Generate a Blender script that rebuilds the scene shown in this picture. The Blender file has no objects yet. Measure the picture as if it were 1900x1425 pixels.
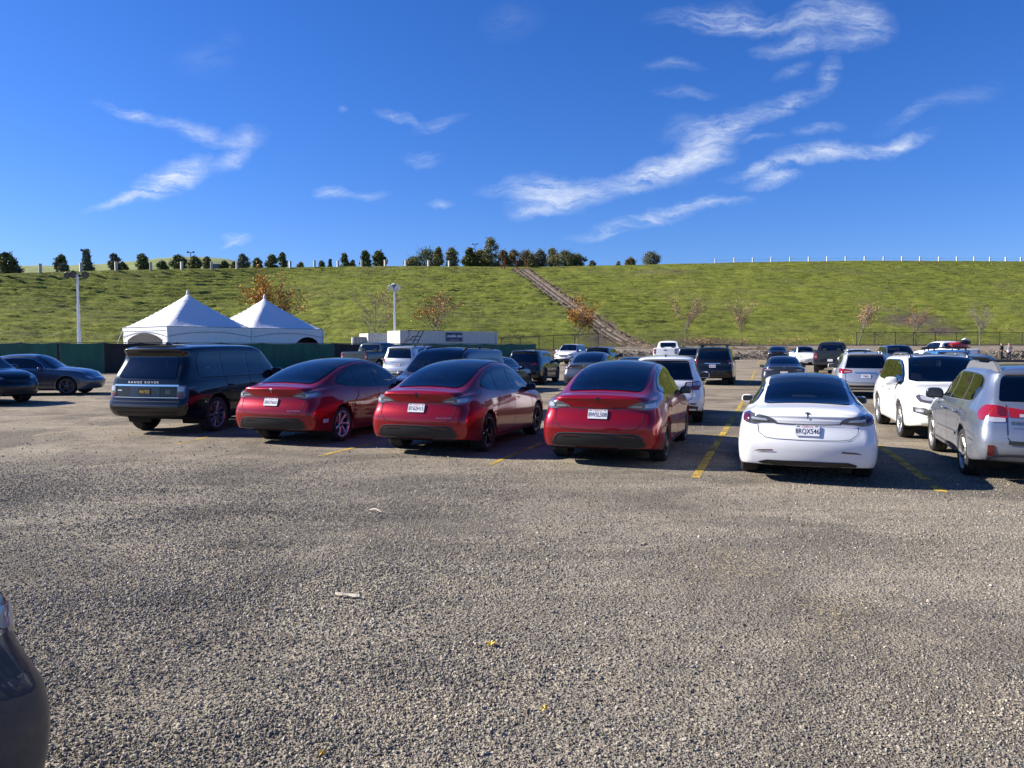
import bpy, bmesh, math, random
from math import radians as rad, sin, cos, pi, sqrt, atan2, tan
from mathutils import Vector, Matrix, noise as mnoise
from mathutils.bvhtree import BVHTree
from mathutils.geometry import delaunay_2d_cdt
random.seed(7)
SC = bpy.context.scene
COL = SC.collection

# ---------------------------------------------------------------- camera: focal length in photo pixels, eye height, downward pitch
FPX, CAMH, PITCH = 1435.0, 1.87, math.atan(69.5/1435.0)
def ray(px, py):
    a, b = (px-950)/FPX, -(py-712.5)/FPX
    return Vector((a, cos(PITCH)+b*sin(PITCH), -sin(PITCH)+b*cos(PITCH)))
def smooth(t):
    t = max(0.0, min(1.0, t)); return t*t*(3-2*t)
def gz(X, Y):
    """the lot itself lifts gently towards its far end"""
    return .45*smooth((Y-34)/32)*smooth((X+26)/18)+.10*smooth((Y-18)/10)*smooth((-X-4)/6)*(1-smooth((Y-34)/32))
def gp(px, py, z=0.0):
    d = ray(px, py); zz = z
    for _ in range(6):
        t = (zz-CAMH)/d.z; zz = z+gz(d.x*t, d.y*t)
    return Vector((d.x*t, d.y*t, zz))
def at(px, py, Y):
    d = ray(px, py); t = Y/d.y
    return Vector((d.x*t, Y, CAMH+d.z*t))
def proj(p):
    y = p.y*cos(PITCH)-(p.z-CAMH)*sin(PITCH); u = p.y*sin(PITCH)+(p.z-CAMH)*cos(PITCH)
    return (950+FPX*p.x/y, 712.5-FPX*u/y)

# ---------------------------------------------------------------- scene bookkeeping
def link(o, parent=None):
    COL.objects.link(o)
    if parent is not None: o.parent = parent
    return o
def tag(o, label=None, cat=None, group=None, kind=None):
    if label: o['label'] = label
    if cat: o['category'] = cat
    if group: o['group'] = group
    if kind: o['kind'] = kind
    return o
def empty(name, loc=(0,0,0), rz=0.0, label=None, cat=None, group=None):
    o = bpy.data.objects.new(name, None); o.empty_display_size = .2
    o.location = loc; o.rotation_euler = (0,0,rz)
    link(o); tag(o, label, cat, group); return o
def mobj(name, me, parent=None, loc=None, rot=None):
    o = bpy.data.objects.new(name, me); link(o, parent)
    if loc is not None: o.location = loc
    if rot is not None: o.rotation_euler = rot
    return o
def mesh_from(name, verts, faces, mats, smooth=True, mi=None):
    me = bpy.data.meshes.new(name); me.from_pydata([tuple(v) for v in verts], [], faces)
    for m in (mats if isinstance(mats, (list, tuple)) else [mats]): me.materials.append(m)
    if smooth: me.polygons.foreach_set('use_smooth', [True]*len(me.polygons))
    if mi: me.polygons.foreach_set('material_index', mi)
    me.update(); return me
def bm_mesh(name, bm, mats, smooth=False):
    me = bpy.data.meshes.new(name); bm.normal_update(); bm.to_mesh(me); bm.free()
    for m in (mats if isinstance(mats, (list, tuple)) else [mats]): me.materials.append(m)
    if smooth: me.polygons.foreach_set('use_smooth', [True]*len(me.polygons))
    me.update(); return me

# ---------------------------------------------------------------- small mesh builders
class MB:
    def __init__(s): s.v, s.f = [], []
    def box(s, c, size, M=None, taper=1.0):
        x, y, z = size[0]/2, size[1]/2, size[2]/2; b = len(s.v)
        for k in (-1, 1):
            t = 1.0 if k < 0 else taper
            for i, j in ((-1,-1),(1,-1),(1,1),(-1,1)):
                p = Vector((i*x*t, j*y*t, k*z))
                if M: p = M @ p
                s.v.append(p+Vector(c))
        for q in ((3,2,1,0),(4,5,6,7),(0,1,5,4),(1,2,6,5),(2,3,7,6),(3,0,4,7)): s.f.append([b+i for i in q])
        return s
    def tube(s, pts, radii, n=8, cap=True):
        pts = [Vector(p) for p in pts]; b = len(s.v)
        if not isinstance(radii, (list, tuple)): radii = [radii]*len(pts)
        prev = None
        for k, p in enumerate(pts):
            d = (pts[min(k+1, len(pts)-1)]-pts[max(k-1, 0)]).normalized()
            if prev is None:
                a = d.orthogonal().normalized()
            else:
                a = (prev-d*prev.dot(d))
                a = a.normalized() if a.length > 1e-6 else d.orthogonal().normalized()
            prev = a; c = d.cross(a)
            for i in range(n):
                t = 2*pi*i/n; s.v.append(p+(a*cos(t)+c*sin(t))*radii[k])
        for k in range(len(pts)-1):
            for i in range(n):
                j = (i+1) % n; s.f.append([b+k*n+i, b+k*n+j, b+(k+1)*n+j, b+(k+1)*n+i])
        if cap:
            s.f.append([b+i for i in range(n)][::-1]); s.f.append([b+(len(pts)-1)*n+i for i in range(n)])
        return s
    def lathe(s, prof, n=32, axis='y', closed=False):
        b = len(s.v); m = len(prof)
        for i in range(n):
            t = 2*pi*i/n
            for r, h in prof:
                s.v.append(Vector((r*cos(t), h, r*sin(t))) if axis == 'y' else Vector((r*cos(t), r*sin(t), h)))
        for i in range(n):
            j = (i+1) % n
            for k in range(m if closed else m-1):
                q = [b+i*m+k, b+i*m+(k+1) % m, b+j*m+(k+1) % m, b+j*m+k]
                s.f.append(q if axis == 'y' else q[::-1])
        return s
    def quad(s, a, b_, c, d):
        b = len(s.v); s.v += [Vector(a), Vector(b_), Vector(c), Vector(d)]; s.f.append([b, b+1, b+2, b+3]); return s
    def prism(s, poly, M, h):
        """poly 2d extruded by h along local z, transformed by M"""
        b = len(s.v); n = len(poly)
        for k in (0, h):
            for p in poly: s.v.append(M @ Vector((p[0], p[1], k)))
        s.f.append([b+i for i in range(n)][::-1]); s.f.append([b+n+i for i in range(n)])
        for i in range(n):
            j = (i+1) % n; s.f.append([b+i, b+j, b+n+j, b+n+i])
        return s
    def mesh(s, name, mats, smooth=False): return mesh_from(name, s.v, s.f, mats, smooth)
    def build(s, name, mats, parent=None, smooth=False): return mobj(name, s.mesh(name, mats, smooth), parent)

def pchip(tab):
    xs = [p[0] for p in tab]; ys = [p[1] for p in tab]; n = len(xs)
    if n == 1: return lambda x: ys[0]
    h = [xs[i+1]-xs[i] for i in range(n-1)]; d = [(ys[i+1]-ys[i])/h[i] for i in range(n-1)]
    m = [0.0]*n
    if n == 2: m = [d[0], d[0]]
    else:
        for i in range(1, n-1):
            if d[i-1]*d[i] > 0:
                w1, w2 = 2*h[i]+h[i-1], h[i]+2*h[i-1]; m[i] = (w1+w2)/(w1/d[i-1]+w2/d[i])
        m[0], m[-1] = d[0], d[-1]
    def f(x):
        if x <= xs[0]: return ys[0]
        if x >= xs[-1]: return ys[-1]
        lo, hi = 0, n-1
        while hi-lo > 1:
            k = (lo+hi)//2
            if xs[k] <= x: lo = k
            else: hi = k
        t = (x-xs[lo])/h[lo]; t2, t3 = t*t, t*t*t
        return (2*t3-3*t2+1)*ys[lo]+(t3-2*t2+t)*h[lo]*m[lo]+(-2*t3+3*t2)*ys[hi]+(t3-t2)*h[lo]*m[hi]
    return f
def chaikin(P, n=2, closed=True):
    for _ in range(n):
        Q = []; m = len(P)
        for i in range(m if closed else m-1):
            a, b = P[i], P[(i+1) % m]
            Q.append((a[0]*.75+b[0]*.25, a[1]*.75+b[1]*.25)); Q.append((a[0]*.25+b[0]*.75, a[1]*.25+b[1]*.75))
        if not closed: Q = [P[0]]+Q+[P[-1]]
        P = Q
    return P
def rounded(P, r=.03, n=4):
    """round the corners of a polygon with a fixed radius-like distance"""
    out = []; m = len(P)
    for i in range(m):
        a, b, c = Vector(P[i-1]), Vector(P[i]), Vector(P[(i+1) % m])
        u, w = a-b, c-b; lu, lw = u.length, w.length
        k = min(r, lu*.45, lw*.45); p0 = b+u*(k/lu); p1 = b+w*(k/lw)
        for j in range(n+1):
            t = j/n; out.append(tuple(p0*(1-t)**2+b*2*t*(1-t)+p1*t*t))
    return out
def area2(P): return sum(P[i-1][0]*P[i][1]-P[i][0]*P[i-1][1] for i in range(len(P)))
def inset(P, d):
    if area2(P) < 0: P = P[::-1]
    out = []; m = len(P)
    for i in range(m):
        a, b, c = Vector(P[i-1]), Vector(P[i]), Vector(P[(i+1) % m])
        u, w = (b-a), (c-b)
        if u.length < 1e-6 or w.length < 1e-6: continue
        u.normalize(); w.normalize()
        n1, n2 = Vector((-u.y, u.x)), Vector((-w.y, w.x)); n_ = (n1+n2)
        if n_.length < .2: n_ = n1
        n_.normalize(); k = d/max(.5, n_.dot(n1)); out.append((b.x+n_.x*k, b.y+n_.y*k))
    return out
def clip_x(P, lo, hi):
    def half(P, k, s):
        out = []
        for i in range(len(P)):
            a, b = P[i-1], P[i]; ia, ib = (a[0]-k)*s >= 0, (b[0]-k)*s >= 0
            if ia != ib:
                t = (k-a[0])/(b[0]-a[0]); out.append((k, a[1]+t*(b[1]-a[1])))
            if ib: out.append(b)
        return out
    P = half(P, lo, 1)
    return half(P, hi, -1) if P else P
def mirror2(P): return [(-a, b) for a, b in P][::-1]

# ---------------------------------------------------------------- materials
_M = {}
def nodes_of(m):
    m.use_nodes = True; nt = m.node_tree; return nt, nt.nodes, nt.links
def mat(name, col, rough=.5, metal=0.0, coat=0.0, spec=.5, coat_rough=.03, emit=None):
    if name in _M: return _M[name]
    m = bpy.data.materials.new(name); nt, N, L = nodes_of(m); b = N['Principled BSDF']
    b.inputs['Base Color'].default_value = (*col, 1); b.inputs['Roughness'].default_value = rough
    b.inputs['Metallic'].default_value = metal; b.inputs['Coat Weight'].default_value = coat
    b.inputs['Coat Roughness'].default_value = coat_rough; b.inputs['Specular IOR Level'].default_value = spec
    _M[name] = m; return m
class NT:
    """tiny helper to write node graphs"""
    def __init__(s, tree): s.t, s.N, s.L = tree, tree.nodes, tree.links
    def n(s, typ, **kw):
        x = s.N.new(typ)
        for k, v in kw.items(): setattr(x, k, v)
        return x
    def set(s, sock, v):
        if isinstance(v, bpy.types.NodeSocket): s.L.new(v, sock)
        elif v is not None: sock.default_value = v
    def math(s, op, a, b=None, c=None, clamp=False):
        x = s.n('ShaderNodeMath', operation=op, use_clamp=clamp)
        s.set(x.inputs[0], a)
        if b is not None: s.set(x.inputs[1], b)
        if c is not None: s.set(x.inputs[2], c)
        return x.outputs[0]
    def noise(s, vec, scale, detail=3, rough=.5, dist=0.0, out='Fac'):
        x = s.n('ShaderNodeTexNoise'); s.set(x.inputs['Vector'], vec); x.inputs['Scale'].default_value = scale
        x.inputs['Detail'].default_value = detail; x.inputs['Roughness'].default_value = rough; x.inputs['Distortion'].default_value = dist
        return x.outputs[out]
    def voro(s, vec, scale, out='Distance', feature='F1'):
        x = s.n('ShaderNodeTexVoronoi', feature=feature); s.set(x.inputs['Vector'], vec); x.inputs['Scale'].default_value = scale
        return x.outputs[out]
    def ramp(s, fac, stops, interp='LINEAR'):
        x = s.n('ShaderNodeValToRGB'); s.set(x.inputs[0], fac); r = x.color_ramp; r.interpolation = interp
        while len(r.elements) < len(stops): r.elements.new(.5)
        for e, (p, c) in zip(r.elements, stops):
            e.position = p; e.color = (c, c, c, 1) if isinstance(c, (int, float)) else (*c, 1)
        return x.outputs[0]
    def mix(s, fac, a, b, blend='MIX'):
        x = s.n('ShaderNodeMix', data_type='RGBA', blend_type=blend)
        s.set(x.inputs[0], fac)
        for k, v in ((6, a), (7, b)):
            if isinstance(v, tuple): v = (*v, 1) if len(v) == 3 else v
            s.set(x.inputs[k], v)
        return x.outputs[2]
    def mapping(s, vec, scale=(1,1,1), loc=(0,0,0), rot=(0,0,0), typ='POINT'):
        x = s.n('ShaderNodeMapping', vector_type=typ); s.set(x.inputs[0], vec)
        x.inputs['Location'].default_value = loc; x.inputs['Rotation'].default_value = rot; x.inputs['Scale'].default_value = scale
        return x.outputs[0]
    def bump(s, h, strength=.5, dist=.02, normal=None):
        x = s.n('ShaderNodeBump'); s.set(x.inputs['Height'], h); s.set(x.inputs['Strength'], strength); x.inputs['Distance'].default_value = dist
        if normal is not None: s.L.new(normal, x.inputs['Normal'])
        return x.outputs[0]
def paint(name, col, metal=0.0, rough=.35, coat=1.0, dust=.35, flake=True):
    """car paint under clear coat with a thin film of dust that gathers low on the panels"""
    if name in _M: return _M[name]
    m = bpy.data.materials.new(name); nt, N, L = nodes_of(m); g = NT(nt); b = N['Principled BSDF']
    tc = g.n('ShaderNodeTexCoord').outputs['Object']
    z = g.n('ShaderNodeSeparateXYZ'); g.L.new(tc, z.inputs[0])
    low = g.math('SUBTRACT', 1.0, g.math('MULTIPLY', z.outputs[2], 1.25), clamp=True)
    nz = g.noise(tc, 5.0, 5, .65); sp = g.noise(tc, 60.0, 3, .7)
    d = g.math('MULTIPLY', g.math('MULTIPLY', low, g.math('MULTIPLY', nz, sp)), dust*3.2, clamp=True)
    g.L.new(g.mix(d, tuple(col), (.30,.26,.21)), b.inputs['Base Color'])
    b.inputs['Specular IOR Level'].default_value = .12
    bk = g.n('ShaderNodeNewGeometry').outputs['Backfacing']; lin = g.n('ShaderNodeBsdfDiffuse'); lin.inputs[0].default_value = (.02,.02,.021,1); mx = g.n('ShaderNodeMixShader'); g.L.new(bk, mx.inputs[0]); g.L.new(b.outputs[0], mx.inputs[1]); g.L.new(lin.outputs[0], mx.inputs[2]); g.L.new(mx.outputs[0], N['Material Output'].inputs['Surface'])   # dark lining on the inside
    g.set(b.inputs['Metallic'], g.math('MULTIPLY', g.math('SUBTRACT', 1.0, d), metal))
    g.set(b.inputs['Roughness'], g.math('ADD', rough, g.math('MULTIPLY', d, .4)))
    g.set(b.inputs['Coat Weight'], g.math('MULTIPLY', g.math('SUBTRACT', 1.0, g.math('MULTIPLY', d, 1.3), clamp=True), coat))
    g.set(b.inputs['Coat Roughness'], g.math('ADD', .015, g.math('MULTIPLY', sp, .05)))
    _M[name] = m; return m
def glass_mat(name='car_glass', col=(.005,.006,.007), tint=.0):
    if name in _M: return _M[name]
    m = bpy.data.materials.new(name); nt, N, L = nodes_of(m); g = NT(nt); b = N['Principled BSDF']
    tc = g.n('ShaderNodeTexCoord').outputs['Object']
    nz = g.noise(tc, 3.0, 4, .6)
    g.L.new(g.mix(g.math('MULTIPLY', nz, .5), tuple(col), tuple(c*1.8+.002 for c in col)), b.inputs['Base Color'])
    b.inputs['Roughness'].default_value = .02; b.inputs['Specular IOR Level'].default_value = .55
    _M[name] = m; return m

def clear_glass(name, tint):
    """tinted pane: see-through, mirror-like towards grazing angles"""
    if name in _M: return _M[name]
    m = bpy.data.materials.new(name); nt, N, L = nodes_of(m); g = NT(nt); nt.nodes.remove(N['Principled BSDF'])
    tr = g.n('ShaderNodeBsdfTransparent'); tr.inputs[0].default_value = (*tint, 1); gl = g.n('ShaderNodeBsdfGlossy'); gl.inputs['Roughness'].default_value = .02; gl.inputs[0].default_value = (.95,.97,1,1)
    fr = g.n('ShaderNodeFresnel'); fr.inputs[0].default_value = 1.62; mx = g.n('ShaderNodeMixShader')
    g.L.new(g.math('MULTIPLY_ADD', fr.outputs[0], 1.05, .01, clamp=True), mx.inputs[0]); g.L.new(tr.outputs[0], mx.inputs[1]); g.L.new(gl.outputs[0], mx.inputs[2]); g.L.new(mx.outputs[0], N['Material Output'].inputs['Surface'])
    _M[name] = m; return m

# ---------------------------------------------------------------- lettering: turned into plain meshes before anything heavy exists
_T = {}
def text2d(s, size=1.0, bold=0.0, shear=0.0, space=1.0, xs=1.0):
    key = (s, size, bold, shear, space, xs)
    if key in _T: return _T[key]
    cu = bpy.data.curves.new('lettering', 'FONT'); cu.body = s; cu.size = size; cu.align_x = 'CENTER'; cu.align_y = 'CENTER'
    cu.offset = bold; cu.shear = shear; cu.space_character = space; cu.resolution_u = 3
    o = bpy.data.objects.new('lettering', cu); COL.objects.link(o)
    dg = bpy.context.evaluated_depsgraph_get()
    me = bpy.data.meshes.new_from_object(o.evaluated_get(dg))
    V = [(v.co.x*xs, v.co.y) for v in me.vertices]; F = [list(p.vertices) for p in me.polygons]
    bpy.data.objects.remove(o); bpy.data.curves.remove(cu); bpy.data.meshes.remove(me)
    _T[key] = (V, F); return _T[key]
# ================================================================ vehicles: one lofted body per type, panels laid on it
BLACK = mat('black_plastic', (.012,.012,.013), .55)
GLOSSBLK = mat('gloss_black', (.006,.006,.007), .12, coat=.8)
TYRE = mat('tyre_rubber', (.018,.018,.019), .8)
SILVER = mat('alloy_silver', (.52,.53,.55), .28, .9)
GREYALLOY = mat('alloy_grey', (.16,.16,.17), .3, .85)
DARKALLOY = mat('alloy_black', (.02,.02,.022), .28, .6, coat=.3)
CHROME = mat('chrome', (.75,.76,.78), .09, 1.0)
BRAKE = mat('brake_disc', (.14,.13,.13), .45, .8)
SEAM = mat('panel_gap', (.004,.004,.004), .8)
REDLENS = mat('red_lens', (.21,.006,.008), .12, coat=1.0)
DKRED = mat('dark_red_lens', (.07,.004,.007), .10, coat=1.0)
CLEARLENS = mat('clear_lens', (.42,.42,.44), .10, .35, coat=1.0)
SMOKELENS = mat('smoked_lens', (.085,.088,.095), .07, .25, coat=1.0)
AMBER = mat('amber_lens', (.55,.16,.01), .15, coat=1.0)
PLATE = mat('plate_white', (.62,.63,.66), .4)
PLATEBLK = mat('plate_black', (.012,.012,.014), .4)
INKBLUE = mat('plate_ink', (.015,.02,.07), .5)
INKYELLOW = mat('plate_yellow_ink', (.55,.40,.04), .5)
INKRED = mat('plate_red_ink', (.45,.03,.04), .5)
WHITEINK = mat('white_lettering', (.75,.76,.78), .3)
CLAD = mat('grey_cladding', (.055,.055,.058), .6)
GLASS = glass_mat()
GLASSG = glass_mat('grey_glass', (.03,.034,.036))
PANE = clear_glass('tinted_pane', (.42,.47,.46)); PRIVACY = clear_glass('privacy_pane', (.13,.145,.15)); SEAT = mat('seat_cloth', (.035,.035,.037), .8); DASH = mat('dashboard', (.02,.02,.021), .6)
UNDER = mat('underbody', (.008,.008,.008), .9)
STICKER = mat('sticker', (.35,.45,.6), .5)

def wheel_meshes(style, col, r=.35, w=.24):
    """returns hub, tyre, rim meshes; outer face towards +y"""
    rr = r*.735; h = w/2
    t = MB().lathe([(rr-.012,-h+.01),(rr+.01,-h),(r*.90,-h-.006),(r-.018,-h+.012),(r-.003,-h+.035),(r,-h+.06),(r-.008,-.055),(r,-.05),(r,-.012),(r-.008,-.008),
                    (r-.008,.008),(r,.012),(r,.05),(r-.008,.055),(r,h-.06),(r-.003,h-.035),(r-.018,h-.012),(r*.90,h+.006),(rr+.01,h),(rr-.012,h-.01)], 48)
    tyre = t.mesh('tyre', TYRE, True)
    hub = MB().lathe([(.05,.02),(rr*.72,.02),(rr*.72,.0),(.05,.0)], 32, closed=True).lathe([(rr-.01,-h+.01),(rr-.03,h-.03),(rr-.035,h-.05)], 40).lathe([(.002,-.02),(rr-.02,-.02)], 32).mesh('wheel', [BRAKE], True)
    R = MB().lathe([(rr-.035,h-.045),(rr-.022,h-.012),(rr-.002,h-.002),(rr+.004,h-.012)], 48)
    R.lathe([(.0005,h-.03),(.045,h-.032),(.062,h-.045),(.066,h-.07)], 24)
    def spoke(a, w0, w1, d0=.0, twist=0.0, z0=h-.045, z1=h-.02, r0=.05, r1=rr-.02):
        b = len(R.v)
        for k, (q, ww, y, aa) in enumerate(((r0, w0, z0, a+d0), ((r0+r1)/2, (w0+w1)/2*.85, (z0+z1)/2+.004, a+d0*.5+twist*.5), (r1, w1, z1, a+twist))):
            for (s, dy) in ((-1,-.03),(-.75,.0),(.75,.0),(1,-.03)):
                R.v.append(Vector((q*cos(aa)-s*ww/2*sin(aa), y+dy, q*sin(aa)+s*ww/2*cos(aa))))
        for k in range(2):
            for i in range(3): R.f.append([b+k*4+i, b+(k+1)*4+i, b+(k+1)*4+i+1, b+k*4+i+1])
    if style == 'five_twin':
        for k in range(5):
            for s in (-1, 1): spoke(2*pi*k/5+s*.13, .028, .03, 0, s*.07)
    elif style == 'ten':
        for k in range(10): spoke(2*pi*k/10, .026, .034)
    elif style == 'multi':
        for k in range(10):
            spoke(2*pi*k/10, .022, .05, 0, .08); spoke(2*pi*k/10+.3, .014, .024, 0, -.05)
    elif style == 'turbine':
        for k in range(7): spoke(2*pi*k/7, .05, .085, 0, .16)
    elif style == 'five':
        for k in range(5): spoke(2*pi*k/5, .06, .07)
    rim = R.mesh('rim', col, True)
    return hub, tyre, rim
_W = {}
def wheels_for(style, col, r, w):
    k = (style, col.name, round(r,3), round(w,3))
    if k not in _W: _W[k] = wheel_meshes(style, col, r, w)
    return _W[k]

def in_poly(P, x, y):
    c = False
    for i in range(len(P)):
        a, b = P[i-1], P[i]
        if (a[1] > y) != (b[1] > y) and x < (b[0]-a[0])*(y-a[1])/(b[1]-a[1])+a[0]: c = not c
    return c
class Car:
    def __init__(s, name, spec, pnt, label, cat, group=None, lod=1.0):
        s.sp = spec; s.L = spec['L']; s.paint = pnt; s.ox = s.L/2; s.lod = lod
        s.maxd = None; s.root = empty(name, label=label, cat=cat, group=group)
        s.T = {k: pchip(spec[k]) for k in ('zt','zbelt','wb','wm','zm','zb','drop','wr','xr','xf')}
        s.body()
    # ---- loft
    def section(s, x):
        T = s.T; zb, wm, zm, zbelt, wb, zt, dr, wr = (T[k](x) for k in ('zb','wm','zm','zbelt','wb','zt','drop','wr'))
        zr = zt-dr; zbelt = min(zbelt, zr-.012); zm = min(zm, zbelt-.02); sh = s.sp.get('shoulder', .5)
        P = [(wm*.62, zb), (wm*.945, zb+.006), (wm*.985, zb+min(.10, (zm-zb)*.35)), (wm, zm), (wb+(wm-wb)*sh, zbelt-(zbelt-zm)*s.sp.get('sh_z', .30)), (wb, zbelt),
             (wb+(wr-wb)*.55, zbelt+(zr-zbelt)*.5+.0), (wr, zr), (wr*.80, zr+dr*s.sp.get('roof_k', .50)), (wr*.45, zr+dr*.86), (0, zt)]
        seg = s.sp.get('seg', (2,3,6,4,3,5,5,3,4,4))
        t = [0.0]
        for i in range(1, len(P)): t.append(t[-1]+max(1e-4, math.hypot(P[i][0]-P[i-1][0], P[i][1]-P[i-1][1])))
        e = t[-1]+(t[-1]-t[-2])
        fy = pchip([(t[i], P[i][0]) for i in range(len(P))]+[(e, -P[-2][0])]); fz = pchip([(t[i], P[i][1]) for i in range(len(P))]+[(e, P[-2][1])])
        out = []
        for i, n in enumerate(seg):
            for k in range(n):
                q = t[i]+(t[i+1]-t[i])*k/n; out.append((fy(q), fz(q)))
        out.append((0.0, P[-1][1])); return out
    def body(s):
        L = s.L; sp = s.sp; xs = []; x = 0.0; st = s.lod
        while x < L-.001:
            xs.append(x); e = min(x, L-x)
            dx = (.022 if e < .12 else .035 if e < .5 else .05)*st
            for kx in sp.get('kinks', ()):
                if abs(x-kx) < .12: dx = min(dx, .018*st)
            x += dx
        xs.append(L)
        fr, ff = sp.get('fade_r', .7), sp.get('fade_f', .6)
        rings = []
        for x in xs:
            half = s.section(x); R = []
            for sg, seq in ((-1, half), (1, half[-2::-1])):
                for y, z in seq:
                    xx = x
                    if x < fr: xx += s.T['xr'](z)*(1-x/fr)
                    if L-x < ff: xx += s.T['xf'](z)*(1-(L-x)/ff)
                    R.append(Vector((xx, sg*y, z)))
            rings.append(R)
        V = []; idx = []
        for R in rings:
            idx.append(list(range(len(V), len(V)+len(R)))); V += R
        F = []; n = len(rings[0]); m = n//2
        for k in range(len(xs)-1):
            for i in range(n-1): F.append((idx[k][i], idx[k+1][i], idx[k+1][i+1], idx[k][i+1]))
        for end, bulge in ((0, -sp.get('bulge_r', .07)), (len(xs)-1, sp.get('bulge_f', .12))):
            K = 20; R = rings[end]; rows = []; w0 = max(p.y for p in R)
            for i in range(m):
                a, b = R[i], R[n-1-i]; row = [idx[end][i]]
                for c in range(1, K):
                    f = -1+2*c/K; w = b.y
                    V.append(Vector((a.x+bulge*(1-f*f)*(w/w0)**1.5, f*w, a.z+0.0))); row.append(len(V)-1)
                row.append(idx[end][n-1-i]); rows.append(row)
            q = []
            for r in range(m-1):
                for c in range(K): q.append((rows[r][c], rows[r+1][c], rows[r+1][c+1], rows[r][c+1]))
            for c in range(K): q.append((rows[m-1][c], idx[end][m], rows[m-1][c+1]))
            F += q if end == 0 else [f[::-1] for f in q]
        # wheel arches
        r = sp['r']; Ra = r+sp.get('gap', .045); s.cz = r
        cen = [(sp['axr'], r), (sp['axf'], r)]; ins = [None]*len(V)
        for i, p in enumerate(V):
            if abs(p.y) > .42:
                for ci, c in enumerate(cen):
                    if (p.x-c[0])**2+(p.z-c[1])**2 < Ra*Ra: ins[i] = ci
        keep = [f for f in F if not all(ins[i] is not None for i in f)]
        for f in keep:
            for i in f:
                if ins[i] is not None:
                    c = cen[ins[i]]; dx, dz = V[i].x-c[0], V[i].z-c[1]; d = max(1e-5, math.hypot(dx, dz))
                    V[i] = Vector((c[0]+dx/d*Ra, V[i].y, c[1]+dz/d*Ra)); 
        bm = bmesh.new(); bv = [bm.verts.new(p) for p in V]
        for f in keep:
            try: bm.faces.new([bv[i] for i in f])
            except ValueError: pass
        bmesh.ops.delete(bm, geom=[v for v in bm.verts if not v.link_faces], context='VERTS')
        bmesh.ops.remove_doubles(bm, verts=bm.verts, dist=.0004)
        ed = [e for e in bm.edges if len(e.link_faces) == 1 and all(any(abs(math.hypot(v.co.x-c[0], v.co.z-c[1])-Ra) < .004 for c in cen) and abs(v.co.y) > .4 for v in e.verts)]
        s.arch_w = {}
        ex = bmesh.ops.extrude_edge_only(bm, edges=ed)
        for v in [g for g in ex['geom'] if isinstance(g, bmesh.types.BMVert)]: v.co.y -= .05*(1 if v.co.y > 0 else -1)
        bm.normal_update()
        tri = bm.copy(); bmesh.ops.triangulate(tri, faces=tri.faces); tri.normal_update()
        s.bvv = [v.co.copy() for v in tri.verts]; s.bvn = [v.normal.copy() for v in tri.verts]; s.bvt = [[v.index for v in f.verts] for f in tri.faces]
        tri.verts.ensure_lookup_table()
        tri.verts.index_update(); s.bvt = [[v.index for v in f.verts] for f in tri.faces]
        s.bvh = BVHTree.FromPolygons(s.bvv, s.bvt); tri.free()
        for v in bm.verts: v.co.x -= s.ox
        for f in bm.faces:
            if f.normal.z < -.8 and f.calc_center_median().z < s.T['zb'](f.calc_center_median().x+s.ox)+.05: f.material_index = 1
        s.body_obj = s.add('body', bm_mesh('body', bm, [s.paint, BLACK], True)); s.cut = []
        # dark floor and wheel-arch liners
        u = MB(); zc = s.T['zb'](L*.5)
        u.box((L/2-s.ox, 0, zc+.10), (L-.5, sp.get('under_w', 1.25), .10))
        for c in cen:
            for sg in (-1, 1):
                b = len(u.v); wy = abs(s.hit('L' if sg > 0 else 'R', c[0], c[1]+Ra+.03)[0].y)-.035
                for k in range(15):
                    a = rad(-25+230*k/14)
                    for y in (.40, wy): u.v.append(Vector((c[0]+(Ra+.004)*cos(a)-s.ox, sg*y, c[1]+(Ra+.004)*sin(a))))
                for k in range(14): u.f.append([b+2*k, b+2*k+1, b+2*k+3, b+2*k+2])
        s.add('underbody', u.mesh('underbody', UNDER))
    def add(s, name, me, parent=None, loc=None, rot=None):
        return mobj(name, me, parent or s.root, loc, rot)
    # ---- projecting flat shapes on the body
    def hit(s, side, a, b):
        if side == 'L': o, d = Vector((a, 3, b)), Vector((0,-1,0))
        elif side == 'R': o, d = Vector((a, -3, b)), Vector((0,1,0))
        elif side == 'B': o, d = Vector((-2, a, b)), Vector((1,0,0))
        elif side == 'F': o, d = Vector((s.L+2, a, b)), Vector((-1,0,0))
        else: o, d = Vector((a, b, 4)), Vector((0,0,-1))
        loc, nor, i, _ = s.bvh.ray_cast(o, d)
        if side in 'BF' and s.maxd:            # keep lamps on the face: do not let them slide along the flank
            for _k in range(30):
                if loc is not None and (loc.x if side == 'B' else s.L-loc.x) < s.maxd: break
                o = Vector((o.x, o.y*.985, o.z)); loc, nor, i, _ = s.bvh.ray_cast(o, d)
        if loc is None:
            t = 2.0 if side in 'BF' else 2.1 if side in 'LR' else 2.5
            loc, nor, i, _ = s.bvh.find_nearest(o+d*t)
        t = s.bvt[i]; p = [s.bvv[k] for k in t]
        from_area = [((p[(k+1) % 3]-loc).cross(p[(k+2) % 3]-loc)).length for k in range(3)]; q = sum(from_area) or 1
        n = sum((s.bvn[t[k]]*(from_area[k]/q) for k in range(3)), Vector())
        if n.length < 1e-6: n = nor
        n.normalize()
        if n.dot(d) > 0: n = -n
        return loc, n
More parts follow.
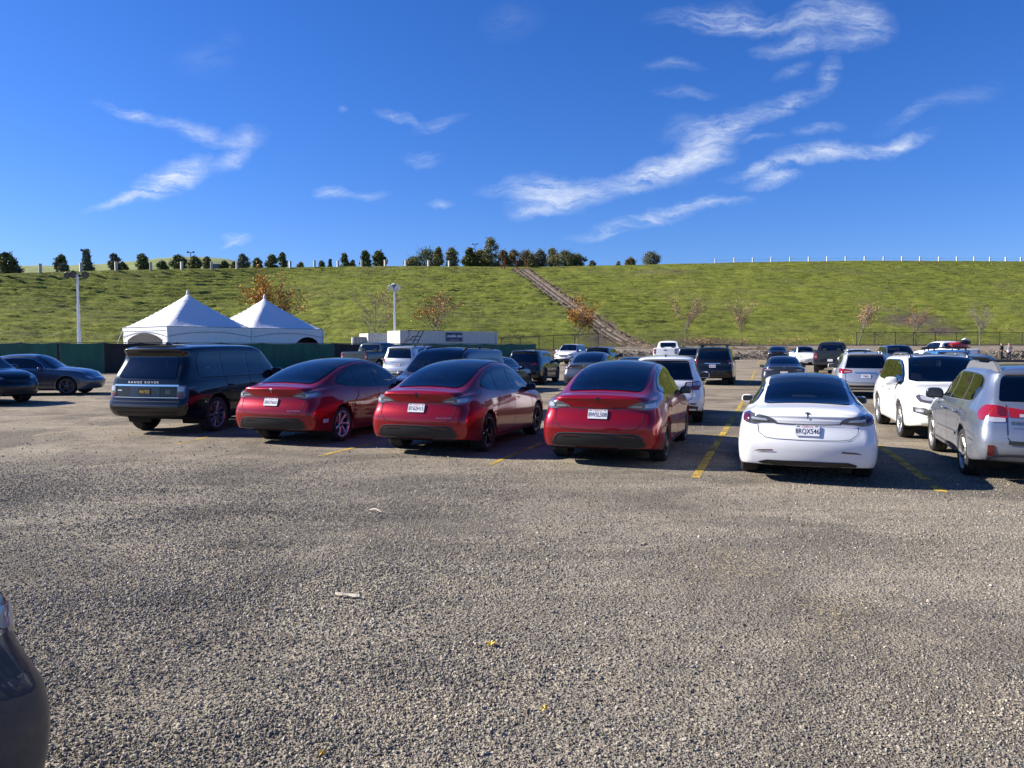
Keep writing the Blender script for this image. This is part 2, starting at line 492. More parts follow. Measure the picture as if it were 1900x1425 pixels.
    def laid(s, name, side, V2, F, m, off, parent=None, smooth=True):
        P, Nn = [], []
        for a, b in V2:
            p, n = s.hit(side, a, b); P.append(p+n*off*1.8-Vector((s.ox,0,0))); Nn.append(n)
        d = {'L': Vector((0,1,0)), 'R': Vector((0,-1,0)), 'B': Vector((-1,0,0)), 'F': Vector((1,0,0)), 'T': Vector((0,0,1))}[side]
        G = []
        for f in F:
            nn = (P[f[1]]-P[f[0]]).cross(P[f[2]]-P[f[0]]); G.append(list(f) if nn.dot(d) >= 0 else list(f)[::-1])
        me = mesh_from(name, P, G, m, True)
        if smooth:
            try: me.normals_split_custom_set_from_vertices([tuple(n) for n in Nn])
            except Exception: pass
        return s.add(name, me, parent)
    def patch(s, name, side, poly, m, off=.003, res=.045, parent=None, r=0.0, holes=()):
        if area2(poly) < 0: poly = poly[::-1]
        if r: poly = rounded(poly, r)
        B = []
        for i in range(len(poly)):
            a, b = Vector(poly[i-1]), Vector(poly[i]); k = max(1, int((b-a).length/res))
            for j in range(k): B.append(a.lerp(b, j/k))
        C = [B[0]]
        for p in B[1:]:
            if (p-C[-1]).length > .004: C.append(p)
        if (C[-1]-C[0]).length < .004: C.pop()
        nb = len(C); x0, x1 = min(p.x for p in C), max(p.x for p in C); y0, y1 = min(p.y for p in C), max(p.y for p in C)
        def inside(x, y):
            c = False
            for i in range(nb):
                a, b = C[i-1], C[i]
                if (a.y > y) != (b.y > y) and x < (b.x-a.x)*(y-a.y)/(b.y-a.y)+a.x: c = not c
            return c
        pts = list(C); ny = max(1, int((y1-y0)/res)); nx = max(1, int((x1-x0)/res))
        for i in range(1, nx):
            for j in range(1, ny):
                x, y = x0+(x1-x0)*i/nx+.003*(j % 2), y0+(y1-y0)*j/ny
                if inside(x, y) and min((Vector((x,y))-c).length for c in C) > res*.4: pts.append(Vector((x, y)))
        if holes:
            E0 = [(i, (i+1) % nb) for i in range(nb)]
            for h in holes:
                b0 = len(pts); q = []
                for i in range(len(h)):
                    a, b = Vector(h[i-1]), Vector(h[i]); k = max(1, int((b-a).length/res))
                    for j in range(k):
                        p = a.lerp(b, j/k)
                        if not q or (p-q[-1]).length > .004: q.append(p)
                if len(q) > 2 and (q[0]-q[-1]).length < .004: q.pop()
                pts += q; E0 += [(b0+i, b0+(i+1) % len(q)) for i in range(len(q))]
            V, E, F = delaunay_2d_cdt(pts, E0, [], 0, 1e-6)[:3]
            F = [f for f in F if (lambda c: inside(c.x, c.y) and not any(in_poly(h, c.x, c.y) for h in holes))(sum((Vector(V[i]) for i in f), Vector((0,0)))/len(f))]
            return s.laid(name, side, [(v.x, v.y) for v in V], F, m, off, parent)
        V, E, F = delaunay_2d_cdt(pts, [(i, (i+1) % nb) for i in range(nb)], [list(range(nb))], 1, 1e-6)[:3]
        return s.laid(name, side, [(v.x, v.y) for v in V], F, m, off, parent)
    def line(s, name, specs, m=None, off=.0025, parent=None):
        """several thin ribbons (side, points, width) in one part: shut lines, trim strips"""
        V, F, Nn = [], [], []; d = {'L': Vector((0,1,0)), 'R': Vector((0,-1,0)), 'B': Vector((-1,0,0)), 'F': Vector((1,0,0)), 'T': Vector((0,0,1))}
        for side, pts, w in specs:
            Q = []
            for i in range(len(pts)-1):
                a, b = Vector(pts[i]), Vector(pts[i+1]); k = max(1, int((b-a).length/.05))
                for j in range(k): Q.append(a.lerp(b, j/k))
            Q.append(Vector(pts[-1])); b0 = len(V)
            for i, p in enumerate(Q):
                t = (Q[min(i+1, len(Q)-1)]-Q[max(i-1, 0)]).normalized(); nn = Vector((-t.y, t.x))*w/2
                for sg in (-1, 1):
                    h, n = s.hit(side, p.x+nn.x*sg, p.y+nn.y*sg); V.append(h+n*off*1.8-Vector((s.ox,0,0))); Nn.append(n)
            for i in range(len(Q)-1):
                f = [b0+2*i, b0+2*i+1, b0+2*i+3, b0+2*i+2]
                if (V[f[1]]-V[f[0]]).cross(V[f[2]]-V[f[0]]).dot(d[side]) < 0: f = f[::-1]
                F.append(f)
        me = mesh_from(name, V, F, m or SEAM, True)
        return s.add(name, me, parent)
    def lettering(s, name, side, text, c, size, m, off=.004, flip=None, parent=None, **kw):
        V, F = text2d(text, size, **kw)
        mx = -1 if side in ('B',) else 1
        if side == 'F': mx = 1
        W = [(c[0]+x*mx, c[1]+y) for x, y in V]
        return s.laid(name, side, W, F, m, off, parent, smooth=False)
    def plate(s, side, a, b, text, style='white', tilt=True, lift=.012):
        p, n = s.hit(side, a, b); nx = Vector((n.x, 0, n.z)).normalized() if tilt else Vector((-1 if side == 'B' else 1, 0, 0))
        right = Vector((0,-1,0)) if side == 'B' else Vector((0,1,0)); up = nx.cross(right)
        if up.z < 0: up = -up
        M = Matrix((right, up, nx)).transposed().to_4x4(); M.translation = p+nx*lift-Vector((s.ox,0,0))
        w, h = .152, .076; black = style == 'black'
        base = MB().prism(rounded([(-w,-h),(w,-h),(w,h),(-w,h)], .015), M, .006)
        fr = s.add('licence_plate', base.mesh('licence_plate', PLATEBLK if black else PLATE))
        def txt(nm, t, cx, cy, sz, mm, **kw):
            V, F = text2d(t, sz, **kw); s.add(nm, mesh_from(nm, [M @ Vector((cx+x, cy+y, .0078)) for x, y in V], F, mm), fr)
        if text: txt('plate_number', text, 0, -.012, .098, INKYELLOW if black else INKBLUE, xs=.74, bold=.001)
        if style == 'white' and text:
            txt('state_name', 'California', 0, .055, .036, INKRED, shear=.25)
            q = MB()
            for sg in (-1, 1): q.box((0,0,0), (.036,.014,.002), (M @ Matrix.Translation((sg*.115,.058,.007))))
            s.add('registration_sticker', q.mesh('registration_sticker', mat('sticker_dark', (.05,.12,.16), .5)), fr)
        if not black:
            e = MB()
            for (cx, cy, sx, sy) in ((0,h-.003,2*w-.02,.004),(0,-h+.003,2*w-.02,.004)): e.box((0,0,0), (sx,sy,.004), M @ Matrix.Translation((cx,cy,.006)))
            s.add('plate_rim', e.mesh('plate_rim', mat('plate_rim', (.35,.36,.38), .4)), fr)
        return fr
    def window(s, name, side, poly, m, r=.05, frit=.045, res=.06):
        """a real opening: glass over a black border, the body skin behind it cut away at the end"""
        poly = rounded(poly, r, 5)
        if area2(poly) < 0: poly = poly[::-1]
        o = s.patch(name, side, poly, m, .006, res); s.patch('glass_border', side, poly, GLOSSBLK, .003, res, o, holes=[inset(poly, frit)]); s.cut.append((side, inset(poly, .008))); return o
    def finish(s):
        bm = bmesh.new(); bm.from_mesh(s.body_obj.data); dead = []
        D = {'L': (Vector((0,1,0)), lambda p: (p.x, p.z)), 'R': (Vector((0,-1,0)), lambda p: (p.x, p.z)), 'B': (Vector((-1,0,0)), lambda p: (p.y, p.z)), 'F': (Vector((1,0,0)), lambda p: (p.y, p.z)), 'T': (Vector((0,0,1)), lambda p: (p.x, p.y))}
        for side, poly in s.cut:
            d, f2 = D[side]; x0, x1 = min(p[0] for p in poly), max(p[0] for p in poly); y0, y1 = min(p[1] for p in poly), max(p[1] for p in poly)
            for f in bm.faces:
                if f.normal.dot(d) < .12: continue
                q = [f2(Vector((v.co.x+s.ox, v.co.y, v.co.z))) for v in f.verts]
                if all(x0 < a < x1 and y0 < b < y1 for a, b in q) and all(in_poly(poly, a, b) for a, b in q):
                    if side == 'B' and f.calc_center_median().x+s.ox > s.L*.45: continue
                    dead.append(f)
        bmesh.ops.delete(bm, geom=list(set(dead)), context='FACES'); bm.to_mesh(s.body_obj.data); bm.free()
        # seats and dashboard behind the panes
        L = s.L; sp = s.sp; f = sp.get('seat_x', .50); zb = s.T['zbelt'](L*.5); y = s.T['wr'](L*f)*.52
        def seat(x, yy, w):
            b = MB(); b.box((x+.22-s.ox, yy, .46+.0), (.52, w, .16)); M = Matrix.Rotation(rad(-16), 3, 'Y')
            b.box((x-.10-s.ox, yy, .50+(zb-.42)/2), (.14, w*.96, zb-.36), M, .86)
            for k in ((0,) if w < .7 else (-.42, .42)): b.box((x-.21-s.ox, yy+k, zb+.14), (.10,.26,.18), M, .8)
            return b
        for sg in (1, -1): s.add('front_seat', seat(L*f, sg*y, .50).mesh('front_seat', SEAT))
        if sp['L'] > 5.5 or True: s.add('rear_seat', seat(L*f-.95, 0, 1.20).mesh('rear_seat', SEAT))
        b = MB(); b.box((L*f+1.02-s.ox, 0, zb-.14), (.40, 1.30, .22), taper=.85); s.add('dashboard', b.mesh('dashboard', DASH))
        b = MB(); c = Vector((L*f+.70-s.ox, y, zb-.02)); b.tube([c+Vector((.19*cos(t)*.45, .19*sin(t), .19*cos(t)*.9)) for t in [2*pi*k/16 for k in range(17)]], .016, 6, False); b.tube([c, c+Vector((.25,0,-.08))], .03, 6); s.add('steering_wheel', b.mesh('steering_wheel', DASH, True))
    # ---- standard equipment
    def wheels(s, style, col, w=.24):
        r = s.sp['r']; hub, tyre, rim = wheels_for(style, col, r, w)
        for x in (s.sp['axr'], s.sp['axf']):
            ya = abs(s.hit('L', x, r*2+.09)[0].y)-w/2-s.sp.get('wheel_in', .02)
            for sg in (1, -1):
                o = s.add('wheel', hub, None, (x-s.ox, sg*ya, r-.004), (0, random.uniform(0, 6), 0 if sg > 0 else pi))
                mobj('tyre', tyre, o); mobj('rim', rim, o)
    def side_glass(s, poly, cuts, trim=GLOSSBLK, pane=GLASS, gap=.022, ins=.02, r=.05, sides='LR', chrome=None):
        poly = rounded(poly, r, 5)
        for sd in sides:
            panes = []; xs = [min(p[0] for p in poly)-.1]+list(cuts)+[max(p[0] for p in poly)+.1]
            for a, b in zip(xs[:-1], xs[1:]):
                q = clip_x(inset(poly, ins), a+(gap if a != xs[0] else 0), b-(gap if b != xs[-1] else 0))
                if len(q) > 2 and abs(area2(q)) > .01: panes.append(q)
            s.patch('window_trim', sd, poly, trim, .0025, .07, holes=[inset(q, .034) for q in panes if abs(area2(inset(q, .034))) > .01])
            for k, q in enumerate(panes):
                s.patch('side_window', sd, q, (PANE if k == len(panes)-1 else PRIVACY) if pane is GLASS else pane, .0055, .07); s.cut.append((sd, inset(q, .006)))
        if chrome:
            P = inset(poly, -.004); P = P+[P[0]]; lo = max(p[1] for p in P)
            s.line('window_chrome', [(sd, P, chrome) for sd in sides], CHROME, .005)
    def mirrors(s, x, z, m=None, size=1.0, out=.10, stalk=True):
        for sg in (1, -1):
            y0 = abs(s.hit('L', x, z-.03)[0].y); c = Vector((x-s.ox, sg*(y0+out), z+.02*size)); b = MB()
            n, k = 14, 9; base = len(b.v)
            for i in range(k+1):
                th = -pi/2+pi*i/k
                for j in range(n):
                    ph = 2*pi*j/n; f = lambda v, e: (1 if v >= 0 else -1)*abs(v)**e
                    xx = f(cos(th), .6)*f(cos(ph), .55); yy = f(cos(th), .6)*f(sin(ph), .55); zz = f(sin(th), .7)
                    xx = xx*.085*size; xx = xx*.45 if xx < 0 else xx
                    b.v.append(c+Vector((xx, yy*.125*size*(1-.12*zz), zz*.082*size)))
            for i in range(k):
                for j in range(n): b.f.append([base+i*n+j, base+i*n+(j+1) % n, base+(i+1)*n+(j+1) % n, base+(i+1)*n+j])
            o = s.add('wing_mirror', b.mesh('wing_mirror', m or s.paint, True))
            g = MB(); P = rounded([(-.10*size,-.06*size),(.10*size,-.06*size),(.10*size,.06*size),(-.10*size,.06*size)], .03)
            Mx = Matrix(((0,0,-1),(1,0,0),(0,1,0))).to_4x4(); Mx.translation = c+Vector((-.040*size,0,0))
            g.prism(P, Mx, .004); s.add('mirror_glass', g.mesh('mirror_glass', CHROME if False else GLASSG), o)
            if stalk:
                t = MB(); t.tube([(x+.02-s.ox, sg*(y0-.03), z-.05), (x+.02-s.ox, sg*(y0+out*.8), z-.03)], [.032,.022], 8); s.add('mirror_stalk', t.mesh('mirror_stalk', BLACK, True), o)
    def handles(s, pts, m=None, flush=False):
        q = MB()
        for x, z in pts:
            for sd, sg in (('L', 1), ('R', -1)):
                p, n = s.hit(sd, x, z)
                if flush: q.box((p.x-s.ox, p.y+sg*.002, p.z), (.20,.008,.022))
                else:
                    b = p-Vector((s.ox,0,0)); q.tube([b+Vector((-.10,sg*.004,0)), b+Vector((-.085,sg*.035,0)), b+Vector((.085,sg*.04,.0)), b+Vector((.10,sg*.004,0))], [.012,.015,.015,.012], 8)
        for k in range(len(pts)): pass
        # every handle is a part of its own
        per = len(q.v)//(2*len(pts)); pf = len(q.f)//(2*len(pts))
        for k in range(2*len(pts)):
            v = q.v[k*per:(k+1)*per]; f = [[i-k*per for i in g] for g in q.f[k*pf:(k+1)*pf]]
            s.add('door_handle', mesh_from('door_handle', v, f, m or s.paint, not flush))
    def seams(s, side_lines, rear_lines=(), top_lines=(), w=.011):
        L = []
        for P in side_lines:
            for sd in 'LR': L.append((sd, P, w))
        for P in rear_lines: L.append(('B', P, w))
        for P in top_lines: L.append(('T', P, w))
        s.line('panel_gap', L)
    def pair(s, name, side, poly, m, off=.004, r=.02, parents=None, res=.024):
        out = []; s.maxd = .36
        for k, P in enumerate((poly, mirror2(poly))):
            out.append(s.patch(name, side, P, m, off, res, parents[k] if parents else None, r))
        s.maxd = None; return out
    def rails(s, x0, x1, y, h=.05, rad_=.02, m=None, name='roof_rail', feet=2, chunky=0):
        for sg in (1, -1):
            P = []
            for k in range(15):
                x = x0+(x1-x0)*k/14; e = min(1, min(k, 14-k)/1.5); p, n = s.hit('T', x, sg*y)
                P.append((x-s.ox, sg*y, p.z+h*e+.004))
            b = MB(); b.tube(P, rad_, 8)
            for k in range(feet+1):
                x = x0+.1+(x1-x0-.2)*k/feet; p, n = s.hit('T', x, sg*y); b.box((x-s.ox, sg*y, p.z+h/2), (.12, rad_*1.8, h+.01), taper=.7)
            s.add(name, b.mesh(name, m or BLACK, True))
    def antenna_fin(s, x, m=None):
        p, n = s.hit('T', x, 0); b = MB(); z = p.z; X = x-s.ox
        for sg in (0,): pass
        b.v = [Vector(v) for v in ((X-.09,-.03,z-.01),(X-.09,.03,z-.01),(X+.12,.02,z-.012),(X+.12,-.02,z-.012),(X-.07,0,z+.065),(X-.02,0,z+.06))]
        b.f = [[0,4,1],[1,4,5,2],[0,3,5,4],[3,2,5]]
        s.add('antenna_fin', b.mesh('antenna_fin', m or GLOSSBLK, False))
    def place(s, px, Y, heading, ref='r', z=0.0):
        """put the rear (r), front (f) or middle (c) of the car over the ground under photo column px at distance Y; heading clockwise from +Y in degrees"""
        s.finish()
        h = rad(heading); hv = Vector((sin(h), cos(h), 0)); p = Vector(((px-950)/FPX*Y, Y, 0))
        k = {'r': s.L/2, 'c': 0.0, 'f': -s.L/2}[ref]
        c = p+hv*k; c.z = gz(c.x, c.y)+z; s.root.location = c; s.root.rotation_euler = (0, 0, pi/2-h); return s
    def report(s):
        M = Matrix.Translation(s.root.location) @ Matrix.Rotation(s.root.rotation_euler.z, 4, 'Z')
        q = [proj(M @ (v-Vector((s.ox,0,0)))) for v in s.bvv[::7]]
        return tuple(round(f(c[k] for c in q)) for k, f in ((0, min), (1, min), (0, max), (1, max)))
# ================================================================ body tables (metres from the tail, looking forward)
def spec(**k): return k
CROSS = spec(L=4.75, axr=.985, axf=3.875, r=.352, gap=.035, fade_r=.65, fade_f=.55, bulge_r=.085, bulge_f=.16,
  zt=[(0,1.085),(.06,1.118),(.16,1.135),(.3,1.15),(.45,1.195),(.8,1.335),(1.2,1.465),(1.6,1.558),(2.0,1.61),(2.35,1.624),(2.7,1.60),(3.0,1.535),(3.3,1.41),(3.6,1.25),(3.85,1.10),(4.0,1.03),(4.3,.955),(4.55,.86),(4.7,.76),(4.75,.70)],
  zbelt=[(0,.985),(.3,1.03),(.8,1.035),(1.5,1.0),(2.5,.965),(3.5,.95),(3.9,.93),(4.3,.86),(4.6,.76),(4.75,.64)],
  wb=[(0,.735),(.08,.79),(.3,.845),(.8,.89),(1.5,.885),(2.5,.90),(3.5,.885),(4.0,.86),(4.4,.80),(4.6,.70),(4.75,.50)],
  wm=[(0,.825),(.04,.875),(.10,.91),(.28,.945),(.55,.96),(.95,.962),(1.6,.940),(2.5,.935),(3.4,.945),(3.9,.955),(4.3,.92),(4.55,.82),(4.7,.68),(4.75,.56)],
  zm=[(0,.54),(.5,.60),(1,.70),(2.5,.64),(3.9,.68),(4.75,.5)], zb=[(0,.30),(.3,.26),(.6,.22),(1.5,.19),(3.5,.19),(4.4,.21),(4.75,.27)],
  drop=[(0,.035),(.3,.05),(.8,.11),(1.2,.10),(2.0,.085),(2.7,.09),(3.2,.11),(3.6,.12),(3.9,.09),(4.3,.05),(4.75,.03)],
  wr=[(0,.62),(.15,.66),(.4,.70),(.8,.70),(1.2,.675),(1.8,.635),(2.4,.62),(3.0,.64),(3.4,.70),(3.7,.74),(4.0,.72),(4.4,.62),(4.75,.40)],
  xr=[(.2,.10),(.28,.065),(.45,.012),(.58,0),(.70,.012),(.80,.06),(.90,.09),(.96,.085),(1.04,.05),(1.10,.0),(1.12,.0)],
  xf=[(.2,-.12),(.4,-.02),(.55,0),(.75,-.08)])
SEDAN = spec(L=4.69, axr=.99, axf=3.865, r=.335, gap=.035, fade_r=.6, fade_f=.5, bulge_r=.10, bulge_f=.16,
  zt=[(0,.955),(.05,1.0),(.15,1.028),(.35,1.045),(.55,1.06),(.75,1.10),(1.1,1.225),(1.5,1.345),(1.9,1.42),(2.25,1.442),(2.6,1.425),(2.9,1.365),(3.2,1.24),(3.5,1.08),(3.72,.975),(4.0,.92),(4.3,.845),(4.55,.75),(4.65,.67),(4.69,.60)],
  zbelt=[(0,.86),(.15,.90),(.5,.925),(1.0,.93),(2,.905),(3,.875),(3.6,.86),(4.0,.83),(4.4,.76),(4.69,.54)],
  wb=[(0,.745),(.06,.79),(.2,.825),(.6,.855),(1.2,.857),(2.4,.865),(3.4,.85),(3.9,.84),(4.3,.78),(4.55,.67),(4.69,.48)],
  wm=[(0,.79),(.05,.84),(.12,.875),(.3,.905),(.6,.918),(1.0,.925),(2.3,.915),(3.4,.915),(3.9,.92),(4.3,.885),(4.5,.80),(4.65,.66),(4.69,.56)],
  zm=[(0,.50),(.5,.54),(1,.61),(2.5,.58),(3.9,.61),(4.69,.46)], zb=[(0,.25),(.5,.2),(1.5,.16),(3.5,.16),(4.4,.17),(4.69,.22)],
  drop=[(0,.03),(.3,.04),(.6,.05),(1.0,.10),(1.5,.095),(2.2,.08),(2.8,.095),(3.3,.115),(3.6,.08),(4.2,.05),(4.69,.03)],
  wr=[(0,.60),(.2,.64),(.5,.67),(.9,.64),(1.4,.60),(2.0,.575),(2.6,.585),(3.1,.64),(3.5,.71),(3.8,.72),(4.3,.62),(4.69,.40)],
  xr=[(.18,.09),(.28,.045),(.42,.012),(.54,0),(.64,.015),(.72,.05),(.82,.075),(.90,.055),(.97,.01),(1.0,.0)],
  xf=[(.2,-.1),(.4,-.02),(.5,0),(.7,-.08)])
def vary(sp, **k):
    q = dict(sp); q.update(k); return q
NOTCH = vary(SEDAN, zt=[(0,1.00),(.05,1.035),(.2,1.06),(.45,1.075),(.62,1.085),(.80,1.13),(1.1,1.27),(1.45,1.38),(1.9,1.435),(2.3,1.442),(2.6,1.415),(2.9,1.32),(3.15,1.16),(3.35,1.04),(3.5,.995),(3.9,.95),(4.3,.88),(4.55,.78),(4.65,.69),(4.69,.62)],
  zbelt=[(0,.89),(.15,.93),(.5,.96),(1.0,.955),(2,.935),(3,.91),(3.4,.90),(4.0,.86),(4.4,.79),(4.69,.56)])
LUX = spec(L=5.0, axr=1.07, axf=3.99, r=.392, gap=.05, fade_r=.75, fade_f=.55, bulge_r=.07, bulge_f=.12, shoulder=.35, sh_z=.2, roof_k=.62, under_w=1.3,
  zt=[(0,1.795),(.25,1.825),(.6,1.845),(1,1.86),(2,1.872),(2.75,1.862),(3.02,1.83),(3.25,1.71),(3.55,1.47),(3.8,1.275),(4.0,1.21),(4.5,1.16),(4.8,1.09),(4.93,1.0),(5.0,.90)],
  zbelt=[(0,1.15),(1,1.17),(3.8,1.14),(4.2,1.10),(4.7,1.02),(5,.82)],
  wb=[(0,.82),(.04,.855),(.15,.90),(.5,.93),(1,.94),(3.5,.94),(4.2,.92),(4.7,.85),(4.92,.74),(5,.62)],
  wm=[(0,.87),(.04,.92),(.12,.96),(.4,.992),(1,.998),(2.5,.985),(4,.995),(4.6,.93),(4.9,.80),(5,.68)],
  zm=[(0,.66),(.5,.8),(4,.8),(5,.6)], zb=[(0,.40),(.4,.33),(.9,.28),(3.8,.28),(4.6,.32),(5,.40)],
  drop=[(0,.06),(.5,.065),(2.5,.065),(3.2,.085),(3.6,.09),(3.85,.08),(4.5,.05),(5,.04)],
  wr=[(0,.71),(.2,.76),(1,.785),(2.5,.775),(3.2,.78),(3.6,.80),(3.9,.82),(4.5,.76),(5,.5)],
  xr=[(.35,.14),(.45,.06),(.58,.0),(.68,0),(.72,.05),(.95,.06),(1.10,.07),(1.20,.085),(1.26,.115),(1.70,.34),(1.76,.28),(1.80,.24)],
  xf=[(.3,-.14),(.5,-.02),(.7,0),(.95,-.05)])
LUX_S = vary(LUX, zt=[(x, v*1.03) for x, v in LUX['zt']], wm=[(x, v*1.01) for x, v in LUX['wm']])
WAGON = spec(L=4.78, axr=1.03, axf=3.775, r=.345, gap=.055, fade_r=.85, fade_f=.5, bulge_r=.10, bulge_f=.15, shoulder=.45, sh_z=.22,
  zt=[(0,1.545),(.2,1.568),(.5,1.585),(1,1.605),(2,1.612),(2.4,1.59),(2.7,1.52),(3.0,1.38),(3.3,1.21),(3.55,1.075),(3.7,1.035),(4.0,.99),(4.4,.90),(4.62,.80),(4.78,.66)],
  zbelt=[(0,1.0),(.5,1.03),(1.0,1.03),(2,1.005),(3.4,.97),(3.8,.93),(4.3,.85),(4.6,.74),(4.78,.58)],
  wb=[(0,.73),(.06,.765),(.25,.81),(.8,.845),(2.4,.855),(3.4,.845),(3.9,.83),(4.3,.77),(4.6,.66),(4.78,.46)],
  wm=[(0,.80),(.05,.845),(.15,.88),(.4,.905),(1.0,.92),(1.5,.90),(2.4,.895),(3.3,.90),(3.8,.918),(4.2,.88),(4.55,.77),(4.7,.65),(4.78,.54)],
  zm=[(0,.60),(1,.70),(2.5,.64),(3.8,.68),(4.78,.5)], zb=[(0,.34),(.5,.28),(1.5,.25),(3.3,.25),(4.3,.25),(4.78,.30)],
  drop=[(0,.05),(.5,.07),(2.0,.075),(2.6,.095),(3.2,.11),(3.5,.09),(3.9,.05),(4.78,.03)],
  wr=[(0,.58),(.3,.63),(1,.645),(2.0,.63),(2.6,.65),(3.1,.70),(3.5,.73),(3.8,.72),(4.3,.62),(4.78,.38)],
  xr=[(.28,.12),(.40,.03),(.52,0),(.66,.0),(.74,.05),(.90,.075),(1.02,.11),(1.10,.16),(1.47,.50),(1.53,.46),(1.56,.42)],
  xf=[(.2,-.1),(.4,-.02),(.5,0),(.7,-.08)])
SUV = spec(L=4.90, axr=1.03, axf=3.88, r=.375, gap=.05, fade_r=.8, fade_f=.55, bulge_r=.09, bulge_f=.16, shoulder=.42, sh_z=.22, roof_k=.6,
  zt=[(0,1.665),(.2,1.69),(.5,1.705),(1.2,1.725),(2.2,1.73),(2.6,1.71),(2.9,1.645),(3.2,1.49),(3.5,1.30),(3.72,1.17),(3.85,1.13),(4.1,1.11),(4.5,1.05),(4.75,.96),(4.86,.87),(4.90,.78)],
  zbelt=[(0,1.04),(.5,1.10),(1.0,1.10),(2,1.06),(3.5,1.03),(3.9,1.01),(4.4,.95),(4.7,.84),(4.9,.66)],
  wb=[(0,.77),(.06,.81),(.25,.865),(.8,.90),(2.4,.905),(3.5,.90),(4.0,.885),(4.4,.83),(4.7,.73),(4.9,.52)],
  wm=[(0,.83),(.05,.885),(.15,.925),(.4,.955),(1.0,.972),(1.6,.95),(2.5,.945),(3.4,.955),(3.9,.97),(4.3,.935),(4.65,.83),(4.83,.70),(4.9,.58)],
  zm=[(0,.66),(1,.78),(2.5,.7),(3.9,.76),(4.9,.56)], zb=[(0,.36),(.5,.30),(1.5,.26),(3.5,.26),(4.4,.28),(4.9,.34)],
  drop=[(0,.06),(.5,.08),(2.2,.085),(2.8,.10),(3.3,.11),(3.7,.08),(4.2,.05),(4.9,.04)],
  wr=[(0,.63),(.3,.68),(1,.70),(2.2,.685),(2.8,.70),(3.3,.75),(3.7,.79),(4.0,.78),(4.4,.68),(4.9,.42)],
  xr=[(.28,.12),(.42,.03),(.55,0),(.70,.01),(.80,.05),(1.0,.08),(1.10,.12),(1.58,.42),(1.65,.36),(1.70,.32)],
  xf=[(.25,-.12),(.4,-.02),(.6,0),(.85,-.06)])
BOXSUV = vary(SUV, L=5.0, r=.385, axr=1.1, axf=3.98, fade_r=.6, zt=[(0,1.80),(.2,1.83),(.5,1.85),(2.2,1.875),(2.7,1.85),(2.95,1.79),(3.25,1.60),(3.55,1.36),(3.75,1.22),(3.9,1.17),(4.3,1.14),(4.7,1.08),(4.88,.99),(4.96,.90),(5.0,.80)],
  zbelt=[(0,1.14),(.5,1.18),(2,1.15),(3.6,1.12),(4.0,1.07),(4.5,.98),(4.8,.85),(5.0,.68)], zm=[(0,.7),(2.5,.78),(5,.6)],
  wr=[(0,.68),(.3,.74),(2.2,.73),(2.8,.74),(3.3,.78),(3.7,.80),(4.0,.79),(4.5,.70),(5.0,.42)],
  wb=[(0,.82),(.06,.86),(.25,.905),(.8,.925),(3.5,.925),(4.0,.90),(4.5,.84),(4.8,.73),(5.0,.52)],
  xr=[(.28,.10),(.42,.02),(.55,0),(.78,.01),(.82,.05),(1.1,.07),(1.2,.10),(1.72,.24),(1.78,.2),(1.84,.17)])
PICKUP = spec(L=5.75, axr=1.22, axf=4.80, r=.395, gap=.075, fade_r=.3, fade_f=.5, bulge_r=.03, bulge_f=.12, shoulder=.4, sh_z=.2, roof_k=.6, kinks=(1.80,), under_w=1.3,
  zt=[(0,1.30),(.05,1.325),(1.70,1.335),(1.76,1.36),(1.90,1.83),(2.05,1.885),(2.8,1.91),(3.3,1.885),(3.6,1.80),(3.9,1.60),(4.2,1.38),(4.35,1.29),(4.6,1.26),(5.2,1.22),(5.55,1.14),(5.7,1.02),(5.75,.92)],
  zbelt=[(0,1.22),(1.7,1.23),(2.2,1.23),(4.2,1.21),(4.6,1.16),(5.3,1.08),(5.75,.82)],
  wb=[(0,.90),(.04,.92),(.2,.93),(1.7,.94),(4.2,.93),(5.2,.90),(5.6,.80),(5.75,.66)],
  wm=[(0,.93),(.04,.95),(.2,.965),(1,.985),(2.2,.97),(4,.97),(4.8,.99),(5.3,.94),(5.6,.84),(5.75,.72)],
  zm=[(0,.85),(5.75,.7)], zb=[(0,.52),(.4,.48),(1.8,.42),(4.2,.40),(5.2,.38),(5.75,.42)],
  drop=[(0,.022),(1.70,.022),(1.78,.03),(1.95,.09),(3.2,.095),(3.8,.11),(4.2,.08),(4.6,.05),(5.75,.04)],
  wr=[(0,.87),(1.7,.88),(1.78,.84),(1.92,.72),(2.2,.70),(3.2,.70),(3.8,.76),(4.2,.81),(4.7,.80),(5.75,.5)],
  xr=[(.4,.06),(.6,.0),(1.3,.01)], xf=[(.3,-.12),(.5,-.02),(.8,0),(1.05,-.05)])
def scaled(sp, sx=1, sy=1, sz=1):
    q = dict(sp)
    for k in ('L','axr','axf','fade_r','fade_f'): q[k] = sp[k]*sx
    if 'kinks' in sp: q['kinks'] = [v*sx for v in sp['kinks']]
    for k in ('zt','zbelt','zm','zb','drop'): q[k] = [(x*sx, v*sz) for x, v in sp[k]]
    for k in ('wb','wm','wr'): q[k] = [(x*sx, v*sy) for x, v in sp[k]]
    for k in ('xr','xf'): q[k] = [(z*sz, v*sx) for z, v in sp[k]]
    q['k'] = (sx, sy, sz); return q
class SC2:
    """scale 2d outlines together with a scaled body"""
    def __init__(s, sp): s.k = sp.get('k', (1,1,1))
    def s(s, P): return [(a*s.k[0], b*s.k[2]) for a, b in P]
    def b(s, P): return [(a*s.k[1], b*s.k[2]) for a, b in P]
    def t(s, P): return [(a*s.k[0], b*s.k[1]) for a, b in P]

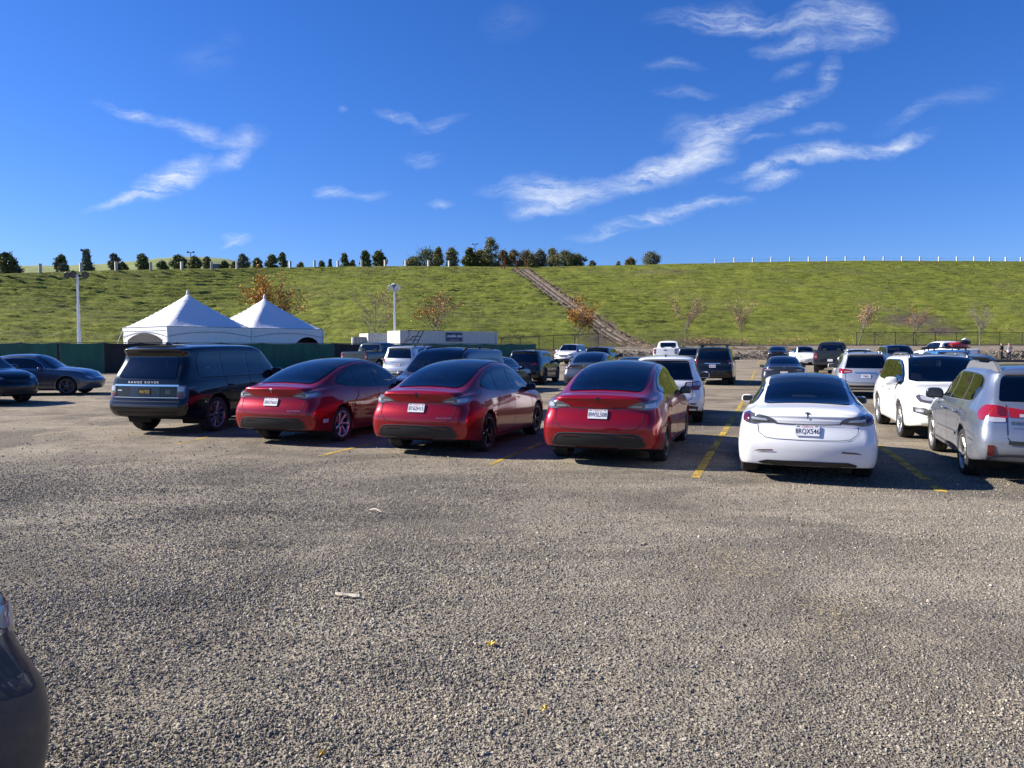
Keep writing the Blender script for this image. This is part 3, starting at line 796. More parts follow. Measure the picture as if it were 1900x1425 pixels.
# ================================================================ types
def mirror_y(P): return P+[(a, -b) for a, b in reversed(P)]
def emblem_t(c, z, m):
    P = [(-.034,.034),(-.03,.020),(-.010,.016),(-.005,-.04),(.005,-.04),(.010,.016),(.03,.020),(.034,.034),(.0,.044)]
    c.patch('emblem', 'B', [(a, z+b) for a, b in P], m, .006, .03)

def crossover(pnt, label, plate=None, wheel=('five_twin', DARKALLOY), emblem=SILVER, script=True, cat='car', group=None, name='crossover_car', trim_chrome=None, badge=False, lens=mat('pale_smoke_lens', (.14,.143,.155), .10, .25, coat=1.0)):
    c = Car(name, CROSS, pnt, label, cat, group)
    side = [(.93,1.17),(1.0,1.135),(1.3,1.075),(2.0,1.03),(3.0,1.0),(3.66,.985),(3.70,1.02),(3.35,1.245),(3.0,1.405),(2.7,1.475),(2.3,1.505),(1.9,1.492),(1.5,1.425),(1.15,1.31)]
    c.side_glass(side, (1.62, 2.42), chrome=trim_chrome)
    rg = mirror_y([(.40,.50),(.44,.57),(.60,.60),(.95,.605),(1.32,.585),(1.36,.57)])
    c.window('rear_window', 'T', rg, PRIVACY, r=.06)
    c.patch('glass_roof', 'T', mirror_y([(1.372,.57),(1.42,.582),(2.2,.555),(2.88,.565)]), GLASS, .004, .08, r=.03)
    c.window('windshield', 'T', mirror_y([(2.91,.58),(3.3,.64),(3.86,.70),(3.92,.55),(3.96,.2)]), PANE, r=.05)
    lamp = [(.44,.930),(.49,.968),(.60,1.005),(.74,1.028),(.87,1.045),(.885,1.0),(.875,.925),(.78,.895),(.70,.893),(.62,.915)]
    L = c.pair('tail_light', 'B', lamp, lens, .004, .015)
    inner = [(.60,.935),(.64,.985),(.74,1.005),(.845,1.02),(.85,.99),(.72,.975),(.68,.94),(.72,.925),(.84,.94),(.845,.92),(.76,.91),(.70,.91),(.63,.925)]
    c.pair('lamp_tube', 'B', [(.50,.935),(.53,.955),(.66,.96),(.68,.935)], CLEARLENS, .0075, .01, L)
    c.pair('lamp_outer', 'B', [(.71,.925),(.715,.965),(.72,.985),(.84,1.0),(.85,.97),(.84,.93)], CLEARLENS, .0075, .012, L)
    c.line('trunk_cut_line', [('B', [(-.44,.925),(-.3,.918),(0,.915),(.3,.918),(.44,.925)], .014)], SEAM, .004)  # dark ribbon: the trunk cut, with the shadow line under the lip painted in
    dif = [(-.76,.27),(-.69,.45),(-.63,.505),(-.52,.52),(0,.53),(.52,.52),(.63,.505),(.69,.45),(.76,.27),(.3,.265),(0,.262),(-.3,.265)]
    d = c.patch('rear_diffuser', 'B', dif, BLACK, .004, .06, r=.01)
    c.line('diffuser_trim', [('B', [(-.77,.27),(-.70,.455),(-.635,.515),(-.52,.53),(0,.54),(.52,.53),(.635,.515),(.70,.455),(.77,.27)], .014), ('B', [(-.66,.325),(-.4,.325),(-.3,.30),(.3,.30),(.4,.325),(.66,.325)], .013)], CLAD, .007, d)
    c.pair('reflector', 'B', [(.30,.492),(.30,.507),(.57,.493),(.60,.472)], DKRED, .008, .004)
    c.seams([[(.98+.42,.30),(1.43,.75),(1.62,.9),(1.62,.99)], [(2.42,.28),(2.45,.6),(2.42,.96)], [(3.50,.30),(3.52,.6),(3.42,.93),(3.44,.985)], [(1.44,.275),(3.49,.265)], [(.30,.60),(.36,.62),(.62,.62)]],
            [[(-.70,.90),(-.685,.72),(-.60,.605),(-.4,.585),(0,.58),(.4,.585),(.60,.605),(.685,.72),(.70,.90)]])
    c.mirrors(3.30, 1.03, m=GLOSSBLK if emblem is GLOSSBLK else None, size=.86, out=.10)
    c.handles([(1.75,.86),(2.62,.84)], flush=True)
    if emblem: emblem_t(c, 1.035, emblem)
    if script: c.lettering('badge_script', 'B', 'DUAL MOTOR', (-.52,.665), .026, SILVER, xs=1.6)
    if wheel[0] == 'turbine':
        c.patch('bumper_sticker', 'R', [(.28,.43),(.44,.43),(.44,.50),(.28,.50)], STICKER, .004, .03, r=.01)
    if plate is not None: c.plate('B', 0, .82, plate)
    c.wheels(*wheel, w=.255)
    heads(c, 4.75, .66)
    return c
def heads(c, L, z, y=.62, m=CLEARLENS):
    c.pair('headlight', 'F', [(y-.16,z),(y-.10,z+.05),(y+.10,z+.10),(y+.16,z+.08),(y+.10,z+.0),(y,z-.02)], m, .004, .01)

def sedan(pnt, label, plate=None, cat='car', group=None, name='sedan_car', notch=False, wheel=('five_twin', GREYALLOY), emblem=SILVER, lens=SMOKELENS, sp=None, glassroof=True, frontplate=None):
    sp = sp or (NOTCH if notch else SEDAN)
    c = Car(name, sp, pnt, label, cat, group)
    if notch:
        side = [(.98,1.08),(1.02,1.02),(1.4,.995),(2.0,.975),(2.9,.95),(3.12,.945),(2.95,1.14),(2.7,1.29),(2.4,1.345),(2.0,1.345),(1.6,1.305),(1.25,1.215)]
        cuts, wx = (2.02,), (2.62, 2.72, 3.44)
        rg = mirror_y([(.70,.44),(.74,.55),(1.0,.56),(1.38,.53)])
    else:
        side = [(.98,1.045),(1.05,1.01),(1.4,.965),(2.0,.94),(2.9,.915),(3.50,.905),(3.42,.985),(3.1,1.15),(2.8,1.26),(2.5,1.32),(2.1,1.34),(1.7,1.305),(1.3,1.20)]
        cuts, wx = (1.52, 2.28), (2.72, 2.76, 3.70)
        rg = mirror_y([(.60,.40),(.62,.52),(.72,.575),(1.0,.575),(1.40,.545),(1.44,.53)])
    c.side_glass(side, cuts, chrome=.014 if notch else None)
    c.window('rear_window', 'T', rg, PRIVACY, r=.05)
    if glassroof: c.patch('glass_roof', 'T', mirror_y([(1.452,.52),(1.5,.535),(2.0,.51),(2.66,.52)]), GLASS, .004, .08, r=.03)
    c.window('windshield', 'T', mirror_y([(wx[0]+.06,.52),(wx[1]+.3,.58),(wx[2]-.10,.66),(wx[2],.5),(wx[2]+.03,.2)]), PANE, r=.05)
    lamp = [(.40,.835),(.42,.875),(.50,.915),(.60,.935),(.72,.95),(.80,.962),(.83,.93),(.83,.845),(.78,.815),(.68,.805),(.60,.825)]
    L = c.pair('tail_light', 'B', lamp, lens, .004, .012)
    c.pair('lamp_outer', 'B', [(.74,.83),(.745,.935),(.80,.955),(.825,.93),(.825,.85),(.78,.825)], DKRED, .0075, .008, L)
    c.pair('lamp_tube', 'B', [(.50,.855),(.53,.88),(.64,.89),(.72,.895),(.72,.87),(.62,.86)], CLEARLENS if lens is SMOKELENS else REDLENS, .0075, .008, L)
    c.line('trunk_cut_line', [('B', [(-.42,.828),(-.3,.822),(0,.818),(.3,.822),(.42,.828)], .013)], SEAM, .004)
    d = c.patch('rear_diffuser', 'B', [(-.68,.20),(-.62,.295),(-.52,.325),(0,.33),(.52,.325),(.62,.295),(.68,.20)], BLACK, .004, .06, r=.01)
    c.pair('reflector', 'B', [(.42,.455),(.44,.475),(.62,.463),(.69,.44),(.6,.445)], DKRED, .006, .004)
    c.seams([[(1.43,.26),(1.45,.7),(1.54,.9)], [(2.28,.24),(2.31,.6),(2.28,.92)], [(3.40,.26),(3.42,.6),(3.32,.88)], [(1.44,.235),(3.40,.225)], [(.12,.60),(.3,.62),(.6,.62)]],
            [[(-.64,.80),(-.625,.70),(-.54,.635),(-.4,.618),(0,.612),(.4,.618),(.54,.635),(.625,.70),(.64,.80)]], w=.007)
    c.mirrors(2.98 if notch else 3.12, .95, size=.8, out=.09)
    c.handles([(1.60,.80),(2.44,.78)] if not notch else [(1.32,.86),(2.20,.84)], flush=not notch, m=CHROME if notch else None)
    if emblem: emblem_t(c, .935, emblem)
    if plate is not None: c.plate('B', 0, .735, plate)
    if notch: c.line('sill_trim', [(sd, [(1.42,.235),(3.42,.225)], .035) for sd in 'LR'], SEAM, .003)
    c.wheels(*wheel, w=.24)
    heads(c, 4.69, .60, .60)
    if frontplate is not None: c.plate('F', 0, .42, frontplate)
    return c

def lux_suv(pnt, label):
    c = Car('luxury_suv', LUX_S, pnt, label, 'suv')
    side = [(.52,1.25),(.72,1.225),(2.0,1.215),(3.60,1.20),(3.66,1.22),(3.32,1.50),(3.08,1.67),(2.90,1.745),(2.2,1.765),(1.0,1.755),(.66,1.74),(.55,1.62)]
    c.side_glass(side, (1.36, 2.36), r=.04, ins=.018, gap=.03)
    c.window('rear_window', 'B', [(-.70,1.215),(.70,1.215),(.64,1.50),(.58,1.685),(-.58,1.685),(-.64,1.50)], PRIVACY, r=.05)
    c.line('tailgate_chrome', [('B', [(-.78,1.055),(.78,1.055)], .035), ('B', [(-.78,.80),(.78,.80)], .012)], CHROME, .006)
    c.lettering('tailgate_lettering', 'B', 'RANGE ROVER', (.04,1.115), .062, WHITEINK, off=.008, xs=1.35, space=1.45, bold=.001)
    c.patch('plate_recess', 'B', [(-.36,.825),(.36,.825),(.36,1.03),(-.36,1.03)], mat('gloss_navy', (.012,.016,.03), .2, coat=.6), .004, .06, r=.01)
    c.plate('B', 0, .93, 'M41920', 'black')
    c.patch('oval_badge', 'B', [(-.55+.055*cos(2*pi*k/16), .925+.03*sin(2*pi*k/16)) for k in range(16)], SILVER, .007, .05)
    c.patch('oval_badge_field', 'B', [(-.55+.048*cos(2*pi*k/16), .925+.024*sin(2*pi*k/16)) for k in range(16)], mat('badge_green', (.01,.05,.03), .3), .009, .05)
    c.patch('trim_badge', 'B', [(.58,.935),(.69,.935),(.69,.955),(.58,.955)], WHITEINK, .007, .05)
    L = c.pair('tail_light', 'B', [(.74,.78),(.88,.78),(.905,.80),(.905,1.06),(.74,1.06)], SMOKELENS, .004, .012)
    c.pair('upper_lamp', 'B', [(.76,.935),(.885,.935),(.885,1.04),(.76,1.04)], CLEARLENS, .008, .02, L)
    c.pair('lower_lamp', 'B', [(.76,.80),(.885,.80),(.885,.905),(.76,.905)], REDLENS, .008, .02, L)
    c.pair('lamp_core', 'B', [(.785,.825),(.86,.825),(.86,.88),(.785,.88)], DKRED, .0105, .012, L)
    for sd in 'LR': c.patch('side_lamp', sd, [(.12,1.02),(.40,1.035),(.24,.985),(.13,.975)], DKRED, .005, .05)
    c.patch('bumper_step', 'B', [(-.80,.60),(.80,.60),(.80,.655),(-.80,.655)], mat('dark_step', (.02,.022,.026), .35, coat=.5), .006, .06, r=.015)
    c.patch('lower_valance', 'B', [(-.70,.41),(.70,.41),(.74,.50),(-.74,.50)], BLACK, .005, .06, r=.02)
    c.seams([[(1.50,.40),(1.50,.9),(1.42,1.2)], [(2.40,.36),(2.42,.8),(2.38,1.2)], [(3.50,.40),(3.52,.8),(3.5,1.2)], [(.35,.66),(.62,.66)], [(.60,1.205),(3.6,1.19)]],
            [[(-.80,.72),(.80,.72)], [(-.735,.72),(-.735,1.2)], [(.735,.72),(.735,1.2)]])
    b = MB(); n = 9
    for k in range(n):
        y = -.56+1.12*k/(n-1); p = c.hit('T', .66, y)[0]; e = .06*(y/.56)**2
        for x, z in ((.66, .004), (.45+e, -.008), (.27+e, -.035), (.26+e, -.075), (.40+e, -.10), (.60, -.06)): b.v.append(Vector((x-c.ox, y, p.z+z)))
    for k in range(n-1):
        for i in range(5): b.f.append([6*k+i, 6*k+i+1, 6*k+i+7, 6*k+i+6])
    b.f += [list(range(6))[::-1], [6*(n-1)+i for i in range(6)]]
    c.add('roof_spoiler', b.mesh('roof_spoiler', pnt, False))
    c.antenna_fin(.78)
    c.mirrors(3.40, 1.24, size=1.15, out=.13)
    c.handles([(1.62,1.02),(2.52,1.01)])
    c.wheels('multi', mat('alloy_violet_grey', (.20,.19,.21), .28, .9), w=.27)
    heads(c, 5.0, .86)
    return c

def wagon(pnt, label):
    c = Car('station_wagon', WAGON, pnt, label, 'station wagon')
    side = [(.66,1.30),(.80,1.10),(1.0,1.075),(2.0,1.05),(3.38,1.015),(3.40,1.04),(3.05,1.25),(2.75,1.40),(2.5,1.47),(2.1,1.505),(1.2,1.50),(.85,1.475),(.72,1.43)]
    c.side_glass(side, (1.42, 2.34), r=.04, trim=mat('bright_trim', (.25,.26,.28), .3, .6), ins=.014, gap=.028)
    c.window('rear_window', 'B', [(-.63,1.135),(.63,1.135),(.61,1.21),(.55,1.42),(.51,1.48),(-.51,1.48),(-.55,1.42),(-.61,1.21)], PRIVACY, r=.05)
    w = MB(); p = [c.hit('B', y, z)[0] for y, z in ((0,1.15),(-.35,1.175))]
    w.tube([q-Vector((c.ox+.02,0,0)) for q in p], [.016,.009], 6); c.add('rear_wiper', w.mesh('rear_wiper', BLACK, True))
    L = c.pair('tail_light', 'B', [(.55,.935),(.555,1.06),(.66,1.085),(.76,1.085),(.79,1.03),(.785,.95),(.72,.87),(.58,.88)], REDLENS, .004, .02)
    c.pair('reversing_lamp', 'B', [(.575,.868),(.575,.92),(.78,.93),(.775,.90),(.73,.862)], CLEARLENS, .007, .015, L)
    c.pair('lamp_core', 'B', [(.565,.945),(.57,1.055),(.66,1.08),(.66,.95)], DKRED, .0065, .03, L)
    for sd in 'LR': c.patch('side_lamp', sd, [(.12,.88),(.14,1.085),(.26,1.075),(.34,1.03),(.34,.95),(.22,.88)], REDLENS, .005, .05, r=.03)
    T = c.pair('tailgate_light', 'B', [(.535,.93),(.54,1.06),(.36,1.03),(.20,.985),(.16,.93)], REDLENS, .004, .012)
    c.pair('reversing_lamp', 'B', [(.42,.935),(.42,.975),(.26,.972),(.20,.935)], CLEARLENS, .007, .008, T)
    c.patch('plate_recess', 'B', [(-.26,.66),(.26,.66),(.27,.90),(-.27,.90)], mat('silver_shadow', (.30,.33,.38), .4, .3), .003, .06, r=.02)
    c.plate('B', 0, .78, '')
    c.lettering('tailgate_lettering', 'B', 'SUBARU', (.40,.855), .052, GREYALLOY, off=.003, xs=1.2, bold=.003)
    c.lettering('model_lettering', 'B', 'OUTBACK', (.42,.79), .022, GREYALLOY, off=.003, xs=1.4)
    c.pair('reflector', 'B', [(.70,.42),(.78,.42),(.78,.56),(.70,.56)], DKRED, .006, .01)
    c.patch('lower_valance', 'B', [(-.78,.345),(.78,.345),(.79,.42),(.55,.45),(-.55,.45),(-.79,.42)], CLAD, .005, .06, r=.02)
    for sd in 'LR': c.patch('sill_cladding', sd, [(1.45,.262),(3.34,.262),(3.34,.36),(1.45,.36)], CLAD, .004, .07)
    for sd in 'LR': c.line('door_moulding', [(sd, [(1.5,.56),(3.3,.53)], .05)], pnt, .014)
    c.line('bumper_top_step', [('B', [(-.55,.60),(.55,.60)], .05)], BLACK, .008)
    c.seams([[(1.32,.36),(1.38,.7),(1.30,1.0),(1.34,1.05)], [(2.30,.36),(2.33,.7),(2.32,1.03)], [(3.32,.36),(3.34,.7),(3.25,1.0)], [(.30,.58),(.56,.60)], [(2.33,.68),(2.33,.68)]],
            [[(-.555,1.09),(-.56,.66),(-.5,.58),(0,.57),(.5,.58),(.56,.66),(.555,1.09)]])
    # broad grey roof rails with ramps, and a dark cross bar
    for sg in (1, -1):
        b = MB(); prev = None
        for k in range(15):
            x = .50+2.15*k/14; p, n = c.hit('T', x, sg*.56); e = (0,.55,1,1,.72,.66,.66,.66,.66,.72,1,1,1,.6,0)[k]; h = .09*e+.008
            for y, z in ((.51,p.z-.012),(.525,p.z+h),(.575,p.z+h),(.595,p.z-.03)): b.v.append(Vector((x-c.ox, sg*y, z)))
        for k in range(14):
            for i in range(3):
                f = [4*k+i, 4*k+i+1, 4*k+i+5, 4*k+i+4]; b.f.append(f if sg > 0 else f[::-1])
        c.add('roof_rail', b.mesh('roof_rail', mat('rail_grey', (.13,.135,.14), .5), False))
    for x in (.86, 2.2):
        b = MB(); z = c.hit('T', x, .55)[0].z; b.box((x-c.ox, 0, z+.10), (.07, 1.12, .022)); c.add('cross_bar', b.mesh('cross_bar', BLACK))
    c.mirrors(3.12, 1.06, m=mat('mirror_dark', (.02,.025,.035), .25, coat=.7), size=1.1, out=.13)
    c.handles([(1.55,.90),(2.48,.885)], m=CHROME)
    c.wheels('five', mat('alloy_tan_silver', (.42,.40,.38), .38, .8), w=.225)
    heads(c, 4.78, .64)
    return c

def suv(pnt, label, sp=SUV, name='suv', cat='suv', group=None, plate=None, lamp='red', wheel=('five_twin', SILVER), rails=None, chrome=None, front=None, cladding=False, rear_extra=None, fin=True, rack=False, mirror=None, fplate=None, sunroof=False, glassroof=False):
    c = Car(name, sp, pnt, label, cat, group); q = SC2(sp); box = sp['L'] > 4.95 and sp.get('k', (1,1,1))[2] > .97
    k = q.k; zz = 1.10 if box else 1.0
    side = [(.55,1.34),(.72,1.17),(1.0,1.145),(2.0,1.11),(3.58,1.075),(3.60,1.10),(3.30,1.32),(3.02,1.49),(2.75,1.585),(2.4,1.615),(1.2,1.605),(.80,1.575),(.62,1.50)]
    side = [(a, 1.1*zz+(b-1.1)*(1.05 if box else 1)) for a, b in side] if box else side
    c.side_glass(q.s(side), (1.30*k[0], 2.24*k[0]), r=.05, gap=.028, chrome=.014 if chrome else None)
    up = 1.085*zz if not box else 1.21
    c.window('rear_window', 'B', q.b([(-.68,up+.045),(.68,up+.045),(.62,up+.28),(.57,1.60 if not box else 1.72),(-.57,1.60 if not box else 1.72),(-.62,up+.28)]), PRIVACY, r=.05)
    c.window('windshield', 'T', q.t(mirror_y([(2.74,.60),(3.1,.655),(3.58,.73),(3.68,.60),(3.73,.2)])), PANE, r=.05)
    if sunroof: c.patch('sunroof', 'T', q.t(mirror_y([(2.62,.45),(1.9,.46)])), GLASS, .004, .08, r=.05)
    zl = 1.0*zz
    if lamp == 'red':
        L = c.pair('tail_light', 'B', q.b([(.46,zl-.03),(.47,zl+.06),(.70,zl+.10),(.86,zl+.12),(.88,zl+.04),(.87,zl-.06),(.70,zl-.07)]), REDLENS, .004, .02)
        c.pair('reversing_lamp', 'B', q.b([(.50,zl-.02),(.50,zl+.01),(.70,zl+.015),(.70,zl-.02)]), CLEARLENS, .007, .01, L)
    elif lamp == 'tall':
        L = c.pair('tail_light', 'B', q.b([(.74,zl-.10),(.72,zl+.12),(.84,zl+.16),(.88,zl+.10),(.88,zl-.10)]), REDLENS, .004, .02)
        c.pair('reversing_lamp', 'B', q.b([(.75,zl-.06),(.75,zl+.0),(.87,zl+.0),(.87,zl-.06)]), CLEARLENS, .007, .01, L)
    elif lamp == 'dark':
        L = c.pair('tail_light', 'B', q.b([(.40,zl-.01),(.42,zl+.03),(.70,zl+.07),(.88,zl+.10),(.88,zl-.02),(.74,zl-.05)]), DKRED, .004, .012)
        c.pair('lamp_tube', 'B', q.b([(.52,zl+.0),(.54,zl+.02),(.84,zl+.06),(.84,zl+.03)]), REDLENS, .007, .006, L)
    elif lamp == 'split':
        L = c.pair('tail_light', 'B', q.b([(.46,zl-.05),(.50,zl+.07),(.72,zl+.09),(.87,zl+.10),(.88,zl-.02),(.82,zl-.12),(.66,zl-.12),(.56,zl-.06)]), DKRED, .004, .02)
        c.pair('inner_lamp', 'B', q.b([(.51,zl-.03),(.53,zl+.05),(.66,zl+.06),(.66,zl-.02),(.58,zl-.04)]), CLEARLENS, .008, .015, L)
        c.pair('outer_lamp', 'B', q.b([(.69,zl-.02),(.69,zl+.065),(.85,zl+.07),(.85,zl-.0)]), CLEARLENS, .008, .015, L)
        c.pair('lower_lamp', 'B', q.b([(.66,zl-.10),(.66,zl-.04),(.84,zl-.03),(.82,zl-.10)]), REDLENS, .008, .015, L)
    c.patch('lower_valance', 'B', q.b([(-.78,.355),(.78,.355),(.82,.47),(.60,.50),(-.60,.50),(-.82,.47)]), BLACK if not cladding else CLAD, .005, .06, r=.02)
    c.pair('reflector', 'B', q.b([(.62,.52),(.76,.52),(.76,.555),(.62,.555)]), DKRED, .007, .006)
    zp = .84*zz
    if plate is not None:
        c.patch('plate_recess', 'B', q.b([(-.30,zp-.10),(.30,zp-.10),(.33,zp+.10),(-.33,zp+.10)]), pnt, .002, .06, r=.02)
        c.plate('B', 0, zp*k[2], plate)
    c.line('tailgate_trim', [('B', q.b([(-.36,zp+.125),(.36,zp+.125)]), .03)], CHROME if chrome else pnt, .008)
    c.seams([q.s(P) for P in ([(1.40,.38),(1.44,.8),(1.32,1.1)], [(2.22,.34),(2.26,.7),(2.25,1.1)], [(3.42,.36),(3.46,.7),(3.40,1.05)])],
            [q.b([(-.68,zl+.2),(-.66,.66),(-.5,.60),(.5,.60),(.66,.66),(.68,zl+.2)])])
    if cladding:
        for sd in 'LR': c.patch('sill_cladding', sd, q.s([(1.42,.275),(3.44,.275),(3.44,.40),(1.42,.40)]), CLAD, .004, .07)
        c.line('arch_cladding', [(sd, [(x+(sp['r']+.085)*cos(rad(a)), sp['r']+(sp['r']+.085)*sin(rad(a))) for a in range(-8, 189, 14)], .07) for sd in 'LR' for x in (sp['axr'], sp['axf'])], CLAD, .006)
    if rails: c.rails(.55*k[0], 2.75*k[0], rails[1]*k[1], rails[2], rails[3], rails[0])
    if rack:
        for x in (.9, 2.0):
            b = MB(); z = c.hit('T', x, .5)[0].z; b.tube([(x-c.ox,-.74,z+.12),(x-c.ox,.74,z+.12)], .025, 8)
            for sg in (-1,1): b.box((x-c.ox, sg*.58, z+.06), (.06,.05,.14))
            c.add('roof_bar', b.mesh('roof_bar', BLACK))
    if fin: c.antenna_fin(.55)
    c.mirrors(3.22*k[0], (1.13*zz)*k[2], m=mirror, size=1.1, out=.13)
    c.handles(q.s([(1.62,.98*zz),(2.50,.96*zz)]))
    c.wheels(*wheel, w=.25)
    fz = .86
    hl = q.b([(.36,fz-.05),(.46,fz+.02),(.62,fz+.06),(.74,fz+.085),(.77,fz+.03),(.72,fz-.06),(.56,fz-.09)])
    H = c.pair('headlight', 'F', hl, SMOKELENS, .005, .015)
    c.pair('headlight_lens', 'F', [(.5*k[1]+(a-.58*k[1])*.62+.08*k[1], (fz+.02)*k[2]+(b-(fz+.02)*k[2])*.55) for a, b in hl], CLEARLENS, .008, .012, H)
    if front == 'kidney':
        for P in ([(.03,.66),(.03,.83),(.06,.85),(.28,.83),(.30,.70),(.26,.66)],): G = c.pair('grille', 'F', q.b(P), BLACK, .006, .03); c.pair('grille_surround', 'F', q.b([(.02,.845),(.02,.86),(.29,.845),(.31,.83)]), CHROME, .010, .004, G)
        c.pair('fog_light', 'F', q.b([(.60,.56),(.60,.61),(.68,.61),(.68,.56)]), CLEARLENS, .008, .02)
    else:
        c.patch('grille', 'F', q.b([(-.34,.80),(.34,.80),(.44,.84),(.30,.68),(-.30,.68),(-.44,.84)]), BLACK, .006, .06, r=.02)
        c.patch('grille_bar', 'F', q.b([(-.42,.835),(.42,.835),(.40,.865),(-.40,.865)]), CHROME if chrome else pnt, .010, .06, r=.01)
        F_ = c.pair('fog_housing', 'F', q.b([(.52,.56),(.62,.68),(.82,.70),(.82,.60),(.62,.55)]), BLACK, .006, .02)
        c.pair('fog_light', 'F', q.b([(.66,.60),(.66,.64),(.78,.65),(.78,.61)]), CLEARLENS, .010, .015, F_)
    c.patch('lower_intake', 'F', q.b([(-.50,.40),(.50,.40),(.62,.52),(-.62,.52)]), BLACK, .006, .06, r=.02)
    c.patch('chin_trim', 'F', q.b([(-.66,.345),(.66,.345),(.70,.39),(-.70,.39)]), CHROME if front == 'chin' else CLAD, .008, .06, r=.01)
    if fplate is not None: c.plate('F', 0, .60*k[2], fplate)
    return c

def pickup(pnt, label, plate=None, wheel=('five', SILVER), chrome=False, group=None, sp=PICKUP, bumper=None):
    c = Car('pickup_truck', sp, pnt, label, 'pickup truck', group)
    side = [(2.12,1.31),(2.5,1.305),(4.0,1.27),(4.05,1.29),(3.80,1.52),(3.55,1.70),(3.3,1.775),(2.7,1.795),(2.15,1.78),(2.04,1.72)]
    c.side_glass(side, (3.02,), r=.04, gap=.035)
    c.window('rear_window', 'B', [(-.62,1.40),(.62,1.40),(.60,1.74),(-.60,1.74)], PRIVACY, r=.05)
    c.window('windshield', 'T', mirror_y([(3.46,.60),(3.7,.66),(4.20,.74),(4.28,.4)]), PANE, r=.05)
    c.patch('bed_recess_patch', 'T', mirror_y([(.10,.78),(1.66,.78)]), BLACK, .003, .1, r=.03)  # flat dark patch on the bed top, its colour standing in for the shaded hollow
    c.pair('tail_light', 'B', [(.74,.86),(.90,.86),(.905,1.22),(.74,1.22)], REDLENS, .005, .02)
    c.pair('reversing_lamp', 'B', [(.77,.98),(.88,.98),(.88,1.05),(.77,1.05)], CLEARLENS, .009, .01)
    c.patch('tailgate_handle', 'B', [(-.12,1.11),(.12,1.11),(.12,1.19),(-.12,1.19)], BLACK, .008, .06, r=.015)
    b = MB(); b.box((-.06-c.ox,0,.60), (.16,1.84,.17), taper=.96); c.add('rear_bumper', b.mesh('rear_bumper', bumper or (CHROME if chrome else pnt)))
    c.seams([[(2.05,.52),(2.05,1.25)], [(3.02,.5),(3.04,1.25)], [(4.05,.5),(4.10,1.22)], [(1.80,.55),(1.80,1.25)]], [[(-.73,.72),(-.73,1.26)], [(.73,.72),(.73,1.26)], [(-.73,.72),(.73,.72)]])
    if plate is not None: c.plate('B', 0, .80, plate)
    c.mirrors(3.78, 1.30, m=BLACK, size=1.35, out=.15); c.handles([(2.30,1.12),(3.20,1.10)], m=BLACK)
    c.wheels(*wheel, w=.27)
    H = c.pair('headlight', 'F', [(.55,.92),(.55,1.06),(.80,1.06),(.82,.94)], CLEARLENS, .005, .02)
    c.patch('grille', 'F', [(-.50,.78),(.50,.78),(.52,1.06),(-.52,1.06)], BLACK, .006, .07, r=.03)
    return c
# ================================================================ the place
SUN_AZ, SUN_EL = 9.0, 31.0      # sun stands to the left, a little ahead of the camera's left
def tab(pts):
    f = pchip(pts); return f
CREST = [(-700,545,95,0),(-300,524,112,0),(0,509,134,0),(200,503,155,0),(400,499,180,0),(550,497,200,0),(760,495,222,0),(960,496,238,0),(1150,493,246,0),(1325,489,252,0),(1500,486,258,0),(1700,485,270,0),(1900,486,292,0),(2200,489,325,0),(2700,500,360,0)]
cY = tab([(a, c) for a, b, c, d in CREST]); cPy = tab([(a, b) for a, b, c, d in CREST])
fY = tab([(-700,56),(-300,60),(0,64),(300,70),(650,85),(950,108),(1150,122),(1400,131),(1900,136),(2700,140)])
fZ = tab([(-700,0),(-300,0),(500,.2),(800,.6),(950,1.0),(1200,1.9),(1900,2.1),(2700,2.2)])
def crest_z(c): return CAMH+(643-cPy(c))/FPX*cY(c)
bY = tab([(-700,52),(600,72),(1000,82),(1200,84),(1950,82),(2700,82)])   # where the lot ends
def fbm(x, y, o=4):
    return mnoise.fractal(Vector((x, y, 3.7)), .9, 2.1, o)
def col_of(X, Y): return 950+FPX*X/Y
def hz(X, Y, detail=True):
    """height of the hillside over the lot"""
    c = max(-700, min(2700, col_of(X, Y))); b, f, k = bY(c), fY(c), cY(c)
    if Y < b: return -.3
    w = max(0.0, min(1.0, (c-900)/250.0))          # the raised dirt road runs only on the right
    bz = .92*w
    if Y < f:
        s = (Y-b)/(f-b); e = min(1.0, (Y-b)/1.4)
        base = bz*e*e*(3-2*e)-.3*(1-e); t = max(0, (Y-b-1.4)/max(.1, f-b-1.4))
        base += gz(X, b)*min(1, e*2); z = base+(fZ(c)-bz-gz(X, b))*t*t
        return z+(.03*fbm(X*.5, Y*.5) if detail else 0)
    zc = crest_z(c); zf = fZ(c)
    if Y <= k:
        s = (Y-f)/(k-f)
        e = 1.0+.65*smooth((800-c)/420)          # a concave bank on the left, a straight slope on the right
        z = zf+(zc-zf)*(s**e*(1-.06*sin(s*pi)))
        if s < .06: z -= 0
        if s > .96: z -= (s-.96)**2*60*.0
        if detail:
            a = min(1, s*12)*min(1, (1-s)*25+.15)
            z += a*(.55*fbm(X*.03, Y*.03, 3)+.20*fbm(X*.13, Y*.13, 3)+.16*fbm(X*.45, Y*.45, 3))
            q = z*1.15+1.3*fbm(X*.022+9, Y*.022, 3)+.25*fbm(X*.11, Y*.11+4, 2)      # sheep-path terraces along the contour
            fr = q-math.floor(q); z += a*.60*(fr**2.2-.3)*(.5+.6*max(0, .5+fbm(X*.02+31, Y*.02, 2)))
        return z
    d = Y-k
    if c < 560: z = zc+d*.042*min(1, (560-c)/160) -(.03*d if c > 400 else 0)
    else: z = zc-.02*d-.0009*d*d*.2
    return z+(.25*fbm(X*.05, Y*.05, 3)*min(1, d/8) if detail else 0)

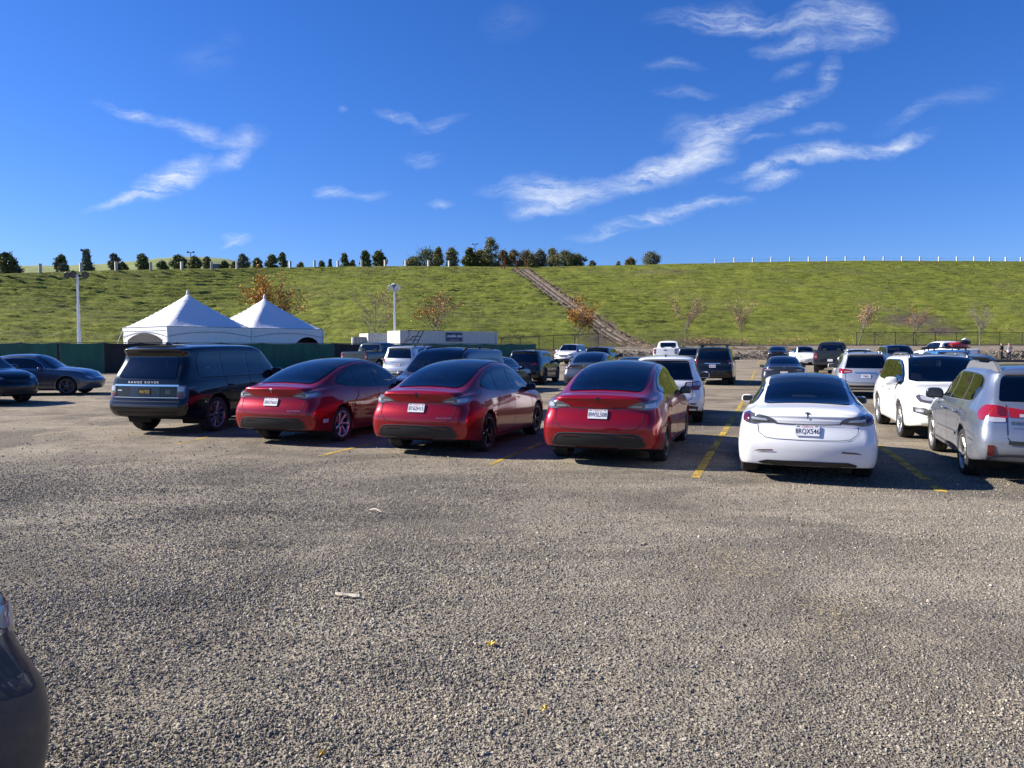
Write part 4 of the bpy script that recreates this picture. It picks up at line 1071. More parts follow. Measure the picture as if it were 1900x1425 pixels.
# ---------------------------------------------------------------- materials of the ground
def ground_material():
    m = bpy.data.materials.new('gravel_lot'); nt, N, L = nodes_of(m); g = NT(nt); b = N['Principled BSDF']
    P = g.n('ShaderNodeNewGeometry').outputs['Position']
    big = g.noise(P, .16, 5, .6); mid = g.noise(P, .9, 6, .65, .4); fine = g.noise(P, 24, 5, .75)
    st = g.mapping(P, (.25, 2.2, 1), rot=(0, 0, rad(12))); streak = g.noise(st, .9, 5, .7, .6)
    v1 = g.voro(P, 55, 'Color'); v2 = g.voro(P, 110, 'Color')
    s1 = g.n('ShaderNodeSeparateColor'); g.L.new(v1, s1.inputs[0]); s2 = g.n('ShaderNodeSeparateColor'); g.L.new(v2, s2.inputs[0])
    peb = g.ramp(g.math('MULTIPLY_ADD', s1.outputs[0], .6, g.math('MULTIPLY', s2.outputs[1], .4)), [(0,(.10,.086,.066)),(.45,(.22,.193,.150)),(.75,(.33,.292,.226)),(1,(.50,.45,.355))])
    dirt = g.ramp(mid, [(.25,(.19,.152,.107)),(.55,(.30,.248,.18)),(.8,(.40,.337,.25))])
    y = g.n('ShaderNodeSeparateXYZ'); g.L.new(P, y.inputs[0])
    far = g.math('MULTIPLY', g.math('SUBTRACT', g.math('ADD', y.outputs[1], g.math('MULTIPLY', g.math('SUBTRACT', big, .5), 14.0)), 8.5), .085, clamp=True)
    f2 = g.math('MULTIPLY', far, g.math('MULTIPLY_ADD', streak, .9, .42), clamp=True)
    c = g.mix(f2, peb, dirt)
    c = g.mix(g.ramp(streak, [(.48,0),(.68,.75)]), c, (.38,.325,.24))
    c = g.mix(g.ramp(g.noise(P, .35, 4, .6, .8), [(.40,.62),(.54,0)]), c, (.105,.092,.075))
    g.L.new(c, b.inputs['Base Color']); b.inputs['Roughness'].default_value = .95; b.inputs['Specular IOR Level'].default_value = .15
    h = g.math('ADD', g.math('MULTIPLY', g.voro(P, 45), 1.0), g.math('ADD', g.math('MULTIPLY', g.voro(P, 100), .5), g.math('MULTIPLY', fine, .4)))
    b1 = g.bump(h, .65, .03)
    b2 = g.bump(g.noise(P, 3.5, 6, .7), .6, .10, b1)
    g.L.new(b2, b.inputs['Normal']); return m
def stone_material():
    m = bpy.data.materials.new('gravel_stone'); nt, N, L = nodes_of(m); g = NT(nt); b = N['Principled BSDF']
    oi = g.n('ShaderNodeObjectInfo').outputs['Random']
    c = g.ramp(oi, [(0,(.09,.080,.066)),(.3,(.19,.170,.138)),(.6,(.31,.277,.222)),(.85,(.43,.387,.312)),(1,(.60,.55,.45))])  # random stone tones, spread wider to paint in shadow contrast between stones
    P = g.n('ShaderNodeNewGeometry').outputs['Position']
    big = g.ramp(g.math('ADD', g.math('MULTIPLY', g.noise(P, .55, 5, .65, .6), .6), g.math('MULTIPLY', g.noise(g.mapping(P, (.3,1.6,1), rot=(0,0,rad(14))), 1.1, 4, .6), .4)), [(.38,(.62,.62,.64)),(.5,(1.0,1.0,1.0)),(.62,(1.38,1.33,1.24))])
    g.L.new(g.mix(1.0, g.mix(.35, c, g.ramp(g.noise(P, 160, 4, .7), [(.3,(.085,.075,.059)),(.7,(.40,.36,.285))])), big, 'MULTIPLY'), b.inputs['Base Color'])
    b.inputs['Roughness'].default_value = .9; b.inputs['Specular IOR Level'].default_value = .2
    return m
def hill_material():
    m = bpy.data.materials.new('hill_grass'); nt, N, L = nodes_of(m); g = NT(nt); b = N['Principled BSDF']
    P = g.n('ShaderNodeNewGeometry').outputs['Position']
    at_ = g.n('ShaderNodeAttribute', attribute_name='soil').outputs['Fac']
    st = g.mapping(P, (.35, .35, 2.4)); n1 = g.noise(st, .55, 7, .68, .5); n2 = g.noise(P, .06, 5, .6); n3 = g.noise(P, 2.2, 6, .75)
    cr = g.ramp(n3, [(.30,(.045,.055,.012)),(.44,(.12,.142,.020)),(.57,(.19,.208,.036)),(.75,(.29,.295,.055))])
    cr2 = g.ramp(n1, [(.37,(.032,.037,.014)),(.45,(.105,.125,.018)),(.55,(.18,.20,.034)),(.72,(.28,.29,.045))])  # streaks along the contour: dark growth, plus shade of the steps put into colour
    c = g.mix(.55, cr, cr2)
    c = g.mix(g.ramp(n2, [(.36,.6),(.50,0)]), c, g.mix(.5, (.105,.095,.055), cr))
    dry = g.noise(g.mapping(P, (.12,.12,1.3)), 1.0, 6, .7, .6)
    c = g.mix(g.ramp(dry, [(.58,0),(.72,.55)]), c, (.15,.125,.085))
    soil = g.ramp(g.noise(P, 1.3, 7, .75), [(.3,(.036,.027,.020)),(.5,(.105,.082,.060)),(.72,(.20,.163,.122))])
    soil = g.mix(g.ramp(g.math('SUBTRACT', at_, .5), [(.55,0),(1,.85)]), soil, (.42,.36,.28))
    f = g.math('ADD', g.math('MULTIPLY', at_, 1.6), g.math('MULTIPLY', g.math('SUBTRACT', n3, .62), 1.2), clamp=True)
    c = g.mix(f, c, soil)
    g.L.new(c, b.inputs['Base Color']); b.inputs['Roughness'].default_value = .95; b.inputs['Specular IOR Level'].default_value = .1
    h = g.math('ADD', g.math('MULTIPLY', n3, .6), g.math('MULTIPLY', g.noise(P, 7, 4, .7), .35))
    g.L.new(g.bump(h, .8, .55), b.inputs['Normal']); return m

# ---------------------------------------------------------------- lot
def build_lot():
    V = []; F = []
    S = 900; xs = [-S,-120,-70,-50]+[-40+2.5*i for i in range(33)]+[50,70,120,S]; ys = [-200,-60,-20,0,6,12]+[16+1.5*i for i in range(36)]+[75,100,200,1400]
    for y in ys:
        for x in xs: V.append((x, y, gz(x, y)))
    n = len(xs)
    for j in range(len(ys)-1):
        for i in range(n-1): F.append((j*n+i, j*n+i+1, (j+1)*n+i+1, (j+1)*n+i))
    tag(mobj('ground', mesh_from('ground', V, F, ground_material(), True)), 'flat gravel and dirt car park ground', kind='structure')
# track centre line on the hill, in photo columns / rows turned into places on the slope
def on_hill(px, py):
    """first place along the view ray through a photo pixel that meets the hillside"""
    d = ray(px, py); lo = None; Y = bY(px)+1.5
    while Y < 420:
        t = Y/d.y
        if CAMH+d.z*t <= hz(d.x*t, Y, False): return Vector((d.x*t, Y, hz(d.x*t, Y, False)))
        Y += .4
    Y = cY(px); return Vector((d.x*Y/d.y, Y, crest_z(px)))
TRACK = [on_hill(*p) for p in ((968,499),(985,512),(1010,530),(1036,550),(1064,571),(1094,592),(1122,612),(1150,629),(1182,643))]+[Vector((28,104,1.4)), Vector((36,97,1.2))]
def track_dist(X, Y):
    best = (1e9, 0, 0); acc = 0
    for a, b in zip(TRACK[:-1], TRACK[1:]):
        a2, b2 = Vector((a.x, a.y)), Vector((b.x, b.y)); d = b2-a2; l = d.length; t = max(0, min(1, (Vector((X,Y))-a2).dot(d)/(l*l)))
        q = a2+d*t; e = (Vector((X,Y))-q); s = e.length
        if s < best[0]: best = (s, (1 if d.x*e.y-d.y*e.x > 0 else -1), acc+l*t)
        acc += l
    return best
def build_hill():
    cols = []; c = -700
    while c <= 2700:
        cols.append(c); c += 5 if -40 < c < 1940 else 24
    V = []; soil = []; rows = None
    for ci, c in enumerate(cols):
        b, f, k = bY(c), fY(c), cY(c); q = (c-950)/FPX; Ys = []
        Ys += [b-.5+i*.35 for i in range(9)]; e = b-.5+8*.35
        Ys += [e+(f-e)*(i+1)/14 for i in range(14)]
        Ys += [f+(k-f)*(i+1)/250 for i in range(250)]
        Ys += [k+.6*(i+1)**1.72 for i in range(40)]
        rows = len(Ys)
        for Y in Ys:
            X = q*Y; z = hz(X, Y); so = 0.0
            w = max(0.0, min(1.0, (c-860)/260.0))
            if c > 1130 and b+.9 < Y < b+3.2: so = 1.45
            if Y < f+1.5: so = max(so, (1.27 if c > 1130 and Y < f-1 else 1)* w*min(1, (f+1.5-Y)/1.5+.1)+(1-w)*.15)
            if 860 < c < 1300 and Y < k+3:
                d, sd, al = track_dist(X, Y)
                if d < 2.4: z -= .45; so = 1.0
                elif d < 2.9+1.4*fbm(X*.22, Y*.22, 3): so = max(so, .8)
            for (mx, my, rx, ry, st) in ((1690,594,55,12,.6),(1745,614,38,9,.6),(1650,574,30,5,.35),(1240,505,60,5,.35),(1310,634,70,6,.6),(1120,628,40,20,.55)):
                if abs(c-mx) < rx*2:
                    py = 643-(z-CAMH)*FPX/Y
                    e2 = ((c-mx)/rx)**2+((py-my)/ry)**2
                    if e2 < 1.6: so = max(so, st*max(0, 1-e2/1.6)+.25*st)
            V.append((X, Y, z)); soil.append(so)
    F = []
    for i in range(len(cols)-1):
        for j in range(rows-1): F.append((i*rows+j, (i+1)*rows+j, (i+1)*rows+j+1, i*rows+j+1))
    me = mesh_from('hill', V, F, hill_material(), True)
    a = me.attributes.new('soil', 'FLOAT', 'POINT'); a.data.foreach_set('value', soil)
    tag(mobj('hill', me), 'green grassy hillside behind the car park with a dirt track cut into it', kind='structure')
    # the far, higher hill seen over the crest on the left
    V = []; F = []; pr = pchip([(-400,486),(60,494),(150,492),(220,488),(280,482),(340,478),(385,478),(430,483),(470,492),(560,508),(700,520)])
    cs = list(range(-400, 701, 8))
    for c in cs:
        for j in range(12):
            Y = 380+22*j; zt = CAMH+(643-pr(c))/FPX*600; s = j/11
            V.append(((c-950)/FPX*Y, Y, -6+(zt+6)*sin(s*pi/2)**.9+.8*fbm(c*.03, j*.7)))
    for i in range(len(cs)-1):
        for j in range(11): F.append((i*12+j, (i+1)*12+j, (i+1)*12+j+1, i*12+j+1))
    me = mesh_from('far_hill', V, F, _hill_far(), True); tag(mobj('far_hill', me), 'pale green higher hill in the distance', kind='structure')
def _hill_far():
    m = bpy.data.materials.new('far_grass'); nt, N, L = nodes_of(m); g = NT(nt); b = N['Principled BSDF']
    P = g.n('ShaderNodeNewGeometry').outputs['Position']
    g.L.new(g.ramp(g.noise(P, .09, 6, .65, .4), [(.3,(.09,.12,.03)),(.5,(.14,.175,.042)),(.7,(.20,.23,.07))]), b.inputs['Base Color']); b.inputs['Roughness'].default_value = 1
    return m

# ---------------------------------------------------------------- the dirt track: two pale ruts, a dark middle, clods thrown up on both sides
def build_track():
    P = []
    for a, b in zip(TRACK[:-1], TRACK[1:]):
        n = max(1, int((b-a).length/.45)); P += [a.lerp(b, k/n) for k in range(n)]
    P.append(TRACK[-1])
    for _ in range(6): P = [P[0]]+[P[k-1]*.25+P[k]*.5+P[k+1]*.25 for k in range(1, len(P)-1)]+[P[-1]]
    V, F, A = [], [], []; M = 30; W = 3.3
    for k, p in enumerate(P):
        d = (P[min(k+1, len(P)-1)]-P[max(k-1, 0)]); d.z = 0; d.normalize(); n = Vector((d.y, -d.x, 0)); wob = .16*fbm(k*.10, 2.0, 3)
        for j in range(M+1):
            u = -W+2*W*j/M; q = p+n*(u+wob); h = hz(q.x, q.y, False); e = abs(u)/.84
            lump = max(0, fbm(q.x*.75, q.y*.75, 4)+.15)
            prof = -.10-.12*math.exp(-((e-.85)/.28)**2)+.05*math.exp(-(e/.3)**2) if e < 1.35 else (.10+.62*lump)*math.exp(-((e-1.95)/.50)**2)-.10-.55*smooth((e-2.5)/.8)
            V.append((q.x, q.y, h+.12+prof+.05*fbm(q.x*1.9, q.y*1.9, 3))); A.append(math.exp(-((abs(u)/.84-.85-.1*fbm(k*.2, u, 2))/.26)**2) if abs(u) < 1.3 else 0.0)
    for k in range(len(P)-1):
        for j in range(M): F.append((k*(M+1)+j, k*(M+1)+j+1, (k+1)*(M+1)+j+1, (k+1)*(M+1)+j))
    m = bpy.data.materials.new('track_soil'); nt, N, L = nodes_of(m); g = NT(nt); b = N['Principled BSDF']
    Pn = g.n('ShaderNodeNewGeometry').outputs['Position']; a = g.n('ShaderNodeAttribute', attribute_name='rut').outputs['Fac']; nz = g.noise(Pn, 1.1, 7, .75)
    base = g.ramp(nz, [(.32,(.030,.023,.017)),(.5,(.085,.066,.048)),(.7,(.17,.135,.10))]); rut = g.ramp(g.noise(Pn, .6, 6, .7), [(.3,(.20,.165,.125)),(.6,(.36,.305,.235))])
    g.L.new(g.mix(g.math('MULTIPLY', a, g.math('MULTIPLY_ADD', nz, 1.0, .45), clamp=True), base, rut), b.inputs['Base Color']); b.inputs['Roughness'].default_value = .95; b.inputs['Specular IOR Level'].default_value = .1
    g.L.new(g.bump(g.noise(Pn, 3.0, 6, .7), .7, .2), b.inputs['Normal'])
    me = mesh_from('dirt_track', V, F, m, True)
    if sum(p.normal.z for p in me.polygons) < 0: me.flip_normals()
    at_ = me.attributes.new('rut', 'FLOAT', 'POINT'); at_.data.foreach_set('value', A)
    tag(mobj('dirt_track', me), 'dark dirt track with two pale wheel ruts running up the hill', kind='structure')

# ---------------------------------------------------------------- painted bay lines, worn
def line_material(name, wear, col=(.50,.33,.035)):
    m = bpy.data.materials.new(name); nt, N, L = nodes_of(m); g = NT(nt); b = N['Principled BSDF']; out = N['Material Output']
    P = g.n('ShaderNodeNewGeometry').outputs['Position']
    n = g.math('ADD', g.math('MULTIPLY', g.noise(P, 2.2, 5, .7), .55), g.math('MULTIPLY', g.noise(P, 30, 5, .8), .45))
    a = g.ramp(n, [(wear-.05, 0), (wear+.05, 1)])
    b.inputs['Base Color'].default_value = (*col, 1); b.inputs['Roughness'].default_value = .85
    tr = g.n('ShaderNodeBsdfTransparent'); mx = g.n('ShaderNodeMixShader'); g.L.new(a, mx.inputs[0]); g.L.new(tr.outputs[0], mx.inputs[1]); g.L.new(b.outputs[0], mx.inputs[2]); g.L.new(mx.outputs[0], out.inputs['Surface'])
    return m
def build_lines():
    fresh = line_material('worn_yellow_paint', .475); faint = line_material('faint_yellow_paint', .51); pale = line_material('pale_paint', .465, (.46,.36,.20))
    segs = [((1290,886),(1362,772),.13,fresh),((1366,768),(1383,735),.13,fresh),((1389,716),(1402,684),.12,fresh),((1405,676),(1411,668),.12,fresh),
            ((1632,826),(1748,912),.15,fresh),((905,863),(1005,822),.11,fresh),((592,846),(704,819),.10,fresh),((330,824),(440,797),.09,faint),
            ((62,808),(225,790),.08,pale),((0,781),(190,764),.06,pale),((110,757),(190,745),.05,pale),((110,754),(190,755),.05,pale),
            ((1262,802),(1366,810),.08,faint),((1640,824),(1730,827),.09,pale),((985,826),(1010,828),.05,faint)]
    for a, b, w, m in segs:
        A, B = gp(*a, .006), gp(*b, .006); d = (B-A).normalized(); n = Vector((-d.y, d.x, 0))*w/2*.95
        k = max(2, int((B-A).length/.4)); V, F = [], []
        for i in range(k+1):
            p = A.lerp(B, i/k); p.z = gz(p.x, p.y)+.006; V += [p-n, p+n]
        for i in range(k): F.append((2*i, 2*i+2, 2*i+3, 2*i+1))
        me = mesh_from('parking_line', V, F, m, False)
        if me.polygons[0].normal.z < 0: me.flip_normals()
        tag(mobj('parking_line', me), 'worn yellow painted parking bay line on the ground', kind='structure')

# ---------------------------------------------------------------- loose stones and straw
def scatter(name, verts, faces, dens_attr, density, maker, label, smin, smax, seed=1, flat=False):
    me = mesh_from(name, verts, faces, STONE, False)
    a = me.attributes.new('dens', 'FLOAT', 'POINT'); a.data.foreach_set('value', dens_attr)
    o = mobj(name, me); tag(o, label, kind='stuff')
    ng = bpy.data.node_groups.new('scatter_'+name, 'GeometryNodeTree')
    ng.interface.new_socket('Geometry', in_out='INPUT', socket_type='NodeSocketGeometry'); ng.interface.new_socket('Geometry', in_out='OUTPUT', socket_type='NodeSocketGeometry')
    N, L = ng.nodes, ng.links; gi = N.new('NodeGroupInput'); go = N.new('NodeGroupOutput')
    dp = N.new('GeometryNodeDistributePointsOnFaces'); L.new(gi.outputs[0], dp.inputs['Mesh']); dp.inputs['Seed'].default_value = seed
    na = N.new('GeometryNodeInputNamedAttribute'); na.data_type = 'FLOAT'; na.inputs['Name'].default_value = 'dens'
    mu = N.new('ShaderNodeMath'); mu.operation = 'MULTIPLY'; L.new(na.outputs['Attribute'], mu.inputs[0]); mu.inputs[1].default_value = density; L.new(mu.outputs[0], dp.inputs['Density'])
    src = maker(N, L)
    ip = N.new('GeometryNodeInstanceOnPoints'); L.new(dp.outputs['Points'], ip.inputs['Points']); L.new(src, ip.inputs['Instance']); ip.inputs['Pick Instance'].default_value = True
    r = N.new('FunctionNodeRandomValue'); r.data_type = 'FLOAT_VECTOR'; t = .5 if flat else 1.0
    r.inputs[0].default_value = (-.35*t if flat else 0, -.35*t if flat else 0, 0); r.inputs[1].default_value = (.35 if flat else 6.28, .35 if flat else 6.28, 6.28); L.new(r.outputs[0], ip.inputs['Rotation'])
    s1 = N.new('FunctionNodeRandomValue'); s1.data_type = 'FLOAT'; s1.inputs[2].default_value = 0; s1.inputs[3].default_value = 1; s1.inputs['Seed'].default_value = 5
    pw = N.new('ShaderNodeMath'); pw.operation = 'POWER'; L.new(s1.outputs[1], pw.inputs[0]); pw.inputs[1].default_value = 2.6
    mr = N.new('ShaderNodeMapRange'); L.new(pw.outputs[0], mr.inputs[0]); mr.inputs[3].default_value = smin; mr.inputs[4].default_value = smax; L.new(mr.outputs[0], ip.inputs['Scale'])
    L.new(ip.outputs[0], go.inputs[0])
    md = o.modifiers.new('scatter', 'NODES'); md.node_group = ng; return o
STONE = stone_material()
def stone_maker(N, L):
    jn = N.new('GeometryNodeJoinGeometry')
    for k in range(5):
        ic = N.new('GeometryNodeMeshIcoSphere'); ic.inputs['Radius'].default_value = 1; ic.inputs['Subdivisions'].default_value = 2
        sp = N.new('GeometryNodeSetPosition'); L.new(ic.outputs[0], sp.inputs['Geometry'])
        pos = N.new('GeometryNodeInputPosition'); nz = N.new('ShaderNodeTexNoise'); nz.noise_dimensions = '4D'; nz.inputs['W'].default_value = k*7.3; nz.inputs['Scale'].default_value = .9; nz.inputs['Detail'].default_value = 1
        L.new(pos.outputs[0], nz.inputs['Vector'])
        vm = N.new('ShaderNodeVectorMath'); vm.operation = 'SUBTRACT'; L.new(nz.outputs['Color'], vm.inputs[0]); vm.inputs[1].default_value = (.5,.5,.5)
        sc = N.new('ShaderNodeVectorMath'); sc.operation = 'SCALE'; L.new(vm.outputs[0], sc.inputs[0]); sc.inputs['Scale'].default_value = 2.2; L.new(sc.outputs[0], sp.inputs['Offset'])
        tf = N.new('GeometryNodeTransform'); L.new(sp.outputs[0], tf.inputs['Geometry']); tf.inputs['Scale'].default_value = (1, .75+.08*(k % 3), .5+.06*k)
        sm = N.new('GeometryNodeSetMaterial'); L.new(tf.outputs[0], sm.inputs['Geometry']); sm.inputs['Material'].default_value = STONE
        gi = N.new('GeometryNodeGeometryToInstance'); L.new(sm.outputs[0], gi.inputs[0]); L.new(gi.outputs[0], jn.inputs[0])
    return jn.outputs[0]
def straw_maker(N, L):
    cb = N.new('GeometryNodeMeshCube'); cb.inputs['Size'].default_value = (1, .05, .035)
    sm = N.new('GeometryNodeSetMaterial'); L.new(cb.outputs[0], sm.inputs['Geometry']); sm.inputs['Material'].default_value = mat('dry_straw', (.46,.38,.20), .8)
    gi = N.new('GeometryNodeGeometryToInstance'); L.new(sm.outputs[0], gi.inputs[0]); return gi.outputs[0]
def grid(x0, x1, y0, y1, nx, ny, z, f):
    V, F, D = [], [], []
    for j in range(ny+1):
        for i in range(nx+1):
            y = y0+(y1-y0)*j/ny; x = (x0+(x1-x0)*i/nx)*(1 if x0 > -1.01 and x1 < 1.01 and False else 1)
            V.append((x, y, z)); D.append(max(0.0, f(x, y)))
    for j in range(ny):
        for i in range(nx): F.append((j*(nx+1)+i, j*(nx+1)+i+1, (j+1)*(nx+1)+i+1, (j+1)*(nx+1)+i))
    return V, F, D
def wedge(y0, y1, ny, nx, z, f, k=.92):
    V, F, D = [], [], []
    for j in range(ny+1):
        y = y0*(y1/y0)**(j/ny)
        for i in range(nx+1):
            x = (-1+2*i/nx)*k*y; V.append((x, y, z)); D.append(max(0.0, f(x, y)))
    for j in range(ny):
        for i in range(nx): F.append((j*(nx+1)+i, j*(nx+1)+i+1, (j+1)*(nx+1)+i+1, (j+1)*(nx+1)+i))
    return V, F, D
def build_scatter():
    def side(x, y): return smooth((1.3+.9*fbm(x*.25+1, y*.25, 3)-x)/3.2)      # coarse on the left, packed fines on the right
    def dn(x, y): return max(.15, .62+1.1*fbm(x*.5+3, y*.7, 4))*(.45+.55*side(x, y))*max(0, min(1, (13.5-y)/9.5))
    def dc(x, y): return max(.03, .5+1.5*fbm(x*.42+13, y*.6, 4))*(.10+.95*side(x, y))*max(0, min(1, (12.5-y)/8))
    scatter('fine_gravel', *wedge(2.6, 13.5, 26, 30, .002, dn), 6500, stone_maker, 'fine grey gravel packed over the foreground', .0028, .0085, 3)
    scatter('loose_gravel', *wedge(2.6, 12.5, 26, 30, .003, dc), 3000, stone_maker, 'loose coarser gravel stones in the left foreground', .005, .0135, 33)
    def db(x, y): return max(0, .25+fbm(x*.6+40, y*.6, 3))*max(0, min(1, (26-y)/8))
    scatter('coarse_gravel', *wedge(2.6, 26, 24, 30, .004, db), 22, stone_maker, 'larger stones strewn over the gravel', .008, .020, 9)
    def ds(x, y):
        s = 0
        for px, py, r in ((1548,1130,.35),(1345,1030,.3),(1540,1170,.3),(1360,1060,.5)):
            q = gp(px, py); s = max(s, 1-(Vector((x,y,0))-q).length/r)
        return .012+max(0, s)
    scatter('straw', *wedge(3, 14, 40, 50, .014, ds), 1300, straw_maker, 'bits of dry straw lying on the gravel', .02, .055, 4, True)

def grass_maker(N, L):
    jn = N.new('GeometryNodeJoinGeometry'); rng = random.Random(8); GM = grass_material()
    for k in range(4):
        j2 = N.new('GeometryNodeJoinGeometry')
        for b in range(9):
            c = N.new('GeometryNodeMeshCone'); c.fill_type = 'NONE'; c.inputs['Vertices'].default_value = 3; c.inputs['Radius Top'].default_value = .004; c.inputs['Radius Bottom'].default_value = rng.uniform(.06, .12); c.inputs['Depth'].default_value = rng.uniform(.35, .75)
            t = N.new('GeometryNodeTransform'); L.new(c.outputs[0], t.inputs['Geometry']); t.inputs['Translation'].default_value = (rng.gauss(0,.28), rng.gauss(0,.28), -.05); t.inputs['Rotation'].default_value = (rng.gauss(0,.45), rng.gauss(0,.45), 0); L.new(t.outputs[0], j2.inputs[0])
        sm = N.new('GeometryNodeSetMaterial'); L.new(j2.outputs[0], sm.inputs['Geometry']); sm.inputs['Material'].default_value = GM
        gi = N.new('GeometryNodeGeometryToInstance'); L.new(sm.outputs[0], gi.inputs[0]); L.new(gi.outputs[0], jn.inputs[0])
    return jn.outputs[0]
def grass_material():
    m = bpy.data.materials.new('grass_blades'); nt, N, L = nodes_of(m); g = NT(nt); b = N['Principled BSDF']
    P = g.n('ShaderNodeNewGeometry').outputs['Position']; oi = g.n('ShaderNodeObjectInfo').outputs['Random']
    n = g.math('ADD', g.math('MULTIPLY', g.noise(g.mapping(P, (.30,.30,2.0)), .42, 7, .70), .75), g.math('MULTIPLY', oi, .25))
    c = g.ramp(n, [(.33,(.085,.098,.018)),(.44,(.155,.172,.032)),(.56,(.25,.267,.05)),(.74,(.38,.38,.085))])
    dry = g.ramp(g.noise(g.mapping(P, (.12,.12,1.0)), 1.0, 6, .7, .6), [(.58,0),(.74,.8)])
    g.L.new(g.mix(dry, c, (.22,.18,.10)), b.inputs['Base Color']); b.inputs['Roughness'].default_value = .8; b.inputs['Specular IOR Level'].default_value = .15
    return m
def build_grass():
    V, F, D = [], [], []; cols = list(range(-140, 2041, 20)); R = 90
    for c in cols:
        f, k = fY(c)+.5, cY(c)+4; q = (c-950)/FPX
        for j in range(R+1):
            Y = f+(k-f)*j/R; X = q*Y; d = 1.0
            if 860 < c < 1300:
                td = track_dist(X, Y)[0]; d = max(0, min(1, (td-1.7)/1.8))
            py = 643-(hz(X, Y, False)-CAMH)*FPX/Y
            for mx, my, rx, ry in ((1690,594,50,11),(1745,614,34,8),(1120,628,40,20)):
                if ((c-mx)/rx)**2+((py-my)/ry)**2 < 1: d *= .15
            V.append((X, Y, hz(X, Y, True)-.08)); D.append(d*max(.05, min(1.2, .55+1.3*fbm(X*.05+7, V[-1][2]*.65, 4))))
    for i in range(len(cols)-1):
        for j in range(R): F.append((i*(R+1)+j, (i+1)*(R+1)+j, (i+1)*(R+1)+j+1, i*(R+1)+j+1))
    scatter('hill_grass', V, F, D, 7.0, grass_maker, 'tufted green grass growing over the hillside', .14, .42, 21, True)

# ---------------------------------------------------------------- sky
def build_world():
    w = bpy.data.worlds.new('World'); SC.world = w; w.use_nodes = True; nt = w.node_tree; nt.nodes.clear(); g = NT(nt)
    out = g.n('ShaderNodeOutputWorld'); bg = g.n('ShaderNodeBackground'); bg.inputs['Strength'].default_value = SKY_STRENGTH
    sky = g.n('ShaderNodeTexSky', sky_type='NISHITA', sun_disc=False)
    sky.sun_elevation = rad(SUN_EL); sky.sun_rotation = rad(-90+SUN_AZ); sky.altitude = 50; sky.air_density = 1.0; sky.dust_density = .35; sky.ozone_density = 2.4
    hs = g.n('ShaderNodeHueSaturation'); hs.inputs['Saturation'].default_value = SKY_SAT; hs.inputs['Value'].default_value = 1.0; g.L.new(g.mix(1.0, sky.outputs[0], (.66,.83,1.36), 'MULTIPLY'), hs.inputs['Color'])
    dvec = g.n('ShaderNodeTexCoord').outputs['Generated']; s = g.n('ShaderNodeSeparateXYZ'); g.L.new(dvec, s.inputs[0])
    yy = g.math('MAXIMUM', s.outputs[1], .02); u = g.math('DIVIDE', s.outputs[0], yy); v = g.math('DIVIDE', s.outputs[2], yy)
    uv = g.n('ShaderNodeCombineXYZ'); g.L.new(u, uv.inputs[0]); g.L.new(v, uv.inputs[1]); uv = uv.outputs[0]
    nw = g.n('ShaderNodeTexNoise'); g.L.new(uv, nw.inputs['Vector']); nw.inputs['Scale'].default_value = 9; nw.inputs['Detail'].default_value = 6; nw.inputs['Roughness'].default_value = .6
    off = g.n('ShaderNodeVectorMath', operation='SUBTRACT'); g.L.new(nw.outputs['Color'], off.inputs[0]); off.inputs[1].default_value = (.5,.5,.5)
    sc = g.n('ShaderNodeVectorMath', operation='SCALE'); g.L.new(off.outputs[0], sc.inputs[0]); sc.inputs['Scale'].default_value = .055
    ad = g.n('ShaderNodeVectorMath', operation='ADD'); g.L.new(uv, ad.inputs[0]); g.L.new(sc.outputs[0], ad.inputs[1]); wv = ad.outputs[0]
    def uvof(px, py):
        d = ray(px, py); return d.x/d.y, d.z/d.y
    B = CLOUDS; total = None
    for x0, y0, x1, y1, wd, it in B:
        a, b = uvof(x0, y0), uvof(x1, y1); cx, cy = (a[0]+b[0])/2, (a[1]+b[1])/2; dx, dy = b[0]-a[0], b[1]-a[1]
        ln = math.hypot(dx, dy)/2
        mp = g.mapping(wv, (ln*1.38, wd*.95/FPX, 1), (cx, cy, 0), (0, 0, atan2(dy, dx)), 'TEXTURE')
        gr = g.n('ShaderNodeTexGradient', gradient_type='SPHERICAL'); g.L.new(mp, gr.inputs[0])
        q = g.math('MULTIPLY', g.math('POWER', gr.outputs['Fac'], 1.15), it)
        total = q if total is None else g.math('SMOOTH_MAX', total, q, .08) if False else g.math('ADD', total, g.math('MULTIPLY', q, g.math('SUBTRACT', 1.0, g.math('MULTIPLY', total, .6), clamp=True)))
    fib = g.noise(g.mapping(wv, (7, 60, 1), rot=(0, 0, rad(-20))), 1.0, 7, .70, .9); fib2 = g.noise(g.mapping(wv, (30, 75, 1), rot=(0, 0, rad(-38))), 1.0, 6, .72, .5)
    tex = g.math('ADD', g.math('MULTIPLY', fib, .75), g.math('MULTIPLY', fib2, .45))
    cl = g.math('ADD', g.math('MULTIPLY', total, g.math('MAXIMUM', g.math('MULTIPLY_ADD', tex, 3.9, -1.84), 0)), g.math('MULTIPLY', g.math('MULTIPLY', total, total), .26), clamp=True)
    front = g.math('MULTIPLY', g.math('GREATER_THAN', s.outputs[1], .05), cl)
    cl2 = g.math('MINIMUM', g.math('MULTIPLY', front, .92), .84)
    c = g.mix(cl2, hs.outputs['Color'], CLOUD_COL)
    g.L.new(c, bg.inputs['Color']); g.L.new(bg.outputs[0], out.inputs['Surface'])
    try: w.cycles.sampling_method = 'MANUAL'; w.cycles.sample_map_resolution = 512
    except Exception: pass
SKY_STRENGTH, SKY_SAT, CLOUD_COL = .055, 1.12, (7.2, 7.9, 9.0)
